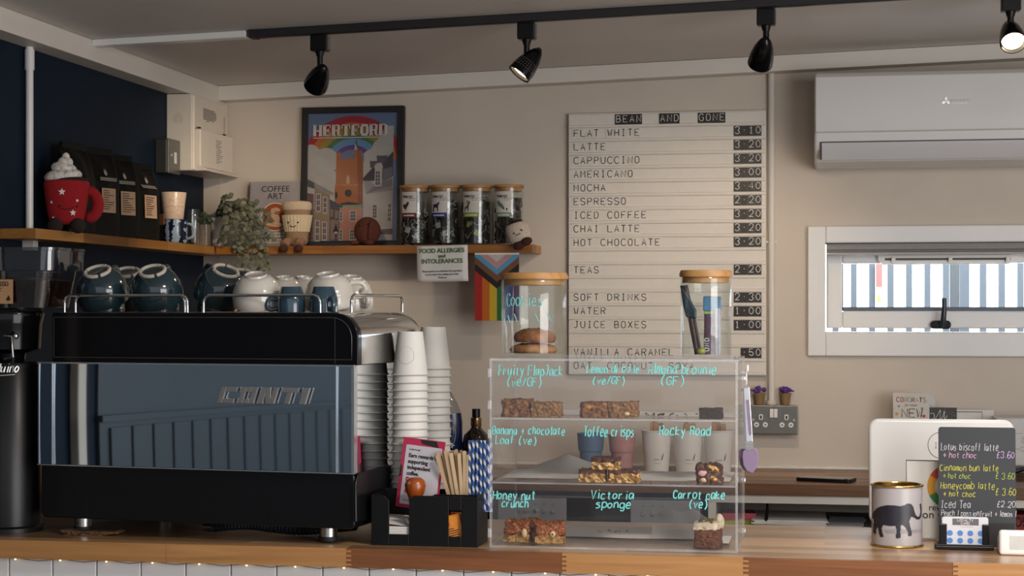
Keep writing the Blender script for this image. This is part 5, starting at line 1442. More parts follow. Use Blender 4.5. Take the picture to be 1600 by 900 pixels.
# under-layer cups stand flat, upper ones lean over them
for (u, Y, lab) in ((163, .104, 'small upturned teal cup standing flat under the leftmost leaning one'), (247, .104, 'small upturned teal cup standing flat under the second leaning one'), (340, .152, 'small upturned teal cup standing flat under the leaning one beside the white cups')):
    big_cup(lab, u, Y, 0, 0, .045, TEAL, GT)
for (u, Y, tl, sp, lab) in ((163, .100, R(28), R(-4), 'leaning teal cup at the left end of the machine top, ring foot showing'), (247, .100, R(28), 0, 'leaning teal cup second from the left, above the wire rail'), (340, .152, R(30), R(50), 'leaning teal cup turned right, next to the white cups')):
    big_cup(lab, u, Y, tl, sp, hr, TEAL, GT, handle_a=R(88), height=hr * 1.25)
big_cup('teal cup at the back between the two left leaning cups', 203, .262, R(24), R(10), hr, TEAL, GT, handle_a=R(60), height=hr * 1.3)
big_cup('teal cup at the back, its ring foot behind the white cup', 374, .275, R(26), R(14), hr, TEAL, GT, handle_a=R(60))
big_cup('round white cup leaning forward beside the teal cups', 403, .082, R(18), R(4), .0535, WGL, GW, handle_a=R(100), foot=False, height=.066)
big_cup('white cup at the back above the left small teal cup', 446, .188, R(12), R(10), .043, WGL, GW, foot=False, height=.068)
big_cup('white cup at the back, second from the left of the white ones', 476, .292, R(8), R(20), .046, WGL, GW, handle_a=R(120), foot=False, height=.072)
big_cup('large white cup behind the right small teal cup', 517, .150, R(14), R(-10), .055, WGL, GW, handle_a=R(30), foot=False, height=.070)
big_cup('rightmost white cup on the machine, handle turned to the room', 549, .262, R(12), R(16), .050, WGL, GW, handle_a=R(-60), foot=False, height=.068)
def small_cup(label, u, Y, ha):
    q = loc(u, 470, Y); w = org + ex * q.x + ey * Y
    t = thing('espresso_cup', label, 'cup', (w.x, w.y, TOPZ), group=GS, rot=(0, 0, 0))
    h_, r_ = .054, .030
    m = MB(); m.lathe([(0, h_ * .9), (r_ * .6, h_ * .9), (r_ * .92, h_ * .5), (r_ * .94, 0), (r_ * 1.0, 0), (r_ * 1.0, h_ * .52), (r_ * .96, h_ * .60), (r_ * .74, h_ * .97), (r_ * .70, h_), (0, h_)], 36)
    m.build('bowl', pm('blue_teal_glaze', (0.028, 0.062, 0.092), .1, var=.2, coat=.5), t, smooth=30)
    ca, sa = math.cos(ha), math.sin(ha)
    m = MB(); m.tube(catmull3([Vector((a_ * ca, a_ * sa, b_)) for a_, b_ in ((r_ * .95, h_ * .50), (r_ * 1.5, h_ * .52), (r_ * 1.72, h_ * .3), (r_ * 1.5, h_ * .1), (r_ * .95, h_ * .14))]), .0042, 10, flatz=1.2); m.build('handle', pm('blue_teal_glaze', (0, 0, 0)), t)
    return t
small_cup('small teal espresso cup with its handle to the left', 455, .055, R(188))
small_cup('small teal espresso cup with its handle towards the room, by the rail end', 506, .060, R(-52))

# ------------------------------------------------------------------ coffee grinder at the left edge
p = atz(-2, 832, CT); gy = p.y + .045
c = atz(-2, 832, CT)
t = thing('coffee_grinder', 'black coffee grinder with clear bean hopper at the left edge of the counter', 'coffee grinder', (c.x, gy, CT + .0004))
S = px(1, (c.x, gy, CT)); gr = 51 * S
zt_ = at(0, 566, gy).z - CT
m = MB(); m.lathe([(0, 0), (gr * 1.12, 0), (gr * 1.12, .010), (gr, .014), (gr, zt_ - .004), (gr * .96, zt_), (0, zt_)], 40); m.build('body', pm('grinder_black', (0.007, 0.007, 0.008), .32, var=.1, spec=.3), t)
zh = at(0, 486, gy).z - CT
m = MB(); m.lathe([(0, zt_), (gr * .5, zt_), (gr * .55, zt_ + .02), (gr * .98, zt_ + .03), (gr * 1.02, zh - .03), (gr * 1.1, zh - .008), (gr * 1.05, zh), (0, zh)], 36); m.build('neck', BLACKG, t)
m = MB(); m.tube([(gr * .3, -gr * 1.0, zh - .055), (gr * .62, -gr * 1.02, zh - .056), (gr * .66, -gr * 1.0, zt_ + .014), (gr * .36, -gr * .98, zt_ + .010)], .0035, 8); m.ell((gr * .72, -gr * .98, zh - .055), .0075); m.build('lever', CHROME, t)
# hopper: square with rounded corners, tapering downward, stepped rim
h0, h1 = zh + .001, at(0, 394, gy).z - CT
hw = 106 * S
def sq_ring(w, r, z, n=6): return [(x, y, z) for x, y in rrect(-w, w, -w * .62, w * .62, r, n)]
def sq_shell(m, rings):
    k = len(rings[0]); vs = [q for r_ in rings for q in r_]; fs = []
    for a in range(len(rings) - 1):
        for i in range(k): fs.append((a * k + i, a * k + (i + 1) % k, (a + 1) * k + (i + 1) % k, (a + 1) * k + i))
    m.add(vs, fs)
    return k
HG = clear('smoky_hopper', (.86, .86, .87), .10, .7, .03)
m = MB(); k = sq_shell(m, [sq_ring(hw * .55, .02, h0 - .0), sq_ring(hw * .80, .03, h0 + .006), sq_ring(hw * .90, .035, h0 + (h1 - h0) * .66), sq_ring(hw * .985, .035, h0 + (h1 - h0) * .67), sq_ring(hw * 1.0, .035, h1)]); m.build('hopper', HG, t, smooth=30)
m = MB(); k = sq_shell(m, [sq_ring(hw * 1.0, .035, h1 + .0005), sq_ring(hw * 1.012, .035, h1 + .0005), sq_ring(hw * 1.012, .035, h1 + .007), sq_ring(hw * .0 + .01, .005, h1 + .008)]); m.build('hopper_lid', HG, t, smooth=30)
BE = mix_mat('roasted_beans', [(.2, '#060302'), (.5, '#150906'), (.8, '#25120b')], 110, .35, .8, kind='cells')
m = MB(); k = sq_shell(m, [sq_ring(hw * .78, .03, h0 + .008), sq_ring(hw * .86, .03, h0 + (h1 - h0) * .5), sq_ring(hw * .5, .03, h0 + (h1 - h0) * .56), sq_ring(.01, .004, h0 + (h1 - h0) * .58)]); o = m.build('coffee_beans', BE, t); o['kind'] = 'stuff'
lz0, lz1 = at(5, 475, gy).z - CT, at(5, 438, gy).z - CT
xe = 38 * S; yl = -hw * .9 * .62 - .0025
m = MB(); m.box(xe - .085, xe, yl - .001, yl, lz0, lz1); lb = m.build('kraft_label', pm('label_tan', (0.44, 0.26, 0.13), .8), t, smooth=0)
m = MB(); write(m, 'ESPRESSO', (xe - .073, yl - .0014, lz1 - .014), .0085, fit=.064, r=.0008); rg = random.Random(2)
for k in range(6): L = rg.uniform(.02, .045); m.box(xe - .07, xe - .07 + L, yl - .0014, yl - .001, lz1 - .020 - k * .005, lz1 - .0185 - k * .005)
m.prism([(xe - .012, lz0 + .006), (xe - .006, lz0 + .008), (xe - .007, lz0 + .014), (xe - .011, lz0 + .019), (xe - .012, lz0 + .014), (xe - .015, lz0 + .012), (xe - .015, lz0 + .008)], yl - .0014, yl - .001); m.build('label_print', INK, lb, smooth=0)
fm = lambda a_, b_: (gr * 1.003 * math.sin(a_ / gr), -gr * 1.003 * math.cos(a_ / gr), b_)
m = MB(); zz = at(0, 580, gy).z - CT
write(m, 'oduino', (0, 0, 0), .019, fit=.062, r=.0013, slant=.35, map2=lambda a_, b_: fm(a_ - 22 * S + .027, zz + b_)); m.tube([fm(-.03 + .078 * i / 8, zz - .010 + .0006 * i) for i in range(9)], .0011, 6)
m.build('script_lettering', pm('script_silver', (.75, .75, .75), .25, .5), t)

# ------------------------------------------------------------------ takeaway cups, stacked upside down beside the machine
CUPW = pm('cup_paper', (0.74, 0.725, 0.69), .6, var=.02, scale=15)
CUPP = pm('cup_print', (0.10, 0.09, 0.085), .7)
LEAFG = pm('leaf_green', (0.045, 0.105, 0.02), .7)
ch_, cr0, cr1 = .095, .0275, .0395
def paper_cup(label, loc, group, printed='circle'):
    t = thing('takeaway_cup', label, 'paper cup', loc, 0, group)
    m = MB(); m.lathe([(cr1 - .0012, .0), (cr1, .0), (cr1 + .0022, .0016), (cr1 + .0005, .0036), (cr1 - .0008, .0036), (cr0, ch_), (cr0 - .0015, ch_), (cr0 - .002, ch_ - .006), (0, ch_ - .006)], 36); m.build('cup', CUPW, t, smooth=50)
    rr = lambda z: cr1 - .0004 + (cr0 - cr1) * z / ch_
    off = -.10 if printed == 'circle' else .25
    f = lambda a_, b_: (rr(b_) * math.sin(off + a_ / .034), -rr(b_) * math.cos(off + a_ / .034), b_)
    m = MB()
    if printed == 'circle':
        m.tube([f(.001 + .0185 * math.cos(2 * PI * i / 40), .044 + .0185 * math.sin(2 * PI * i / 40)) for i in range(40)], .00035, 4, closed=True)
        for k in range(3): m.strips([[(-.008, .049 - k * .004), (.009, .049 - k * .004), (.009, .0499 - k * .004), (-.008, .0499 - k * .004)]], f, 6)
    for k in range(3): m.strips([[(-.014, .078 - k * .0026), (.014, .078 - k * .0026), (.014, .0786 - k * .0026), (-.014, .0786 - k * .0026)]], f, 8)
    for k in range(7): m.strips([[(-.010 + k * .003, .0665), (-.0085 + k * .003, .0665), (-.0085 + k * .003, .069), (-.010 + k * .003, .069)]], f, 2)
    m.build('print', CUPP, t, smooth=0)
    m = MB(); lx, lz = -.0155, .0645
    m.strips([[(lx - .003, lz - .006), (lx + .002, lz - .003), (lx + .004, lz + .006), (lx - .001, lz + .003)]], f, 6); m.build('leaf_mark', LEAFG, t, smooth=0)
    return t
def cup_stack(u, Zd, v_top, n, who, printed, group):
    d = ray(u, 700); q = _O + d * (Zd / (-_sn * d.x + _cs * d.y)) if False else _O + d * Zd
    x, y = q.x, q.y
    zb = CT + .0006
    step = (at(u, v_top, y).z - CT - .0006 - ch_) / (n - 1)
    a = paper_cup('printed top cup of the ' + who + ' stack of upturned paper cups', (x, y, zb + step * (n - 1)), group, printed)
    nm = ['second', 'third', 'fourth', 'fifth', 'sixth', 'seventh', 'eighth', 'ninth', 'tenth', 'eleventh', 'twelfth', 'thirteenth', 'fourteenth', 'fifteenth', 'sixteenth', 'seventeenth', 'eighteenth', 'nineteenth', 'twentieth', 'twenty first', 'twenty second']
    for k in range(1, n):
        dup(a, nm[k - 1] + ' cup from the top of the ' + who + ' stack of upturned paper cups', (x, y, zb + step * (n - 1 - k)), rz=k * .9)
    return x, y
cup_stack(641, 3.825, 518, 22, 'front', 'circle', 'front stack of paper cups')
cup_stack(677, 3.97, 511, 22, 'rear', 'leaf', 'rear stack of paper cups')

# ------------------------------------------------------------------ bar caddy
cy = 3.572
x0, x1 = -.934, at(747, 800, cy).x
cw, cd = x1 - x0, .106
zc = lambda v: at(660, v, cy).z - CT
X = lambda u: at(u, 800, cy).x - x0
t = thing('bar_caddy', 'black plastic bar caddy for straws and napkins left of the display case', 'caddy', (x0, cy, CT + .0005))
hf = zc(775); tk = .003
# front wall with a napkin cut-out and a sachet window
m = MB()
na, nb, nz = X(608), X(639), zc(836); wa, wb, wz0, wz1 = X(701), X(721), zc(838), zc(797)
m.prism([(0, 0), (na, 0), (na, hf - .012), (na - .012, hf), (.012, hf), (0, hf - .004)], 0, tk)
m.box(na, nb, 0, tk, 0, nz)
m.prism([(nb, 0), (wa, 0), (wa, hf), (nb + .010, hf), (nb, hf - .010)], 0, tk)
m.box(wa, wb, 0, tk, 0, wz0); m.box(wa, wb, 0, tk, wz1, hf); m.box(wb, cw, 0, tk, 0, hf)
m.build('front_wall', BLACK, t, smooth=0, bevel=.001)
m = MB(); m.box(0, tk, tk, cd, 0, hf); m.box(cw - tk, cw, tk, cd, 0, hf + .002); m.box(tk, cw - tk, cd - tk, cd, 0, hf + .004); m.build('side_and_back_walls', BLACK, t, smooth=0, bevel=.001)
m = MB(); m.box(tk, cw - tk, tk, cd - tk, 0, tk); m.build('base', BLACK, t, smooth=0)
xm = X(668)
m = MB(); m.box(xm, xm + tk, tk, .066, tk, hf - .004); m.box(xm + tk, cw - tk, .050, .053, tk, hf - .002); m.build('dividers', BLACK, t, smooth=0)
# napkins
q = thing('napkin_stack', 'white paper napkins in the left slot of the black bar caddy', 'napkins', (x0 + tk + .004, cy + .006, CT + .0045))
nw = xm - tk - .010
m = MB()
for k in range(10): MB().box(0, nw, 0, .094, k * .0035, k * .0035 + .0031).build('napkin', PAPER, q, smooth=0, bevel=.001)
MB().grid(lambda a, b: (nw * a, .002 + .09 * b, .037 + .010 * b + .003 * math.sin(4 * a + 1)), 8, 6).build('napkin', PAPER, q)
# sachets
rg = random.Random(5)
for k in range(5):
    s = thing('sugar_sachet', ('orange sachet at the front of the caddy window', 'red and orange sachet just behind the front one in the caddy window', 'third orange sachet standing in the caddy compartment', 'fourth orange sachet standing in the caddy compartment', 'rearmost orange sachet standing in the caddy compartment')[k], 'sachet', (x0 + (wa + wb) / 2 + rg.uniform(-.004, .004), cy + .0075 + k * .0085, CT + .0045), 0, 'orange sachets in the caddy', rot=(R(-4), R((-14, 16, -6, 8, 3)[k]), 0))
    m = MB(); m.box(-.020, .020, 0, .004, .004, .062); m.mat(1).box(-.020, -.004, -.0006, .0002, .040, .062) if k != 1 else m.mat(1).box(-.012, .020, -.0006, .0002, .02, .062)
    m.build('packet', [pm('sachet_orange', (0.72, 0.26, 0.03), .45, var=.1), pm('sachet_red', (0.5, 0.03, 0.01), .45)], s, smooth=0, bevel=.001)
    m = MB()
    for j in range(6): m.box(-.014, .008 + rg.uniform(-.006, .006), -.0008, -.0002, .010 + j * .0045, .012 + j * .0045)
    m.build('print', pm('brown_print', (0.10, 0.03, 0.01), .6), s, smooth=0)
# tamper: wooden knob
hp = at(646, 765, cy + .022)
q = thing('tamper', 'tamper with a rounded orange brown wooden handle in the caddy', 'tamper', (hp.x, cy + .040, CT + .0435))
S = px(1, hp); zz = at(646, 747, cy + .022).z - CT - .0435
m = MB(); m.lathe([(0, zz), (9 * S, zz - .001), (14.5 * S, zz - 5 * S), (16.8 * S, zz - 13 * S), (15 * S, zz - 22 * S), (11 * S, zz - 32 * S), (9 * S, zz - 42 * S), (9.5 * S, zz - 50 * S), (0, zz - 50 * S)], 32); m.build('handle', wood('tamper_wood', '#7a3208', '#a34f14', 'z', rough=.3, coat=.4), q, smooth=60)
m = MB(); m.lathe([(0, zz - 50 * S), (9 * S, zz - 50 * S), (7 * S, .014), (.022, .012), (.022, .0), (0, 0)], 28); m.build('steel_base', STEEL, q)
# leaflet
a, b = at(617, 788, cy + .09), at(685, 788, cy + .09)
lw_ = (b.x - a.x) * 1.04; lh_ = at(650, 683, cy + .06).z - at(650, 793, cy + .06).z
q = thing('rewards_leaflet', 'pink edged rewards leaflet standing in the black caddy', 'leaflet', (a.x, cy + .093, a.z - .004), rot=(R(-6), R(5), R(-13)))
PINK = pm('leaflet_pink', (0.52, 0.03, 0.09), .5)
m = MB(); m.box(0, lw_, 0, .0012, 0, lh_); m.mat(1).flat([(lw_ * .40, lh_ * .99), (lw_ * .46, lh_ * .93), (lw_ * .86, lh_ * .90), (lw_ * .80, lh_ * .99)], -.0003); m.mat(1).flat([(0, lh_ * .62), (lw_ * .05, lh_ * .58), (lw_ * .05, lh_ * .45), (0, lh_ * .42)], -.0003)
m.build('card', [PINK, BLACKM], q, smooth=0, recalc=False)
MB().prism(rrect(lw_ * .09, lw_ * .95, lh_ * .05, lh_ * .90, .003), -.0010, 0).build('white_panel', pm('leaflet_white', (0.66, 0.63, 0.68), .5), q, smooth=0)
for k, s in enumerate(('Earn rewards for', 'supporting', 'independent', 'coffee.')):
    type_text('heading', s, .0118, INK, q, (lw_ * .18, -.0013, lh_ * (.725 - k * .085)), align='LEFT', bold=.0003, sx=.92)
type_text('small_heading', 'Loyalty through', .004, INK, q, (lw_ * .18, -.0013, lh_ * .83), align='LEFT')
for k, s in enumerate(('Check in', 'Work', 'Earn')):
    z_ = lh_ * (.40 - k * .085)
    m = MB(); m.prism(disc(lw_ * .22, z_ + .002, .0045), -.0016, -.0009); m.mat(1).tube([(lw_ * .22 - .002, -.0017, z_ + .002), (lw_ * .22 - .0003, -.0017, z_ + .0003), (lw_ * .22 + .0024, -.0017, z_ + .0038)], .0005, 4); m.build('tick_mark', [PINK, PAPER], q)
    type_text('line', s, .0075, INK, q, (lw_ * .34, -.0013, z_), align='LEFT')
type_text('footer', 'Scan and join', .0042, PINK, q, (lw_ * .16, -.0013, lh_ * .10), align='LEFT')
# wooden stirrers, each one
rg = random.Random(11)
STW = wood('birch', '#a88a66', '#d9bf9c', 'z', rough=.7)
first = None
N = 24
for k in range(N):
    f = k / (N - 1)
    row = k % 3
    ub = 700 + 34 * f + rg.uniform(-1, 1); ut = 682 + 55 * f + rg.uniform(-1.5, 1.5)
    yb = cy + .066 + row * .010
    bt, tp = at(ub, 770, yb), at(ut, 706 + rg.uniform(0, 6) - 4 * math.sin(PI * f), yb)
    lean = math.atan2(tp.x - bt.x, tp.z - bt.z)
    L = .135
    base = Vector((tp.x - math.sin(lean) * L, yb, tp.z - math.cos(lean) * L))
    lab = 'flat wooden stirrer in the caddy, %s' % ('leftmost and leaning furthest left' if k == 0 else 'rightmost of the bundle, beside the striped straws' if k == N - 1 else 'in the packed middle of the bundle')
    if first is None:
        first = thing('wooden_stirrer', lab, 'stirrer', base, 0, 'wooden stirrers in the caddy', rot=(0, lean, rg.uniform(-.5, .5)))
        m = MB(); m.prism(rrect(-.0038, .0038, 0, L, .003), -.0007, .0007); m.build('stick', STW, first, smooth=0)
    else:
        dup(first, lab, base, rot=(0, lean, rg.uniform(-.45, .45)))
# striped paper straws
SM = bpy.data.materials.new('blue_white_stripe'); SM.use_nodes = True
n_, l_ = SM.node_tree.nodes, SM.node_tree.links
tc = n_.new('ShaderNodeTexCoord'); sx_ = n_.new('ShaderNodeSeparateXYZ'); l_.new(tc.outputs['Object'], sx_.inputs[0])
at2 = n_.new('ShaderNodeMath'); at2.operation = 'ARCTAN2'; l_.new(sx_.outputs[1], at2.inputs[0]); l_.new(sx_.outputs[0], at2.inputs[1])
sc1 = n_.new('ShaderNodeMath'); sc1.operation = 'DIVIDE'; sc1.inputs[1].default_value = 2 * PI; l_.new(at2.outputs[0], sc1.inputs[0])
sc2 = n_.new('ShaderNodeMath'); sc2.operation = 'MULTIPLY_ADD'; sc2.inputs[1].default_value = 43.0; l_.new(sx_.outputs[2], sc2.inputs[0]); l_.new(sc1.outputs[0], sc2.inputs[2])
fr = n_.new('ShaderNodeMath'); fr.operation = 'FRACT'; l_.new(sc2.outputs[0], fr.inputs[0])
gt = n_.new('ShaderNodeMath'); gt.operation = 'GREATER_THAN'; gt.inputs[1].default_value = .42; l_.new(fr.outputs[0], gt.inputs[0])
mx = n_.new('ShaderNodeMix'); mx.data_type = 'RGBA'; mx.inputs[6].default_value = (.72, .73, .75, 1); mx.inputs[7].default_value = (.02, .10, .36, 1); l_.new(gt.outputs[0], mx.inputs[0]); l_.new(mx.outputs[2], n_['Principled BSDF'].inputs['Base Color'])
n_['Principled BSDF'].inputs['Roughness'].default_value = .6
first = None; rg = random.Random(12)
k = 0
for row in range(3):
    for i in range(6):
        u = 733.5 + i * 5.9 + row * 2.2
        yb = cy + .068 + row * .0105
        tp = at(u, 688 + row * .5, yb)
        lab = 'blue and white paper straw in the caddy, ' + ('leftmost at the front beside the stirrers' if k == 0 else 'rightmost at the front by the case' if (row == 0 and i == 5) else 'one of the bundle')
        L = .150
        base = (tp.x, yb, tp.z - L)
        if first is None:
            first = thing('paper_straw', lab, 'straw', base, rg.uniform(0, 6), 'striped straws in the caddy')
            m = MB(); m.lathe([(.0022, 0), (.0029, 0), (.0029, L), (.0022, L), (.0022, 0)], 14); m.build('tube', SM, first)
        else: dup(first, lab, base, rz=rg.uniform(0, 6))
        k += 1
# bottles on the rear worktop
by = 5.16
p = at(697, 700, by); S = px(1, p)
t = thing('washing_up_bottle', 'washing up liquid bottle with dark blue label behind the paper cups', 'bottle', (p.x, by, CT + .0005))
CLB = clear('clear_bottle', (.80, .80, .80), .08, .6, .05, .12, (.5, .5, .5))
BLB = pm('dark_blue_label', (0.006, 0.015, 0.06), .2, var=.3, scale=30)
OV = Matrix.Diagonal((1, .58, 1, 1))
bz = lambda v: at(690, v, by).z - CT
m = MB(); m.lathe([(0, 0), (24 * S, 0), (26 * S, .004), (26 * S, bz(660)), (24 * S, bz(645)), (0, bz(645))], 40, M=OV); lab_ = m.build('label_sleeve', BLB, t)
m = MB(); m.lathe([(24 * S, bz(645) + .0004), (18 * S, bz(630)), (11 * S, bz(617)), (8 * S, bz(613)), (0, bz(613))], 32, M=Matrix.Diagonal((1, .6, 1, 1))); m.build('clear_shoulder', CLB, t)
m = MB(); m.lathe([(0, bz(613)), (8 * S, bz(613)), (7 * S, bz(606)), (4 * S, bz(603)), (0, bz(603))], 20); m.build('red_cap', pm('red_cap', (.35, .02, .02), .4), t)
def fo(a_, b_): th = a_ / (26 * S); return (26.3 * S * math.sin(th), -.58 * 26.3 * S * math.cos(th), b_)
m = MB(); m.tube([fo(-2 * S + 21 * S * math.cos(2 * PI * i / 40), bz(676) + 27 * S * math.sin(2 * PI * i / 40)) for i in range(40)], .0016, 5, closed=True); m.tube([fo(-2 * S + 17 * S * math.cos(2 * PI * i / 40), bz(676) + 22 * S * math.sin(2 * PI * i / 40)) for i in range(40)], .0007, 5, closed=True)
m.build('silver_rings', pm('label_silver', (.35, .42, .55), .3, .3), lab_)
m = MB(); m.strips([[(-16 * S + 15 * S * math.cos(2 * PI * i / 24) + 12 * S, bz(672) + 15 * S * math.sin(2 * PI * i / 24)) for i in range(24)]], fo, 16); m.build('white_oval', PAPER, lab_, smooth=0)
m = MB(); write(m, 'FAIRY', (0, 0, 0), 12 * S, fit=27 * S, r=.0018, map2=lambda a_, b_: Vector(fo(-16 * S + a_, bz(679) + b_)) + Vector((0, -.0008, 0))); m.build('red_letters', pm('label_red', (.42, .01, .02), .4), lab_)
m = MB()
for a_ in (0, PI / 2): m.tube([fo(13 * S + 4 * S * math.cos(a_) * s_, bz(695) + 4 * S * math.sin(a_) * s_) for s_ in (-1, 1)], .0016, 5)
m.build('white_plus', PAPER, lab_)
p = at(744, 700, by); S = px(1, p)
t = thing('pump_bottle', 'dark amber bottle with black cap and gold collar behind the straws', 'bottle', (p.x, by, CT + .0005))
bz = lambda v: at(744, v, by).z - CT
m = MB(); m.lathe([(0, 0), (20 * S, 0), (21.5 * S, .004), (21.5 * S, bz(692)), (19 * S, bz(680)), (10 * S, bz(671)), (8 * S, bz(668)), (8 * S, bz(664)), (0, bz(664))], 36); m.build('bottle', pm('amber_glass', (0.012, 0.007, 0.004), .08, coat=.5), t)
m = MB(); m.lathe([(8.5 * S, bz(666)), (8.8 * S, bz(665)), (8.8 * S, bz(653)), (7 * S, bz(652))], 28); m.build('gold_collar', pm('gold_collar', (.55, .38, .2), .2, 1), t)
m = MB(); m.lathe([(0, bz(653)), (6.5 * S, bz(653)), (6.5 * S, bz(640)), (6 * S, bz(639)), (0, bz(639))], 24); m.build('cap', BLACK, t)
# paper cups and tumblers on the rear worktop, seen through the case
def back_cup(u, v0, v1, w, y, name, lab, mat, group, cat='cup', content=True, sleeve=False):
    zb = CT + .0006
    p = at(u, 700, y); S = px(1, p)
    h_ = at(u, v0, y).z - CT
    t = thing(name, lab, cat, (p.x, y, zb), 0, group)
    r1 = w / 2 * S; r0 = r1 * .76
    if sleeve: prof = [(0, 0), (r0 * .95, 0), (r0, .003), (r0 * 1.06, h_ * .55), (r1 * .9, h_ * .56), (r1, h_), (r1 * .95, h_), (r1 * .85, h_ * .55), (0, .01)]
    else: prof = [(0, .004), (r0, 0), (r1 * .985, h_ - .003), (r1 + .0018, h_ - .0025), (r1 + .0018, h_), (r1 * .95, h_), (r1 * .9, h_ * .8), (0, h_ * .75)]
    m = MB(); m.lathe(prof, 32); m.build('cup', mat, t, smooth=45)
    return t, h_, r1, r0
TB = pm('blue_tumbler', (0.085, 0.15, 0.26), .5); TP = pm('pink_tumbler', (0.47, 0.25, 0.245), .5)
back_cup(923, 677, 733, 43, 5.27, 'tumbler', 'dusty blue plastic tumbler behind the toffee cakes', TB, 'tumblers on the rear worktop', 'tumbler', sleeve=True)
back_cup(972, 679, 733, 43, 5.27, 'tumbler', 'pale pink plastic tumbler next to the blue one', TP, 'tumblers on the rear worktop', 'tumbler', sleeve=True)
for k, (u, lab) in enumerate(((1026, 'white paper cup of wooden cutlery, left of three behind the case'), (1075, 'white paper cup of wooden cutlery, middle of three behind the case'), (1123, 'white paper cup of wooden cutlery, right of three behind the case'))):
    t, h_, r1, r0 = back_cup(u, 672, 733, 48, 5.29, 'paper_cup', lab, CUPW, 'paper cups on the rear worktop', 'paper cup')
    f = lambda a_, b_, r0=r0, r1=r1, h_=h_: ((r0 + (r1 - r0) * b_ / h_ + .0006) * math.sin(a_ / r1), -(r0 + (r1 - r0) * b_ / h_ + .0006) * math.cos(a_ / r1), b_)
    m = MB()
    for j in range(7): m.strips([[(-.006 + j * .003, h_ * .32), (-.0045 + j * .003, h_ * .32), (-.0045 + j * .003, h_ * .345), (-.006 + j * .003, h_ * .345)]], f, 2)
    m.strips([[(-.006, h_ * .24), (.02, h_ * .24), (.02, h_ * .247), (-.006, h_ * .247)]], f, 8); m.build('print', CUPP, t, smooth=0)
    m = MB(); m.strips([[(.021, h_ * .31), (.025, h_ * .33), (.030, h_ * .50), (.024, h_ * .42)]], f, 6); m.build('leaf_mark', INK, t, smooth=0)
    rg = random.Random(60 + k)
    for j in range(5):
        c = thing('wooden_fork', ('wooden cutlery piece standing in the left paper cup', 'wooden cutlery piece standing in the middle paper cup', 'wooden cutlery piece standing in the right paper cup')[k], 'cutlery', t.location + Vector((rg.uniform(-.018, .018), rg.uniform(-.016, .016), h_ * .78)), rg.uniform(-.8, .8), 'wooden cutlery in paper cup %s' % ('left', 'middle', 'right')[k])
        m = MB(); m.prism(rrect(-.008, .008, 0, .05 + rg.uniform(-.004, .006), .006), -.001, .001); m.build('handle', wood('cutlery_wood', '#8a6238', '#b98d5c', 'z', rough=.7), c, smooth=0)

# ------------------------------------------------------------------ clear display case
DX0, DX1 = at(765, 800, 3.575).x, at(1153, 800, 3.575).x
DY0, DY1, DZ0 = 3.575, 3.875, CT + .001
DZ1 = at(765, 560, DY0).z
dw, dd, dh = DX1 - DX0, DY1 - DY0, DZ1 - DZ0
t = thing('display_case', 'clear acrylic three tier cake display case on the oak counter', 'display case', (DX0, DY0, DZ0))
case = t
K = .005
ZS2 = at(960, 657.5, DY0).z - DZ0; ZS1 = at(960, 759, DY0).z - DZ0     # undersides of the two shelves
def panel(name, x0, x1, y0, y1, z0, z1):
    """clear faces with paler edges"""
    d = [x1 - x0, y1 - y0, z1 - z0]; ax = d.index(min(d))
    m = MB(); m.box(x0, x1, y0, y1, z0, z1)
    for i, q in enumerate([2, 2, 1, 0, 1, 0]): m.m[i] = 0 if q == ax else 1
    return m.build(name, [ACRYL, ACEDGE], t, smooth=0)
panel('base', 0, dw, 0, dd, 0, K)
panel('top', 0, dw, 0, dd, dh - K, dh)
panel('shelf', K, dw - K, .004, dd - K, ZS2, ZS2 + .004)
panel('shelf', K, dw - K, .004, dd - K, ZS1, ZS1 + .004)
panel('side_panel', 0, K, 0, dd, K, dh - K)
panel('side_panel', dw - K, dw, 0, dd, K, dh - K)
panel('back_panel', K, dw - K, dd - K, dd, K, dh - K)
fd = []
for (z0, z1) in ((K + .001, ZS1 - .002), (ZS1 + .006, ZS2 - .002), (ZS2 + .006, dh - K - .001)):
    o = panel('front_door', K + .001, dw - K - .001, 0, .003, z0, z1); fd.append(o)
for z in (.03, ZS1 - .03, ZS1 + .03, ZS2 - .03, ZS2 + .03, dh - .03): MB().box(-.004, .004, -.003, .003, z - .010, z + .010).build('hinge', ACEDGE, t, smooth=0, bevel=.002)
for v in (592, 752, 832): z = at(1162, v, 3.7).z - DZ0; MB().cbox((dw + .004, .16, z), (.009, .012, .010)).build('clear_knob', clear('knob_clear', (.9, .9, .9), .25, .5, .1, .3, (.8, .8, .8)), t, smooth=0, bevel=.002)
m = MB(); m.tube([(dw + .002, .10, dh - .03), (dw + .013, .10, dh - .03), (dw + .015, .10, dh - .024), (dw + .015, .10, dh - .014)], .0028, 8); m.tube([(dw + .002, .11, dh - .065), (dw + .012, .11, dh - .065), (dw + .012, .11, dh - .02)], .002, 8); m.build('tong_hook', clear('hook_clear', (.85, .85, .85), .3, .5, .1, .3, (.8, .8, .8)), t)
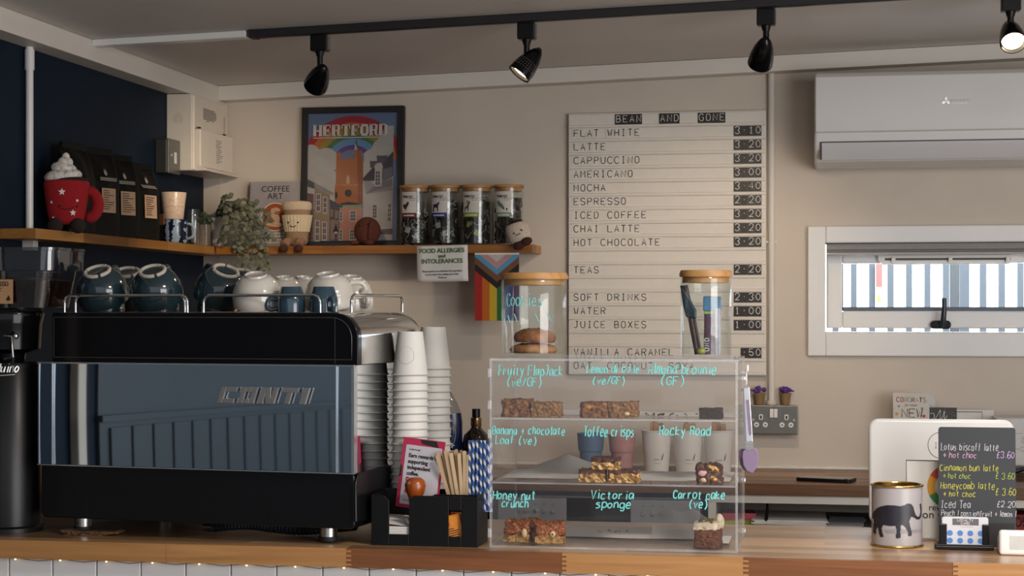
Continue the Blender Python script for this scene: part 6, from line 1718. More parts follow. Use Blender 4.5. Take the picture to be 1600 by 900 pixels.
# handwriting on the doors
CY = pm('cyan_pen', (0.20, 0.66, 0.65), .6, var=.15, scale=300)
def hand(parent_i, txt, u0, u1, vb, hpx, r=.0015, seed=1, slant=.12):
    p0, p1 = at(u0, vb, DY0), at(u1, vb, DY0)
    m = MB(); S = px(1, p0)
    write(m, txt, (p0.x - DX0, -.0006, p0.z - DZ0), hpx * S, fit=p1.x - p0.x, r=r, rng=random.Random(seed), slant=slant)
    return m.build('pen_writing', CY, fd[parent_i])
hand(2, 'Fruity FlapJack', 779, 880, 586, 15, seed=1); hand(2, '(ve/GF)', 791, 848, 603, 13, seed=2)
hand(2, 'Lemon drizzle', 916, 1000, 582, 12, seed=3); hand(2, '(ve/GF)', 925, 978, 600, 12, seed=4)
hand(2, 'Almond brownie', 1012, 1120, 584, 15, seed=5); hand(2, '(GF)', 1031, 1071, 601, 13, seed=6)
hand(1, 'Banana + chocolate', 769, 884, 678, 13, seed=7); hand(1, 'Loaf (ve)', 774, 840, 693, 12, seed=8)
hand(1, 'Toffee crisps', 912, 992, 681, 15, seed=9); hand(1, 'Rocky Road', 1030, 1112, 680, 15, seed=10)
hand(0, 'Honey nut', 770, 838, 780, 13, seed=11); hand(0, 'crunch', 784, 827, 792, 12, seed=12)
hand(0, 'Victoria', 923, 992, 779, 13, seed=13); hand(0, 'sponge', 931, 987, 793, 12, seed=14)
hand(0, 'Carrot cake', 1052, 1134, 779, 13, seed=15); hand(0, '(ve)', 1076, 1107, 793, 12, seed=16)

# ---- cakes
from mathutils import noise as mnoise
def cake(name, label, cat, u0, u1, v0, v1, zt, depth, layers, rough=.003, seed=0, group=None, rz=0.0, freq=90, n=14, tilt=0.0, y=None):
    """a crumbly block standing on height zt; layers = [(from fraction of height, material)]; each layer is a part"""
    p = atz((u0 + u1) / 2, v1, zt) if y is None else at((u0 + u1) / 2, v1, y)
    S = px(1, p)
    w_, h_ = (u1 - u0) * S, (v1 - v0) * S
    t = thing(name, label, cat, (p.x, p.y + depth / 2, zt + .0006), rz, group)
    for li, (f0, pname, mat) in enumerate(layers):
        f1 = layers[li + 1][0] if li + 1 < len(layers) else 1.0
        bm = bmesh.new(); bmesh.ops.create_cube(bm, size=1); bmesh.ops.subdivide_edges(bm, edges=bm.edges[:], cuts=n, use_grid_fill=True)
        for vv in bm.verts:
            x, y_, z = vv.co
            q = 1 - .05 * (abs(x) * 2) ** 6 * (abs(y_) * 2) ** 6
            c = Vector((x * w_ * q, y_ * depth * q, (f0 + (f1 - f0) * (z + .5)) * h_))
            d = mnoise.noise_vector(c * freq + Vector((seed * 3.7, seed * 1.3, li))) + .6 * mnoise.noise_vector(c * freq * 2.3 + Vector((seed, li * 5, 2)))
            dd_ = Vector((d.x, d.y, d.z * 1.1)) * rough
            c = c + dd_
            if f0 == 0: c.z = max(0, c.z) if z > -.49 else 0
            c.z += tilt * c.x
            c.z = max(0, c.z)
            vv.co = c
        me = bpy.data.meshes.new(pname); bm.to_mesh(me); bm.free(); me.materials.append(mat)
        me.polygons.foreach_set('use_smooth', [True] * len(me.polygons)); me.set_sharp_from_angle(angle=R(50))
        o = bpy.data.objects.new(pname, me); C.objects.link(o); o.parent = t
    return t
FLAP = mix_mat('flapjack_oats', [(.25, '#2a160c'), (.42, '#5a3317'), (.55, '#7d4e26'), (.7, '#a0743f'), (.85, '#6b3d1c')], 150, .75, .9)
FLAP2 = mix_mat('pale_flapjack', [(.25, '#3a2414'), (.45, '#6f4c2c'), (.6, '#94693e'), (.8, '#b5905f')], 160, .75, .9)
BROWN = mix_mat('brownie_crumb', [(.3, '#150b08'), (.6, '#2a1710'), (.8, '#3a2218')], 160, .8, .6)
CRISP = mix_mat('toffee_crisp', [(.25, '#6b4418'), (.45, '#a4763a'), (.6, '#c59a58'), (.8, '#dcb878')], 190, .6, .9, kind='cells')
CHOC = pm('milk_chocolate', (0.085, 0.032, 0.018), .35, var=.2, scale=60)
HONEY = mix_mat('honey_nut_top', [(.25, '#3b1708'), (.45, '#7a3a12'), (.6, '#a85e20'), (.8, '#c58a3c')], 170, .5, 1.0)
HBASE = mix_mat('honey_nut_base', [(.3, '#7a5428'), (.5, '#a67d45'), (.75, '#c9a264')], 220, .8, .7)
CARROT = mix_mat('carrot_sponge', [(.3, '#3a1d11'), (.5, '#633a24'), (.75, '#85553a')], 200, .9, .8)
ICING = pm('cream_icing', (0.62, 0.53, 0.38), .5, var=.08, scale=60)
NUT = pm('pale_nut', (0.62, 0.46, 0.26), .5, var=.15, scale=90)
Z2, Z1, Z0 = DZ0 + ZS2 + .0042, DZ0 + ZS1 + .0042, DZ0 + K + .0002
Yc = DY0 + .010
G1, G2, G3, G4 = 'fruity flapjacks on the top tier', 'nut flapjacks on the top tier', 'toffee crisp squares', 'honey nut crunch squares'
cake('flapjack', 'dark fruity flapjack, left piece at the left end of the top tier', 'cake', 783, 828, 628, 654, Z2, .05, [(0, 'oat_block', FLAP)], .0055, 1, G1, y=Yc)
cake('flapjack', 'paler fruity flapjack touching the dark one on the top tier', 'cake', 827, 875, 633, 655, Z2, .05, [(0, 'oat_block', FLAP2)], .0040, 2, G1, y=Yc)
a = cake('flapjack', 'left nut flapjack in the middle of the top tier, orange fruit on it', 'cake', 906, 950, 632, 655, Z2, .05, [(0, 'oat_block', FLAP)], .0035, 3, G2, y=Yc)
m = MB(); m.ell((-.012, -.022, .022), (.009, .006, .006)); m.build('orange_fruit', pm('apricot', (.42, .17, .04), .6), a)
a = cake('flapjack', 'right nut flapjack in the middle of the top tier', 'cake', 949, 995, 631, 655, Z2, .05, [(0, 'oat_block', FLAP2)], .0035, 4, G2, y=Yc, tilt=.06)
m = MB(); m.ell((.010, -.0245, .009), (.006, .004, .004)); m.build('nut', NUT, a)
cake('brownie', 'small dark brownie at the right of the top tier', 'cake', 1092, 1128, 637, 653, Z2, .05, [(0, 'brownie', BROWN)], .0016, 5, y=Yc + .004)
cake('toffee_crisp_square', 'lower left toffee crisp square, second tier', 'cake', 904, 945, 733, 752, Z1, .045, [(0, 'crisp_base', CRISP), (.70, 'chocolate_top', CHOC)], .0028, 6, G3, y=Yc + .003)
cake('toffee_crisp_square', 'lower right toffee crisp square, second tier', 'cake', 949, 998, 733, 753, Z1, .045, [(0, 'crisp_base', CRISP), (.70, 'chocolate_top', CHOC)], .0028, 7, G3, y=Yc + .003)
a = cake('toffee_crisp_square', 'toffee crisp square stacked on top of two others, second tier', 'cake', 923, 967, 716, 734, Z1, .045, [(0, 'crisp_base', CRISP), (.66, 'chocolate_top', CHOC)], .0028, 8, G3, y=Yc + .004)
a.location.z = Z1 + px(19.5, (a.location.x, Yc, 0)) + .0012
a = cake('rocky_road', 'chocolate rocky road piece with pink and gold chunks, second tier', 'cake', 1088, 1126, 727, 757, Z1, .05, [(0, 'chocolate_block', CHOC)], .0055, 9, y=Yc)
for (x, z, r_, mt) in ((-.012, .022, .010, 'pink'), (.012, .030, .010, 'gold'), (-.010, .009, .008, 'cream'), (.010, .012, .009, 'gold'), (.002, .036, .006, 'gold')):
    m = MB(); m.ell((x, -.0225, z), (r_, .006, r_ * .72), (0, .5 if mt == 'gold' else 0, 0)); m.build({'pink': 'marshmallow', 'gold': 'biscuit_piece', 'cream': 'nut'}[mt], {'pink': pm('pink_marshmallow', (.62, .36, .38), .8), 'gold': CRISP, 'cream': NUT}[mt], a)
for k, (u0, u1, v0, v1, lab) in enumerate(((788, 827, 816, 848, 'left honey nut crunch square at the front of the bottom tier'), (832, 880, 818, 850, 'right honey nut crunch square at the front of the bottom tier'))):
    a = cake('honey_nut_square', lab, 'cake', u0, u1, v0, v1, Z0, .05, [(0, 'pale_base', HBASE), (.38, 'nut_topping', HONEY)], .0045, 12 + k, G4, rz=(-.05, .18)[k])
    S = px(1, a.location); nx = (13, 4)[k] * S
    m = MB(); m.ell((nx, -.0275, 15 * S), (4.5 * S, .004, (7, 5)[k] * S)); m.build('nut', NUT, a)
    if k:
        m = MB(); m.ell((nx, -.0315, 15 * S), (1.6 * S, .001, 1.6 * S)); m.build('nut_hole', pm('nut_dark', (.1, .05, .02), .7), a)
cake('honey_nut_square', 'honey nut crunch square behind and between the two front ones', 'cake', 812, 842, 813, 838, Z0, .045, [(0, 'pale_base', HBASE), (.35, 'nut_topping', HONEY)], .0045, 15, G4, y=3.715)
a = cake('carrot_cake_slice', 'brown carrot cake slice with cream icing at the bottom right', 'cake', 1086, 1124, 817, 856, Z0, .062, [(0, 'sponge', CARROT), (.72, 'icing', ICING)], .0022, 16, rz=-.14, y=3.60)
S = px(1, a.location); rg = random.Random(9)
m = MB()
for k in range(26): m.ell((rg.uniform(-15, 12) * S, rg.uniform(-.026, .026), 39.5 * S + rg.uniform(0, .002)), (.003, .0022, .0018), (rg.random(), rg.random(), rg.random()), 6, 4)
m.build('chopped_nuts', mix_mat('green_nuts', [(.3, '#2f2514'), (.5, '#5b4a2a'), (.7, '#8b8248')], 300, .8), a)
m = MB(); m.ell((15 * S, .016, 42 * S), (.008, .009, .011)); m.ell((17 * S, .022, 36 * S), (.007, .008, .014)); m.build('icing_peak', ICING, a)
# greaseproof sheets and crumbs
GP = pm('greaseproof', (0.74, 0.71, 0.67), .6, var=.03, scale=12)
def sheet(lab, x0, x1, y0, y1, z, fn, name='greaseproof_sheet', mat=GP, nu=30, nv=16):
    t = thing(name, lab, 'paper sheet', ((x0 + x1) / 2, (y0 + y1) / 2, z))
    m = MB(); m.grid(lambda a, b: ((a - .5) * (x1 - x0), (b - .5) * (y1 - y0), .0002 + max(0, fn(a, b))), nu, nv); m.build('sheet', mat, t, smooth=70)
    return t
cxa = at(900, 640, 3.6).x
sheet('greaseproof sheet lying across the top tier under the flapjacks', DX0 + .012, DX1 - .012, DY0 + .08, DY1 - .012, Z2 + .0002, lambda a, b: .0006 * (1 + math.sin(9 * a + 4 * b)))
sheet('greaseproof sheet on the second tier, peaked up at its left', DX0 + .012, DX1 - .02, DY0 + .075, DY1 - .012, Z1 + .0002, lambda a, b: .0006 * (1 + math.sin(7 * a)) + .034 * max(0, 1 - abs(a - .23) / .2) * b ** 2)
sheet('greaseproof sheet lying along the bottom tier behind the squares', DX0 + .10, DX1 - .10, DY0 + .15, DY1 - .012, Z0 + .0002, lambda a, b: .0008 * (1 + math.sin(8 * a + 3 * b)) + .006 * b)
sheet('white napkin under the carrot cake slice', a.location.x - .035, a.location.x + .040, 3.675, 3.80, Z0 + .0004, lambda a_, b_: .0005, 'napkin_sheet', PAPER)
WR = clear('crumpled_film', (.88, .88, .88), .06, .3, .25, .22, (.72, .70, .68))
sheet('crumpled translucent wrapper standing left of the carrot cake', a.location.x - .125, a.location.x - .005, 3.69, 3.80, Z0 + .0025, lambda a_, b_: .004 + .05 * b_ ** 1.3 * (1 - .5 * abs(a_ - .45)) + .006 * math.sin(13 * a_ + 5 * b_) * b_, 'film_wrapper', WR)
rg = random.Random(33); m = MB()
for (u, n_c) in ((1030, 26), (1070, 5)):
    for k in range(n_c):
        q = at(u + rg.uniform(-22, 22), 650, DY0 + .10 + rg.uniform(-.03, .05)); m.ell((q.x, q.y, Z2 + .0032), (rg.uniform(.001, .0035), rg.uniform(.001, .003), .0014), n=6, m=4)
for k in range(9): m.ell((at(922 + rg.uniform(-9, 9), 745, 3.68).x, 3.66 + rg.uniform(0, .06), Z1 + .0050), (rg.uniform(.001, .0025),) * 2 + (.0012,), n=6, m=4)
for k in range(9): m.ell((at(960 + rg.uniform(-60, 70), 830, 3.68).x, 3.77 + rg.uniform(0, .04), Z0 + .008), (rg.uniform(.001, .003),) * 2 + (.0014,), n=6, m=4)
o = m.build('cake_crumbs', mix_mat('crumbs', [(.3, '#3a1d10'), (.6, '#7a4a26')], 90, .9), smooth=60); tag(o, 'loose brown crumbs scattered on the display case tiers', 'crumbs', kind='stuff')

# ---- jars on top of the case
TZ = DZ0 + dh
def big_jar(name, lab, u, r_px, v_top, yy):
    p = at(u, 500, yy); S = px(1, p); r_ = r_px * S
    h_ = at(u, v_top, yy).z - TZ
    t = thing(name, lab, 'jar', (p.x, yy, TZ + .0006))
    m = MB(); m.lathe([(0, 0), (r_ * .94, 0), (r_, .006), (r_, h_ - .020), (r_ * .975, h_ - .015), (r_ * .955, h_ - .018), (r_ * .955, .008), (0, .006)], 48); m.build('glass', GLASS, t)
    m = MB(); m.lathe([(0, h_ - .026), (r_ * .93, h_ - .026), (r_ * .93, h_ - .0135), (r_ * 1.04, h_ - .0135), (r_ * 1.05, h_ - .007), (r_ * 1.0, h_), (0, h_)], 48); m.build('lid', LIDW, t)
    return t, r_, h_, S
yj = DY0 + .115
t, r_, h_, S = big_jar('cookie_jar', 'large glass jar of cookies with wooden lid on the display case', 834.5, 51, 427, yj)
jz = TZ + .0066
f = lambda a_, b_: ((r_ + .0006) * math.sin(a_ / r_), -(r_ + .0006) * math.cos(a_ / r_), b_)
m = MB(); write(m, 'Cookies', (0, 0, 0), 18 * S, fit=64 * S, r=.0011, rng=random.Random(5), map2=lambda a_, b_: f(a_ - 40 * S, h_ - 52 * S + b_))
for (a_, b_) in ((-38, -66), (-24, -64), (10, -64), (30, -62)): m.tube([f(a_ * S, h_ + b_ * S), f((a_ + 5) * S, h_ + (b_ - 12) * S)], .001, 5)
m.build('pen_writing', CY, t)
DOUGH = mix_mat('cookie_dough', [(.3, '#7a4a22'), (.5, '#a0693a'), (.7, '#b9834f')], 60, .8, .4)
DOUGH2 = mix_mat('ginger_dough', [(.3, '#6b3c1b'), (.5, '#8f572c'), (.7, '#a96f40')], 60, .8, .4)
def cookie(lab, c, R_, hh, tilt, mat, seed):
    q = thing('cookie', lab, 'cookie', c, 0, 'cookies in the glass jar', rot=tilt)
    m = MB(); m.lathe([(0, 0), (R_ * .92, 0), (R_, hh * .3), (R_ * .92, hh * .62), (R_ * .55, hh * .93), (0, hh)], 32); m.build('biscuit', mat, q, smooth=70)
    rg = random.Random(seed); m = MB()
    for k in range(6): a_ = rg.uniform(0, 2 * PI); d = rg.uniform(.15, .8) * R_; m.ell((d * math.cos(a_), d * math.sin(a_), hh * (.97 - .42 * (d / R_) ** 2)), (.0035, .0035, .0022), n=8, m=6)
    m.build('chocolate_chips', BROWN, q)
jc = t.location
cookie('bottom cookie lying flat in the glass jar', (jc.x - 1 * S, jc.y, jz + .0022), 37.5 * S, 16 * S, (0, 0, 0), DOUGH, 1)
cookie('top cookie in the glass jar, smooth and domed', (jc.x + 1 * S, jc.y, jz + .0018 + 17.2 * S), 33.5 * S, 22 * S, (R(1), R(-1), 2), DOUGH2, 3)
t, r_, h_, S = big_jar('lollipop_jar', 'narrower glass jar of wrapped sticks with wooden lid on the display case', 1103, 39.5, 423, yj)
jc = t.location; jz = TZ + .0068
def wrapped(lab, u0, v0, u1, v1, w0, w1, mat, yy, nm='wrapped_stick', extra=None, grp='wrapped sticks in the jar'):
    b, e = at(u0, v0, yy), at(u1, v1, yy); b.z = max(b.z, jz + .0005)
    q = thing(nm, lab, 'wrapped snack', b, 0, grp)
    d = e - b; L = d.length
    M = Vector((0, 0, 1)).rotation_difference(d).to_matrix().to_4x4()
    m = MB(M); k = 7
    m.add(*flat_tube([(0, w0 * S), (.12, w0 * S * 1.05), (.5, (w0 + w1) / 2 * S), (.9, w1 * S), (1, w1 * .96 * S)], L))
    m.build('wrapper', mat, q, smooth=50)
    if extra: extra(q, M, L)
    return q
def flat_tube(prof, L, n=16):
    vs, fs = [], []
    for (f_, w_) in prof:
        for i in range(n): a_ = 2 * PI * i / n; vs.append((w_ * math.cos(a_), w_ * .45 * math.sin(a_), f_ * L))
    for r2 in range(len(prof) - 1):
        for i in range(n): fs.append((r2 * n + i, r2 * n + (i + 1) % n, (r2 + 1) * n + (i + 1) % n, (r2 + 1) * n + i))
    fs.append(tuple(range(n))); fs.append(tuple((len(prof) - 1) * n + i for i in range(n)))
    return vs, fs
FOIL = pm('dark_foil', (0.012, 0.012, 0.016), .22, .5, var=.6, scale=90); FOILB = mix_mat('brown_foil', [(.3, '#0d0808'), (.5, '#3b2320'), (.62, '#1c1214'), (.75, '#8b8580')], 70, .3, .5)
def blades(q, M, L):
    m = MB(M); m.prism([(-7 * S, L * .55), (9 * S, L * .50), (11 * S, L * .62), (4 * S, L * .82), (-3 * S, L * 1.0), (-7 * S, L * 1.02), (-8 * S, L * .8)], -.006, .006); m.build('dark_wrapper_top', pm('teal_black_foil', (0.008, 0.022, 0.030), .25, .3, var=.5, scale=60), q, smooth=0, bevel=.003)
wrapped('long dark wrapped stick leaning left in the jar', 1089, 555, 1070, 446, 3.5, 5, FOILB, yj - .008, extra=blades)
wrapped('dark foil stick leaning between the long one and the upright packet', 1094, 556, 1081, 482, 3, 3.5, FOILB, yj + .006)
MULTI = mix_mat('purple_wrapper', [(.25, '#2b1d33'), (.4, '#4d3c63'), (.5, '#6b3038'), (.62, '#40506e'), (.75, '#8b86a0')], 60, .35, .3)
def head(q, M, L):
    m = MB(M); m.box(-13 * S, 15 * S, -.008, .008, L * .74, L * 1.0); m.mat(1).box(-12 * S, 12 * S, -.0085, .0085, L * .69, L * .74)
    m.build('blue_top', [pm('blue_wrapper', (0.02, 0.13, 0.26), .4, var=.3, scale=60), pm('lime_band', (.32, .36, .05), .5)], q, smooth=0, bevel=.003)
    m = MB(M); 
    for k, c in enumerate('UND'): write(m, c, (-3 * S, -.0095, L * (.06 + .085 * k)), 7 * S, r=.0009, ux=(0, 0, 1), uz=(-1, 0, 0))
    m.build('white_print', PAPER, q)
wrapped('upright multicoloured packet with blue top in the jar', 1111, 555, 1112, 463, 11, 11.5, MULTI, yj + .002, extra=head)
wrapped('purple and white wrapped stick at the right of the jar', 1122, 555, 1121, 482, 4, 5, pm('pale_wrapper', (.36, .33, .40), .35, var=.3, scale=60), yj - .014)
q = thing('sweet', 'small lime green sweet at the bottom of the jar', 'sweet', (at(1096, 553, yj - .015).x, yj - .018, jz + .0004))
m = MB(); m.ell((0, 0, .007), (.010, .008, .007)); m.build('wrapper', pm('lime_sweet', (.28, .30, .03), .4), q)

# ---- tongs hanging on the right side of the case
ty = DY0 + .10
a = at(1167, 605, ty)
t = thing('tongs', 'silver kitchen tongs with lilac silicone tips hanging beside the display case', 'tongs', (a.x, ty, a.z))
def T(u, v, dy=0): q = at(u, v, ty) - a; return Vector((q.x, dy, q.z))
LIL = pm('lilac_silicone', (0.245, 0.175, 0.29), .6, var=.03)
for k, dy in enumerate((-.010, .012)):
    sh = 0 if k == 0 else -6
    m = MB(); pts = [(1162 + sh * .2, 606), (1171 + sh * .2, 605), (1177 + sh, 697), (1167 + sh, 700)]
    vs = [T(u, v, dy * (1 if v > 650 else .45)) for u, v in pts]
    m.add([tuple(q) for q in vs] + [tuple(q + Vector((0, .0016, 0))) for q in vs], [(0, 1, 2, 3), (4, 7, 6, 5), (0, 4, 5, 1), (1, 5, 6, 2), (2, 6, 7, 3), (3, 7, 4, 0)])
    arm = m.build('arm', pm('tong_steel', (0.72, 0.72, 0.74), .25, .85), t, smooth=0, bevel=.0006)
    if k == 0:
        m = MB(); c = [T(u, v, dy * .8 - .0012) for u, v in ((1166, 625), (1170, 624), (1175, 676), (1173, 681), (1170, 678))]; m.add([tuple(q) for q in c] + [tuple(q + Vector((0, .0012, 0))) for q in c], [(0, 1, 2, 3, 4), (9, 8, 7, 6, 5)] + [(i, (i + 1) % 5, 5 + (i + 1) % 5, 5 + i) for i in range(5)]); m.build('lilac_grip', LIL, arm, smooth=0)
    m = MB(); out = [(1167, 699), (1176, 697), (1184, 703), (1186, 718), (1183, 730), (1176, 739), (1168, 736), (1162, 727), (1160, 714), (1161, 704)]
    c = [T(u + sh, v, dy) for u, v in out]; kk = len(c)
    m.add([tuple(q) for q in c] + [tuple(q + Vector((0, .004, 0))) for q in c], [tuple(range(kk)), tuple(range(2 * kk - 1, kk - 1, -1))] + [(i, (i + 1) % kk, kk + (i + 1) % kk, kk + i) for i in range(kk)]); m.build('silicone_tip', LIL, t, smooth=0, bevel=.0015)
    m = MB(); c = [T(u + sh, v, dy - .0008) for u, v in ((1165, 690), (1176, 688), (1178, 700), (1171, 703), (1165, 702))]; m.add([tuple(q) for q in c] + [tuple(q + Vector((0, .006, 0))) for q in c], [tuple(range(5)), (9, 8, 7, 6, 5)] + [(i, (i + 1) % 5, 5 + (i + 1) % 5, 5 + i) for i in range(5)]); m.build('collar', STEEL, t, smooth=0)
m = MB(); m.box(-.004, .003, -.006, .006, -.001, .004); m.build('joint', STEEL, t, smooth=0)

# ------------------------------------------------------------------ right hand end of the counter
# donation tin
p = atz(1403, 857, CT); S = px(1, p); tr = 39.5 * S
p = Vector((p.x, p.y + tr, CT))
th = at(1403, 757, p.y).z - CT
t = thing('elephant_tin', 'pale grey open tin with a dark elephant printed on it', 'tin', (p.x, p.y, CT + .0004))
TING = pm('tin_print_grey', (0.40, 0.375, 0.39), .28, var=.03, scale=30); GOLD = pm('gold_tin', (0.62, 0.45, 0.16), .22, 1.0, var=.1)
m = MB(); m.lathe([(tr * 1.0, .003), (tr, th - .003)], 64)
for k in (0, 1):
    pass
m.lathe([(tr, th * .66), (tr * 1.008, th * .67), (tr, th * .68)], 64); m.lathe([(tr, th * .70), (tr * 1.008, th * .71), (tr, th * .72)], 64)
m.build('printed_wall', TING, t)
m = MB(); m.lathe([(tr * .985, th - .002), (tr * .985, .004), (0, .003)], 64); m.build('inside', GOLD, t)
m = MB(); m.tube([(tr * 1.01 * math.cos(2 * PI * i / 64), tr * 1.01 * math.sin(2 * PI * i / 64), th - .001) for i in range(64)], .0024, 8, closed=True); m.build('top_rim', GOLD, t)
m = MB(); m.tube([(tr * 1.01 * math.cos(2 * PI * i / 64), tr * 1.01 * math.sin(2 * PI * i / 64), .0024) for i in range(64)], .0022, 8, closed=True); m.build('bottom_rim', GOLD, t)
EL = [(84, 760), (86, 705), (84, 672), (90, 650), (102, 632), (122, 620), (150, 612), (185, 611), (215, 615), (236, 610), (248, 601), (266, 603), (278, 618), (284, 640), (290, 660), (300, 672), (310, 670), (316, 652), (314, 630), (312, 610), (316, 604), (320, 615), (321, 645), (320, 672), (310, 685), (296, 684), (280, 672), (268, 668), (258, 690), (262, 715), (270, 745), (270, 764), (254, 766), (252, 748), (240, 722), (226, 708), (216, 712), (214, 745), (216, 772), (198, 778), (192, 770), (196, 740), (192, 714), (160, 716), (132, 712), (124, 730), (128, 755), (134, 772), (118, 776), (112, 760), (108, 735), (104, 725), (98, 745), (98, 764)]
k_ = 260 / 836
cu_, cv_ = (1403 - 1340) / k_, 857
def em(a_, b_): an = a_ / tr; return ((tr + .0007) * math.sin(an), -(tr + .0007) * math.cos(an), b_)
def EM(a_, b_): # crop pixel to unrolled tin coordinates
    s_ = max(-.985, min(.985, (a_ - cu_) * k_ / 39.5)); return (math.asin(s_) * tr, (857 - (600 + b_ * k_)) * S)
m = MB(); m.strips([[EM(*q) for q in EL]], em, 90)
m.tube([em(*EM(*q)) for q in ((90, 650), (84, 668), (82, 690), (86, 712))], .0014, 5); el = m.build('elephant_print', pm('elephant_dark', (0.018, 0.018, 0.028), .4, var=.3, scale=60), t, smooth=0)
m = MB(); m.strips([[EM(*q) for q in ((140, 738), (190, 728), (250, 732), (318, 736), (318, 748), (230, 752), (150, 752))]], lambda a_, b_: em(a_, b_) if True else None, 40)
m.v = [((x * .9993), y * .9993, z) for x, y, z in m.v]; m.build('ground_print', pm('print_shade', (0.30, 0.28, 0.29), .35), t, smooth=0)

# white till seen from behind
ty = 3.95
a, b = at(1358, 835, ty), at(1588, 655, ty)
w_, z0, z1 = b.x - a.x, a.z - CT, b.z - CT
t = thing('till_screen', 'white till with a round badge on its back, behind the chalkboard', 'till', (a.x, ty, CT + .0005), rot=(0, 0, 0))
TILLW = pm('till_white', (0.70, 0.69, 0.685), .22, var=.01, scale=5)
m = MB(); m.prism(rrect(0, w_, .02, z1, .022, 8, (1, 1, 1, 1)), 0, .028); o = m.build('back_shell', TILLW, t, bevel=.008, segs=4, rot=(R(-10), 0, 0))
m = MB(); m.prism(rrect(.008, w_ - .008, .028, z1 - .008, .016, 6), .0285, .034); m.build('screen', BLACKG, o)
m = MB(); m.prism([(.004, 0), (.11, 0), (.11, .006), (.045, .035), (.03, .05), (.018, .05)], w_ * .25, w_ * .75, 'x'); m.build('foot', TILLW, t, bevel=.004)
bc = at(1473, 696, ty); rx = 21 * px(1, bc)
m = MB(); m.tube([(bc.x - a.x + rx * math.cos(2 * PI * i / 40), -.0008, bc.z - CT + rx * math.sin(2 * PI * i / 40)) for i in range(40)], .0006, 5, closed=True)
write(m, 'ISG', (bc.x - a.x - .016, -.0008, bc.z - CT - .006), .012, r=.0004); m.build('badge', pm('badge_grey', (0.10, .09, .085), .4), o)

# review sign
sy = 3.86
a, b = at(1417, 836, sy), at(1520, 722, sy)
w_, h_ = b.x - a.x, b.z - CT
t = thing('review_sign', 'white review sign with a coloured ring letter, behind the elephant tin', 'sign', (a.x, sy, CT + .0005), rot=(R(-5), 0, 0))
MB().box(0, w_, 0, .003, .004, h_).build('panel', pm('sign_white', (.68, .65, .61), .45, var=.02), t, smooth=0)
m = MB(); m.box(-.0012, .0, -.001, .0035, 0.004, h_); m.box(-.0012, w_, -.001, .0035, h_, h_ + .0016); m.build('black_edge', BLACK, t, smooth=0)
MB().box(-.002, w_ + .002, -.022, .03, 0, .004).build('foot', clear('sign_foot', (.9, .9, .9), .1, .4), t, smooth=0)
gc = at(1484, 761, sy); S = px(1, gc); gx, gz = gc.x - a.x, gc.z - CT
def arcseg(m, a0, a1, r0, r1, n=18):
    q = [(gx + r1 * math.cos(R(a0 + (a1 - a0) * i / n)), gz + r1 * math.sin(R(a0 + (a1 - a0) * i / n))) for i in range(n + 1)] + [(gx + r0 * math.cos(R(a1 + (a0 - a1) * i / n)), gz + r0 * math.sin(R(a1 + (a0 - a1) * i / n))) for i in range(n + 1)]
    m.prism(q, -.0008, 0)
m = MB(); r0, r1 = 22 * S, 34 * S
arcseg(m.mat(0), 35, 150, r0, r1); arcseg(m.mat(1), 150, 205, r0, r1); arcseg(m.mat(2), 205, 300, r0, r1); arcseg(m.mat(3), 300, 360, r0, r1); m.prism([(gx, gz - 6 * S), (gx + r1, gz - 6 * S), (gx + r1, gz + 6 * S), (gx, gz + 6 * S)], -.0008, 0)
m.build('ring_letter', [pm('g_red', (.50, .05, .03), .5), pm('g_amber', (.60, .28, .02), .5), pm('g_green', (.03, .20, .05), .5), pm('g_blue', (.05, .14, .5), .5)], t, smooth=0)
q = at(1451, 798, sy); type_text('lettering', 'review us', .019, INK, t, (q.x - a.x, -.0008, q.z - CT), align='LEFT', sx=.95)
q = at(1441, 810, sy); type_text('lettering', 'on Google', .024, INK, t, (q.x - a.x, -.0008, q.z - CT), align='LEFT', sx=1.0)

# chalkboard
by = 3.78
a, b = at(1467, 853, by), at(1588, 669, by)
w_, h_ = b.x - a.x, b.z - CT
t = thing('chalkboard', 'small dark chalkboard of iced drinks handwritten in coloured chalk', 'chalkboard', (a.x, by, CT + .0004), rot=(R(-4), 0, 0))
CB_ = pm('chalkboard_slate', (0.024, 0.028, 0.033), .5, var=.12, scale=6)
m = MB(); m.prism(rrect(0, w_, .006, h_, .006, 5, (0, 0, 1, 1)), 0, .004); m.build('board', CB_, t)
m = MB(); m.box(-.001, w_ + .001, -.010, .030, 0, .006); m.box(w_ * .42, w_ - .003, -.0015, -.0002, .006, .048); m.build('stand', BLACKM, t, smooth=0, bevel=.001)
def chalk(txt, u0, u1, vb, hp, mat, seed, r=.00085, sl=.10):
    p0, p1 = at(u0, vb, by - .001), at(u1, vb, by - .001); S = px(1, p0); m = MB()
    write(m, txt, (p0.x - a.x, -.0006, p0.z - CT), hp * S, fit=p1.x - p0.x, r=r, rng=random.Random(seed), slant=sl); m.build('chalk_writing', mat, t)
CWH = pm('chalk_white', (.50, .49, .52), .9, var=.2, scale=300); CPK = pm('chalk_pink', (.56, .33, .48), .9, var=.2, scale=300); CVI = pm('chalk_lilac', (.50, .36, .62), .9, var=.2, scale=300)
CYG = pm('chalk_lime', (.34, .42, .09), .9, var=.2, scale=300); CYE = pm('chalk_yellow', (.50, .47, .10), .9, var=.2, scale=300)
chalk('Lotus biscoff latte', 1471, 1562, 704, 11, CWH, 1); chalk('+ hot choc', 1474, 1528, 716, 8.5, CPK, 2); chalk('$3.60', 1558, 1587, 716, 9.5, CVI, 3)
chalk('Cinnamon bun latte', 1469, 1562, 736, 10, CYE, 4); chalk('+ hot choc', 1474, 1518, 748, 8, CYG, 5); chalk('$ 3.60', 1556, 1587, 749, 9, CYG, 6)
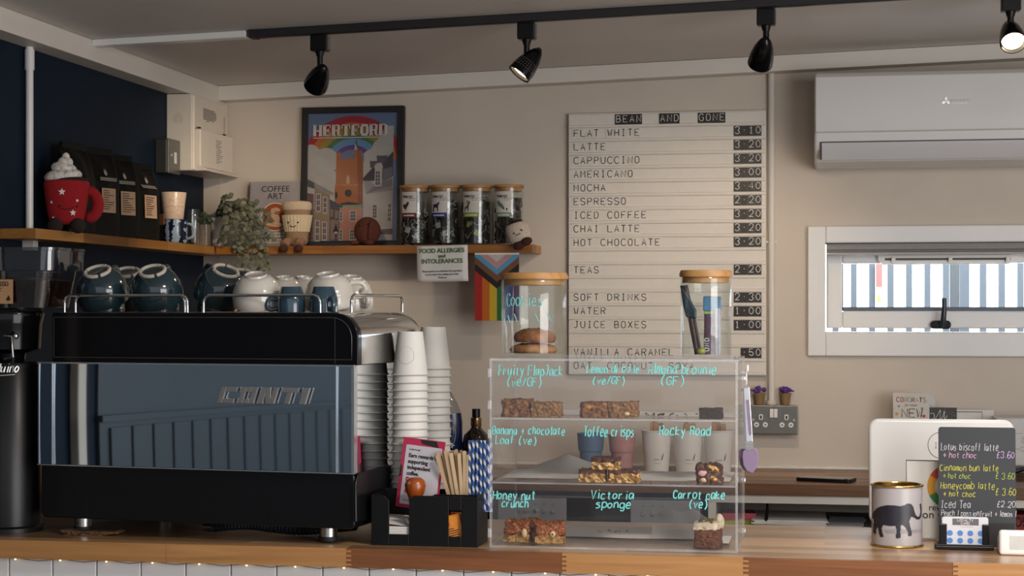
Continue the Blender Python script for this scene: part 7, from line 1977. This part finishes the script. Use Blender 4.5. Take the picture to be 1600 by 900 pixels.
chalk('Honeycomb latte', 1470, 1556, 764, 11, CYE, 7); chalk('+ hot choc', 1474, 1526, 776, 8.5, CYE, 8); chalk('$ 3.60', 1556, 1589, 774, 10.5, CYE, 9)
chalk('Iced Tea', 1470, 1518, 794, 11, CWH, 10); chalk('$2.20', 1558, 1588, 793, 9, CWH, 11); chalk('Peach | passionfruit + lemon |', 1471, 1589, 806, 8.5, CWH, 12)

# loyalty cards in their holder
hy = 3.71
a, b = at(1461, 858, hy), at(1553, 808, hy)
w_, h_ = b.x - a.x, b.z - CT
t = thing('card_holder', 'black plastic card holder in front of the chalkboard', 'card holder', (a.x, hy, CT + .0004))
MB().box(0, w_, 0, .034, 0, .008).build('base', BLACK, t, smooth=0, bevel=.002)
MB().box(0, w_, .0, .004, .008, .011).build('front_lip', BLACK, t, smooth=0, bevel=.001)
X = lambda u: at(u, 830, hy).x - a.x
for (u0, u1) in ((1468, 1480), (1535, 1546)): MB().box(X(u0), X(u1), .004, .018, .008, at(1470, 819, hy).z - CT).build('post', BLACK, t, smooth=0, bevel=.002)
c0, c1 = X(1473), X(1544)
zc0, zc1 = .0095, at(1500, 809, hy).z - CT
rg = random.Random(3)
LIT = ['front loyalty card of the pack, white with eight blue dots', 'second loyalty card in the pack behind the front one', 'third loyalty card in the pack', 'rearmost loyalty card of the pack']
for k in range(4):
    q = thing('loyalty_card', LIT[k], 'card', (a.x + c0 + (0, -.001, .0012, -.0015)[k], hy + .0075 + k * .0016, CT + zc0), 0, 'loyalty cards in the black holder')
    cw, chh = c1 - c0, zc1 - zc0 + (0, .0006, .001, .0005)[k]
    m = MB(); m.prism(rrect(0, cw, 0, chh, .005), 0, .0009); m.build('card', pm('card_white', (.64, .65, .70), .4, var=.01), q, smooth=0)
    if k == 0:
        MB().box(cw * .22, cw * .80, -.0004, 0, chh * .72, chh * .955).build('grey_box', pm('card_grey', (.115, .12, .135), .5), q, smooth=0)
        m = MB(); write(m, 'LOYALTY', (cw * .33, -.0006, chh * .855), .0045, fit=cw * .36, r=.0005); write(m, 'CARD', (cw * .41, -.0006, chh * .745), .0045, fit=cw * .2, r=.0005); m.build('white_letters', PAPER, q)
        m = MB()
        for i in range(4):
            for j in range(2): m.prism(disc(cw * (.165 + .225 * i), chh * (.43 - .27 * j), .0058), -.0005, 0)
        m.build('blue_dots', pm('dot_blue', (.085, .23, .60), .5, var=.03), q, smooth=0)
        m = MB(); m.box(cw * .4, cw * .68, -.0004, 0, chh * .655, chh * .668); m.build('pink_line', pm('dot_pink', (.6, .3, .35), .5), q, smooth=0)

# white card reader at the edge
p = at(1565, 868, 3.60)
t = thing('card_reader', 'white rounded card reader at the right edge of the counter', 'card reader', (p.x, 3.645, CT + .0004), R(-2))
hh = at(1580, 830, 3.645).z - CT
m = MB(); m.prism([(0, 0), (.052, 0), (.060, .006), (.055, hh * .5), (.030, hh), (.012, hh), (.004, hh * .8)][0:0] or [(.0, .0), (.085, .0), (.085, hh * .5), (.02, hh), (.006, hh)], 0, .075, 'x'); o = m.build('body', WHITE, t, bevel=.006, segs=4)
MB().box(.020, .058, -.0005, .0006, .012, hh - .010).build('glossy_front', pm('reader_screen', (.55, .55, .54), .12), t, smooth=0, rot=(R(-7), 0, 0))

# things on the rear worktop at the right
p = atz(1247, 751, CT)
t = thing('mobile_phone', 'black mobile phone lying on the rear worktop', 'phone', (at(1291, 745, 5.13).x, 5.13, CT + .0004), R(-16))
m = MB(); m.prism(rrect(-.080, .080, -.038, .038, .010), 0, .0095, 'z'); m.build('body', BLACK, t, bevel=.002)
m = MB(); m.prism(rrect(-.076, .076, -.035, .035, .008), .0095, .0100, 'z'); m.build('screen', pm('phone_glass', (.03, .03, .03), .08), t)
MB().cbox((.065, -.026, .0102), (.012, .006, .0008)).build('camera_bump', BLACKG, t, smooth=0)
def card(name, lab, u0, u1, v0, v1, y, mat, cat='greeting card', lean=-8, fold=True):
    a, b = at(u0, v1, y), at(u1, v0, y); w_, h_ = b.x - a.x, b.z - CT
    t = thing(name, lab, cat, (a.x, y, CT + .0005), rot=(R(lean), 0, 0), group='greeting cards behind the till')
    MB().box(0, w_, 0, .0008, 0, h_).build('front', mat, t, smooth=0)
    o = MB().box(0, w_, 0, .0008, 0, h_).build('back', PAPER, t, smooth=0, loc=(0, .001, .0), rot=(R(lean * 1.2), 0, 0))
    return t, w_, h_
CC = pm('card_cream', (.58, .54, .49), .6)
t, w_, h_ = card('greeting_card', 'cream congratulations card with coloured letters behind the till', 1396, 1453, 614, 735, 5.36, CC)
cols = [(.12, .02, .05), (.40, .02, .03), (.20, .22, .25), (.35, .33, .31), (.16, .03, .04), (.55, .36, .24), (.02, .02, .02), (.2, .24, .25)]
S = px(1, (0, 5.36, 0)); m = MB()
mats = [pm('letter_c%d' % i, c, .6) for i, c in enumerate(cols)]
for i, ch in enumerate('CONGRATS'):
    m.mat(i); write(m, ch, (w_ * (.10 + .105 * i), -.0006, h_ - (14 - (.0 if i < 4 else -.4)) * S), 7 * S, r=.0011, width=.55)
m.build('coloured_letters', mats, t)
m = MB(); write(m, 'ON YOUR', (w_ * .33, -.0006, h_ - 21 * S), 3.2 * S, r=.0004, fit=w_ * .34); write(m, 'NEW', (w_ * .24, -.0006, h_ - 38 * S), 13 * S, r=.0012, fit=w_ * .62); m.build('black_letters', INK, t)
m = MB(); m.mat(0).prism(star(w_ * .85, h_ - 36 * S, 3.6 * S), -.001, 0); m.mat(1).prism(star(w_ * .10, h_ - 33 * S, 3.6 * S), -.001, 0); m.mat(2).prism(star(w_ * .16, h_ - 21 * S, 2.8 * S), -.001, 0); m.prism(star(w_ * .8, h_ - 24 * S, 2.8 * S), -.001, 0)
m.build('stars', [mats[1], pm('gold_star', (.5, .3, .08), .6), mats[2]], t, smooth=0)
card('greeting_card', 'white card edge sticking out right of the congratulations card', 1449, 1462, 617, 735, 5.44, pm('card_grey_white', (.55, .54, .56), .6))
t, w_, h_ = card('greeting_card', 'black card with white swirly writing behind the till', 1452, 1496, 637, 735, 5.38, pm('card_black', (.010, .010, .010), .5))
m = MB(); rg = random.Random(6)
m.tube(catmull3([Vector((w_ * x, -.0006, h_ - z * S)) for x, z in ((.05, 10), (.16, 9), (.2, 15), (.1, 19), (.22, 18), (.36, 8), (.42, 4), (.40, 18), (.50, 14), (.56, 5), (.56, 19), (.66, 12))]), .0008, 5)
for k in range(26): m.ell((w_ * rg.random(), -.0006, h_ - rg.uniform(1, 22) * S), .0007, n=6, m=4)
m.build('white_writing', PAPER, t)
t, w_, h_ = card('greeting_card', 'white card with thin grey frame right of the black card', 1494, 1554, 641, 735, 5.41, PAPER)
m = MB(); m.box(.002, w_ * .70, -.0006, 0, h_ - 3.6 * S, h_ - 2.6 * S); m.box(w_ * .69, w_ * .70, -.0006, 0, h_ - 30 * S, h_ - 2.6 * S); m.build('frame_line', INK, t, smooth=0)
# router box with its cable
a, b = at(1556, 720, 5.30), at(1700, 655, 5.30)
t = thing('white_box', 'white box on the rear worktop at the right edge, behind the chalkboard', 'box', (a.x, 5.30, CT + .0005))
hb = b.z - CT
MB().box(0, .30, 0, .14, .035, hb).build('body', pm('box_white', (.60, .58, .57), .4), t, smooth=0, bevel=.006)
m = MB(); m.box(.01, .04, .02, .12, 0, .036); m.box(.26, .29, .02, .12, 0, .036); m.build('feet', BLACK, t, smooth=0)
m = MB(); rg = random.Random(2)
for k in range(12): m.box(.055 + rg.uniform(0, .03), .07 + rg.uniform(0, .05), -.0005, .001, hb - .04 - k * .005, hb - .0385 - k * .005)
m.build('print', pm('grey_print2', (.3, .29, .28), .6), t, smooth=0)
m = MB(); m.tube(catmull3([Vector(q) for q in ((.03, -.004, .028), (.05, -.022, .022), (.09, -.02, .030), (.14, -.025, .014), (.2, -.02, .008))]), .006, 8); m.build('black_cable', BLACK, t)
# red tub glimpsed on the low shelf
a = at(1586, 830, 5.12)
t = thing('red_carton', 'red carton with dark numerals on the low shelf at the right edge', 'carton', (a.x - .01, 5.12, SZ + .0006))
MB().box(0, .12, 0, .10, 0, .046).build('carton', pm('carton_red', (.30, .02, .012), .5), t, smooth=0, bevel=.002)
m = MB(); write(m, '05', (.012, -.0006, .012), .024, r=.0022); m.build('numerals', INK, t)
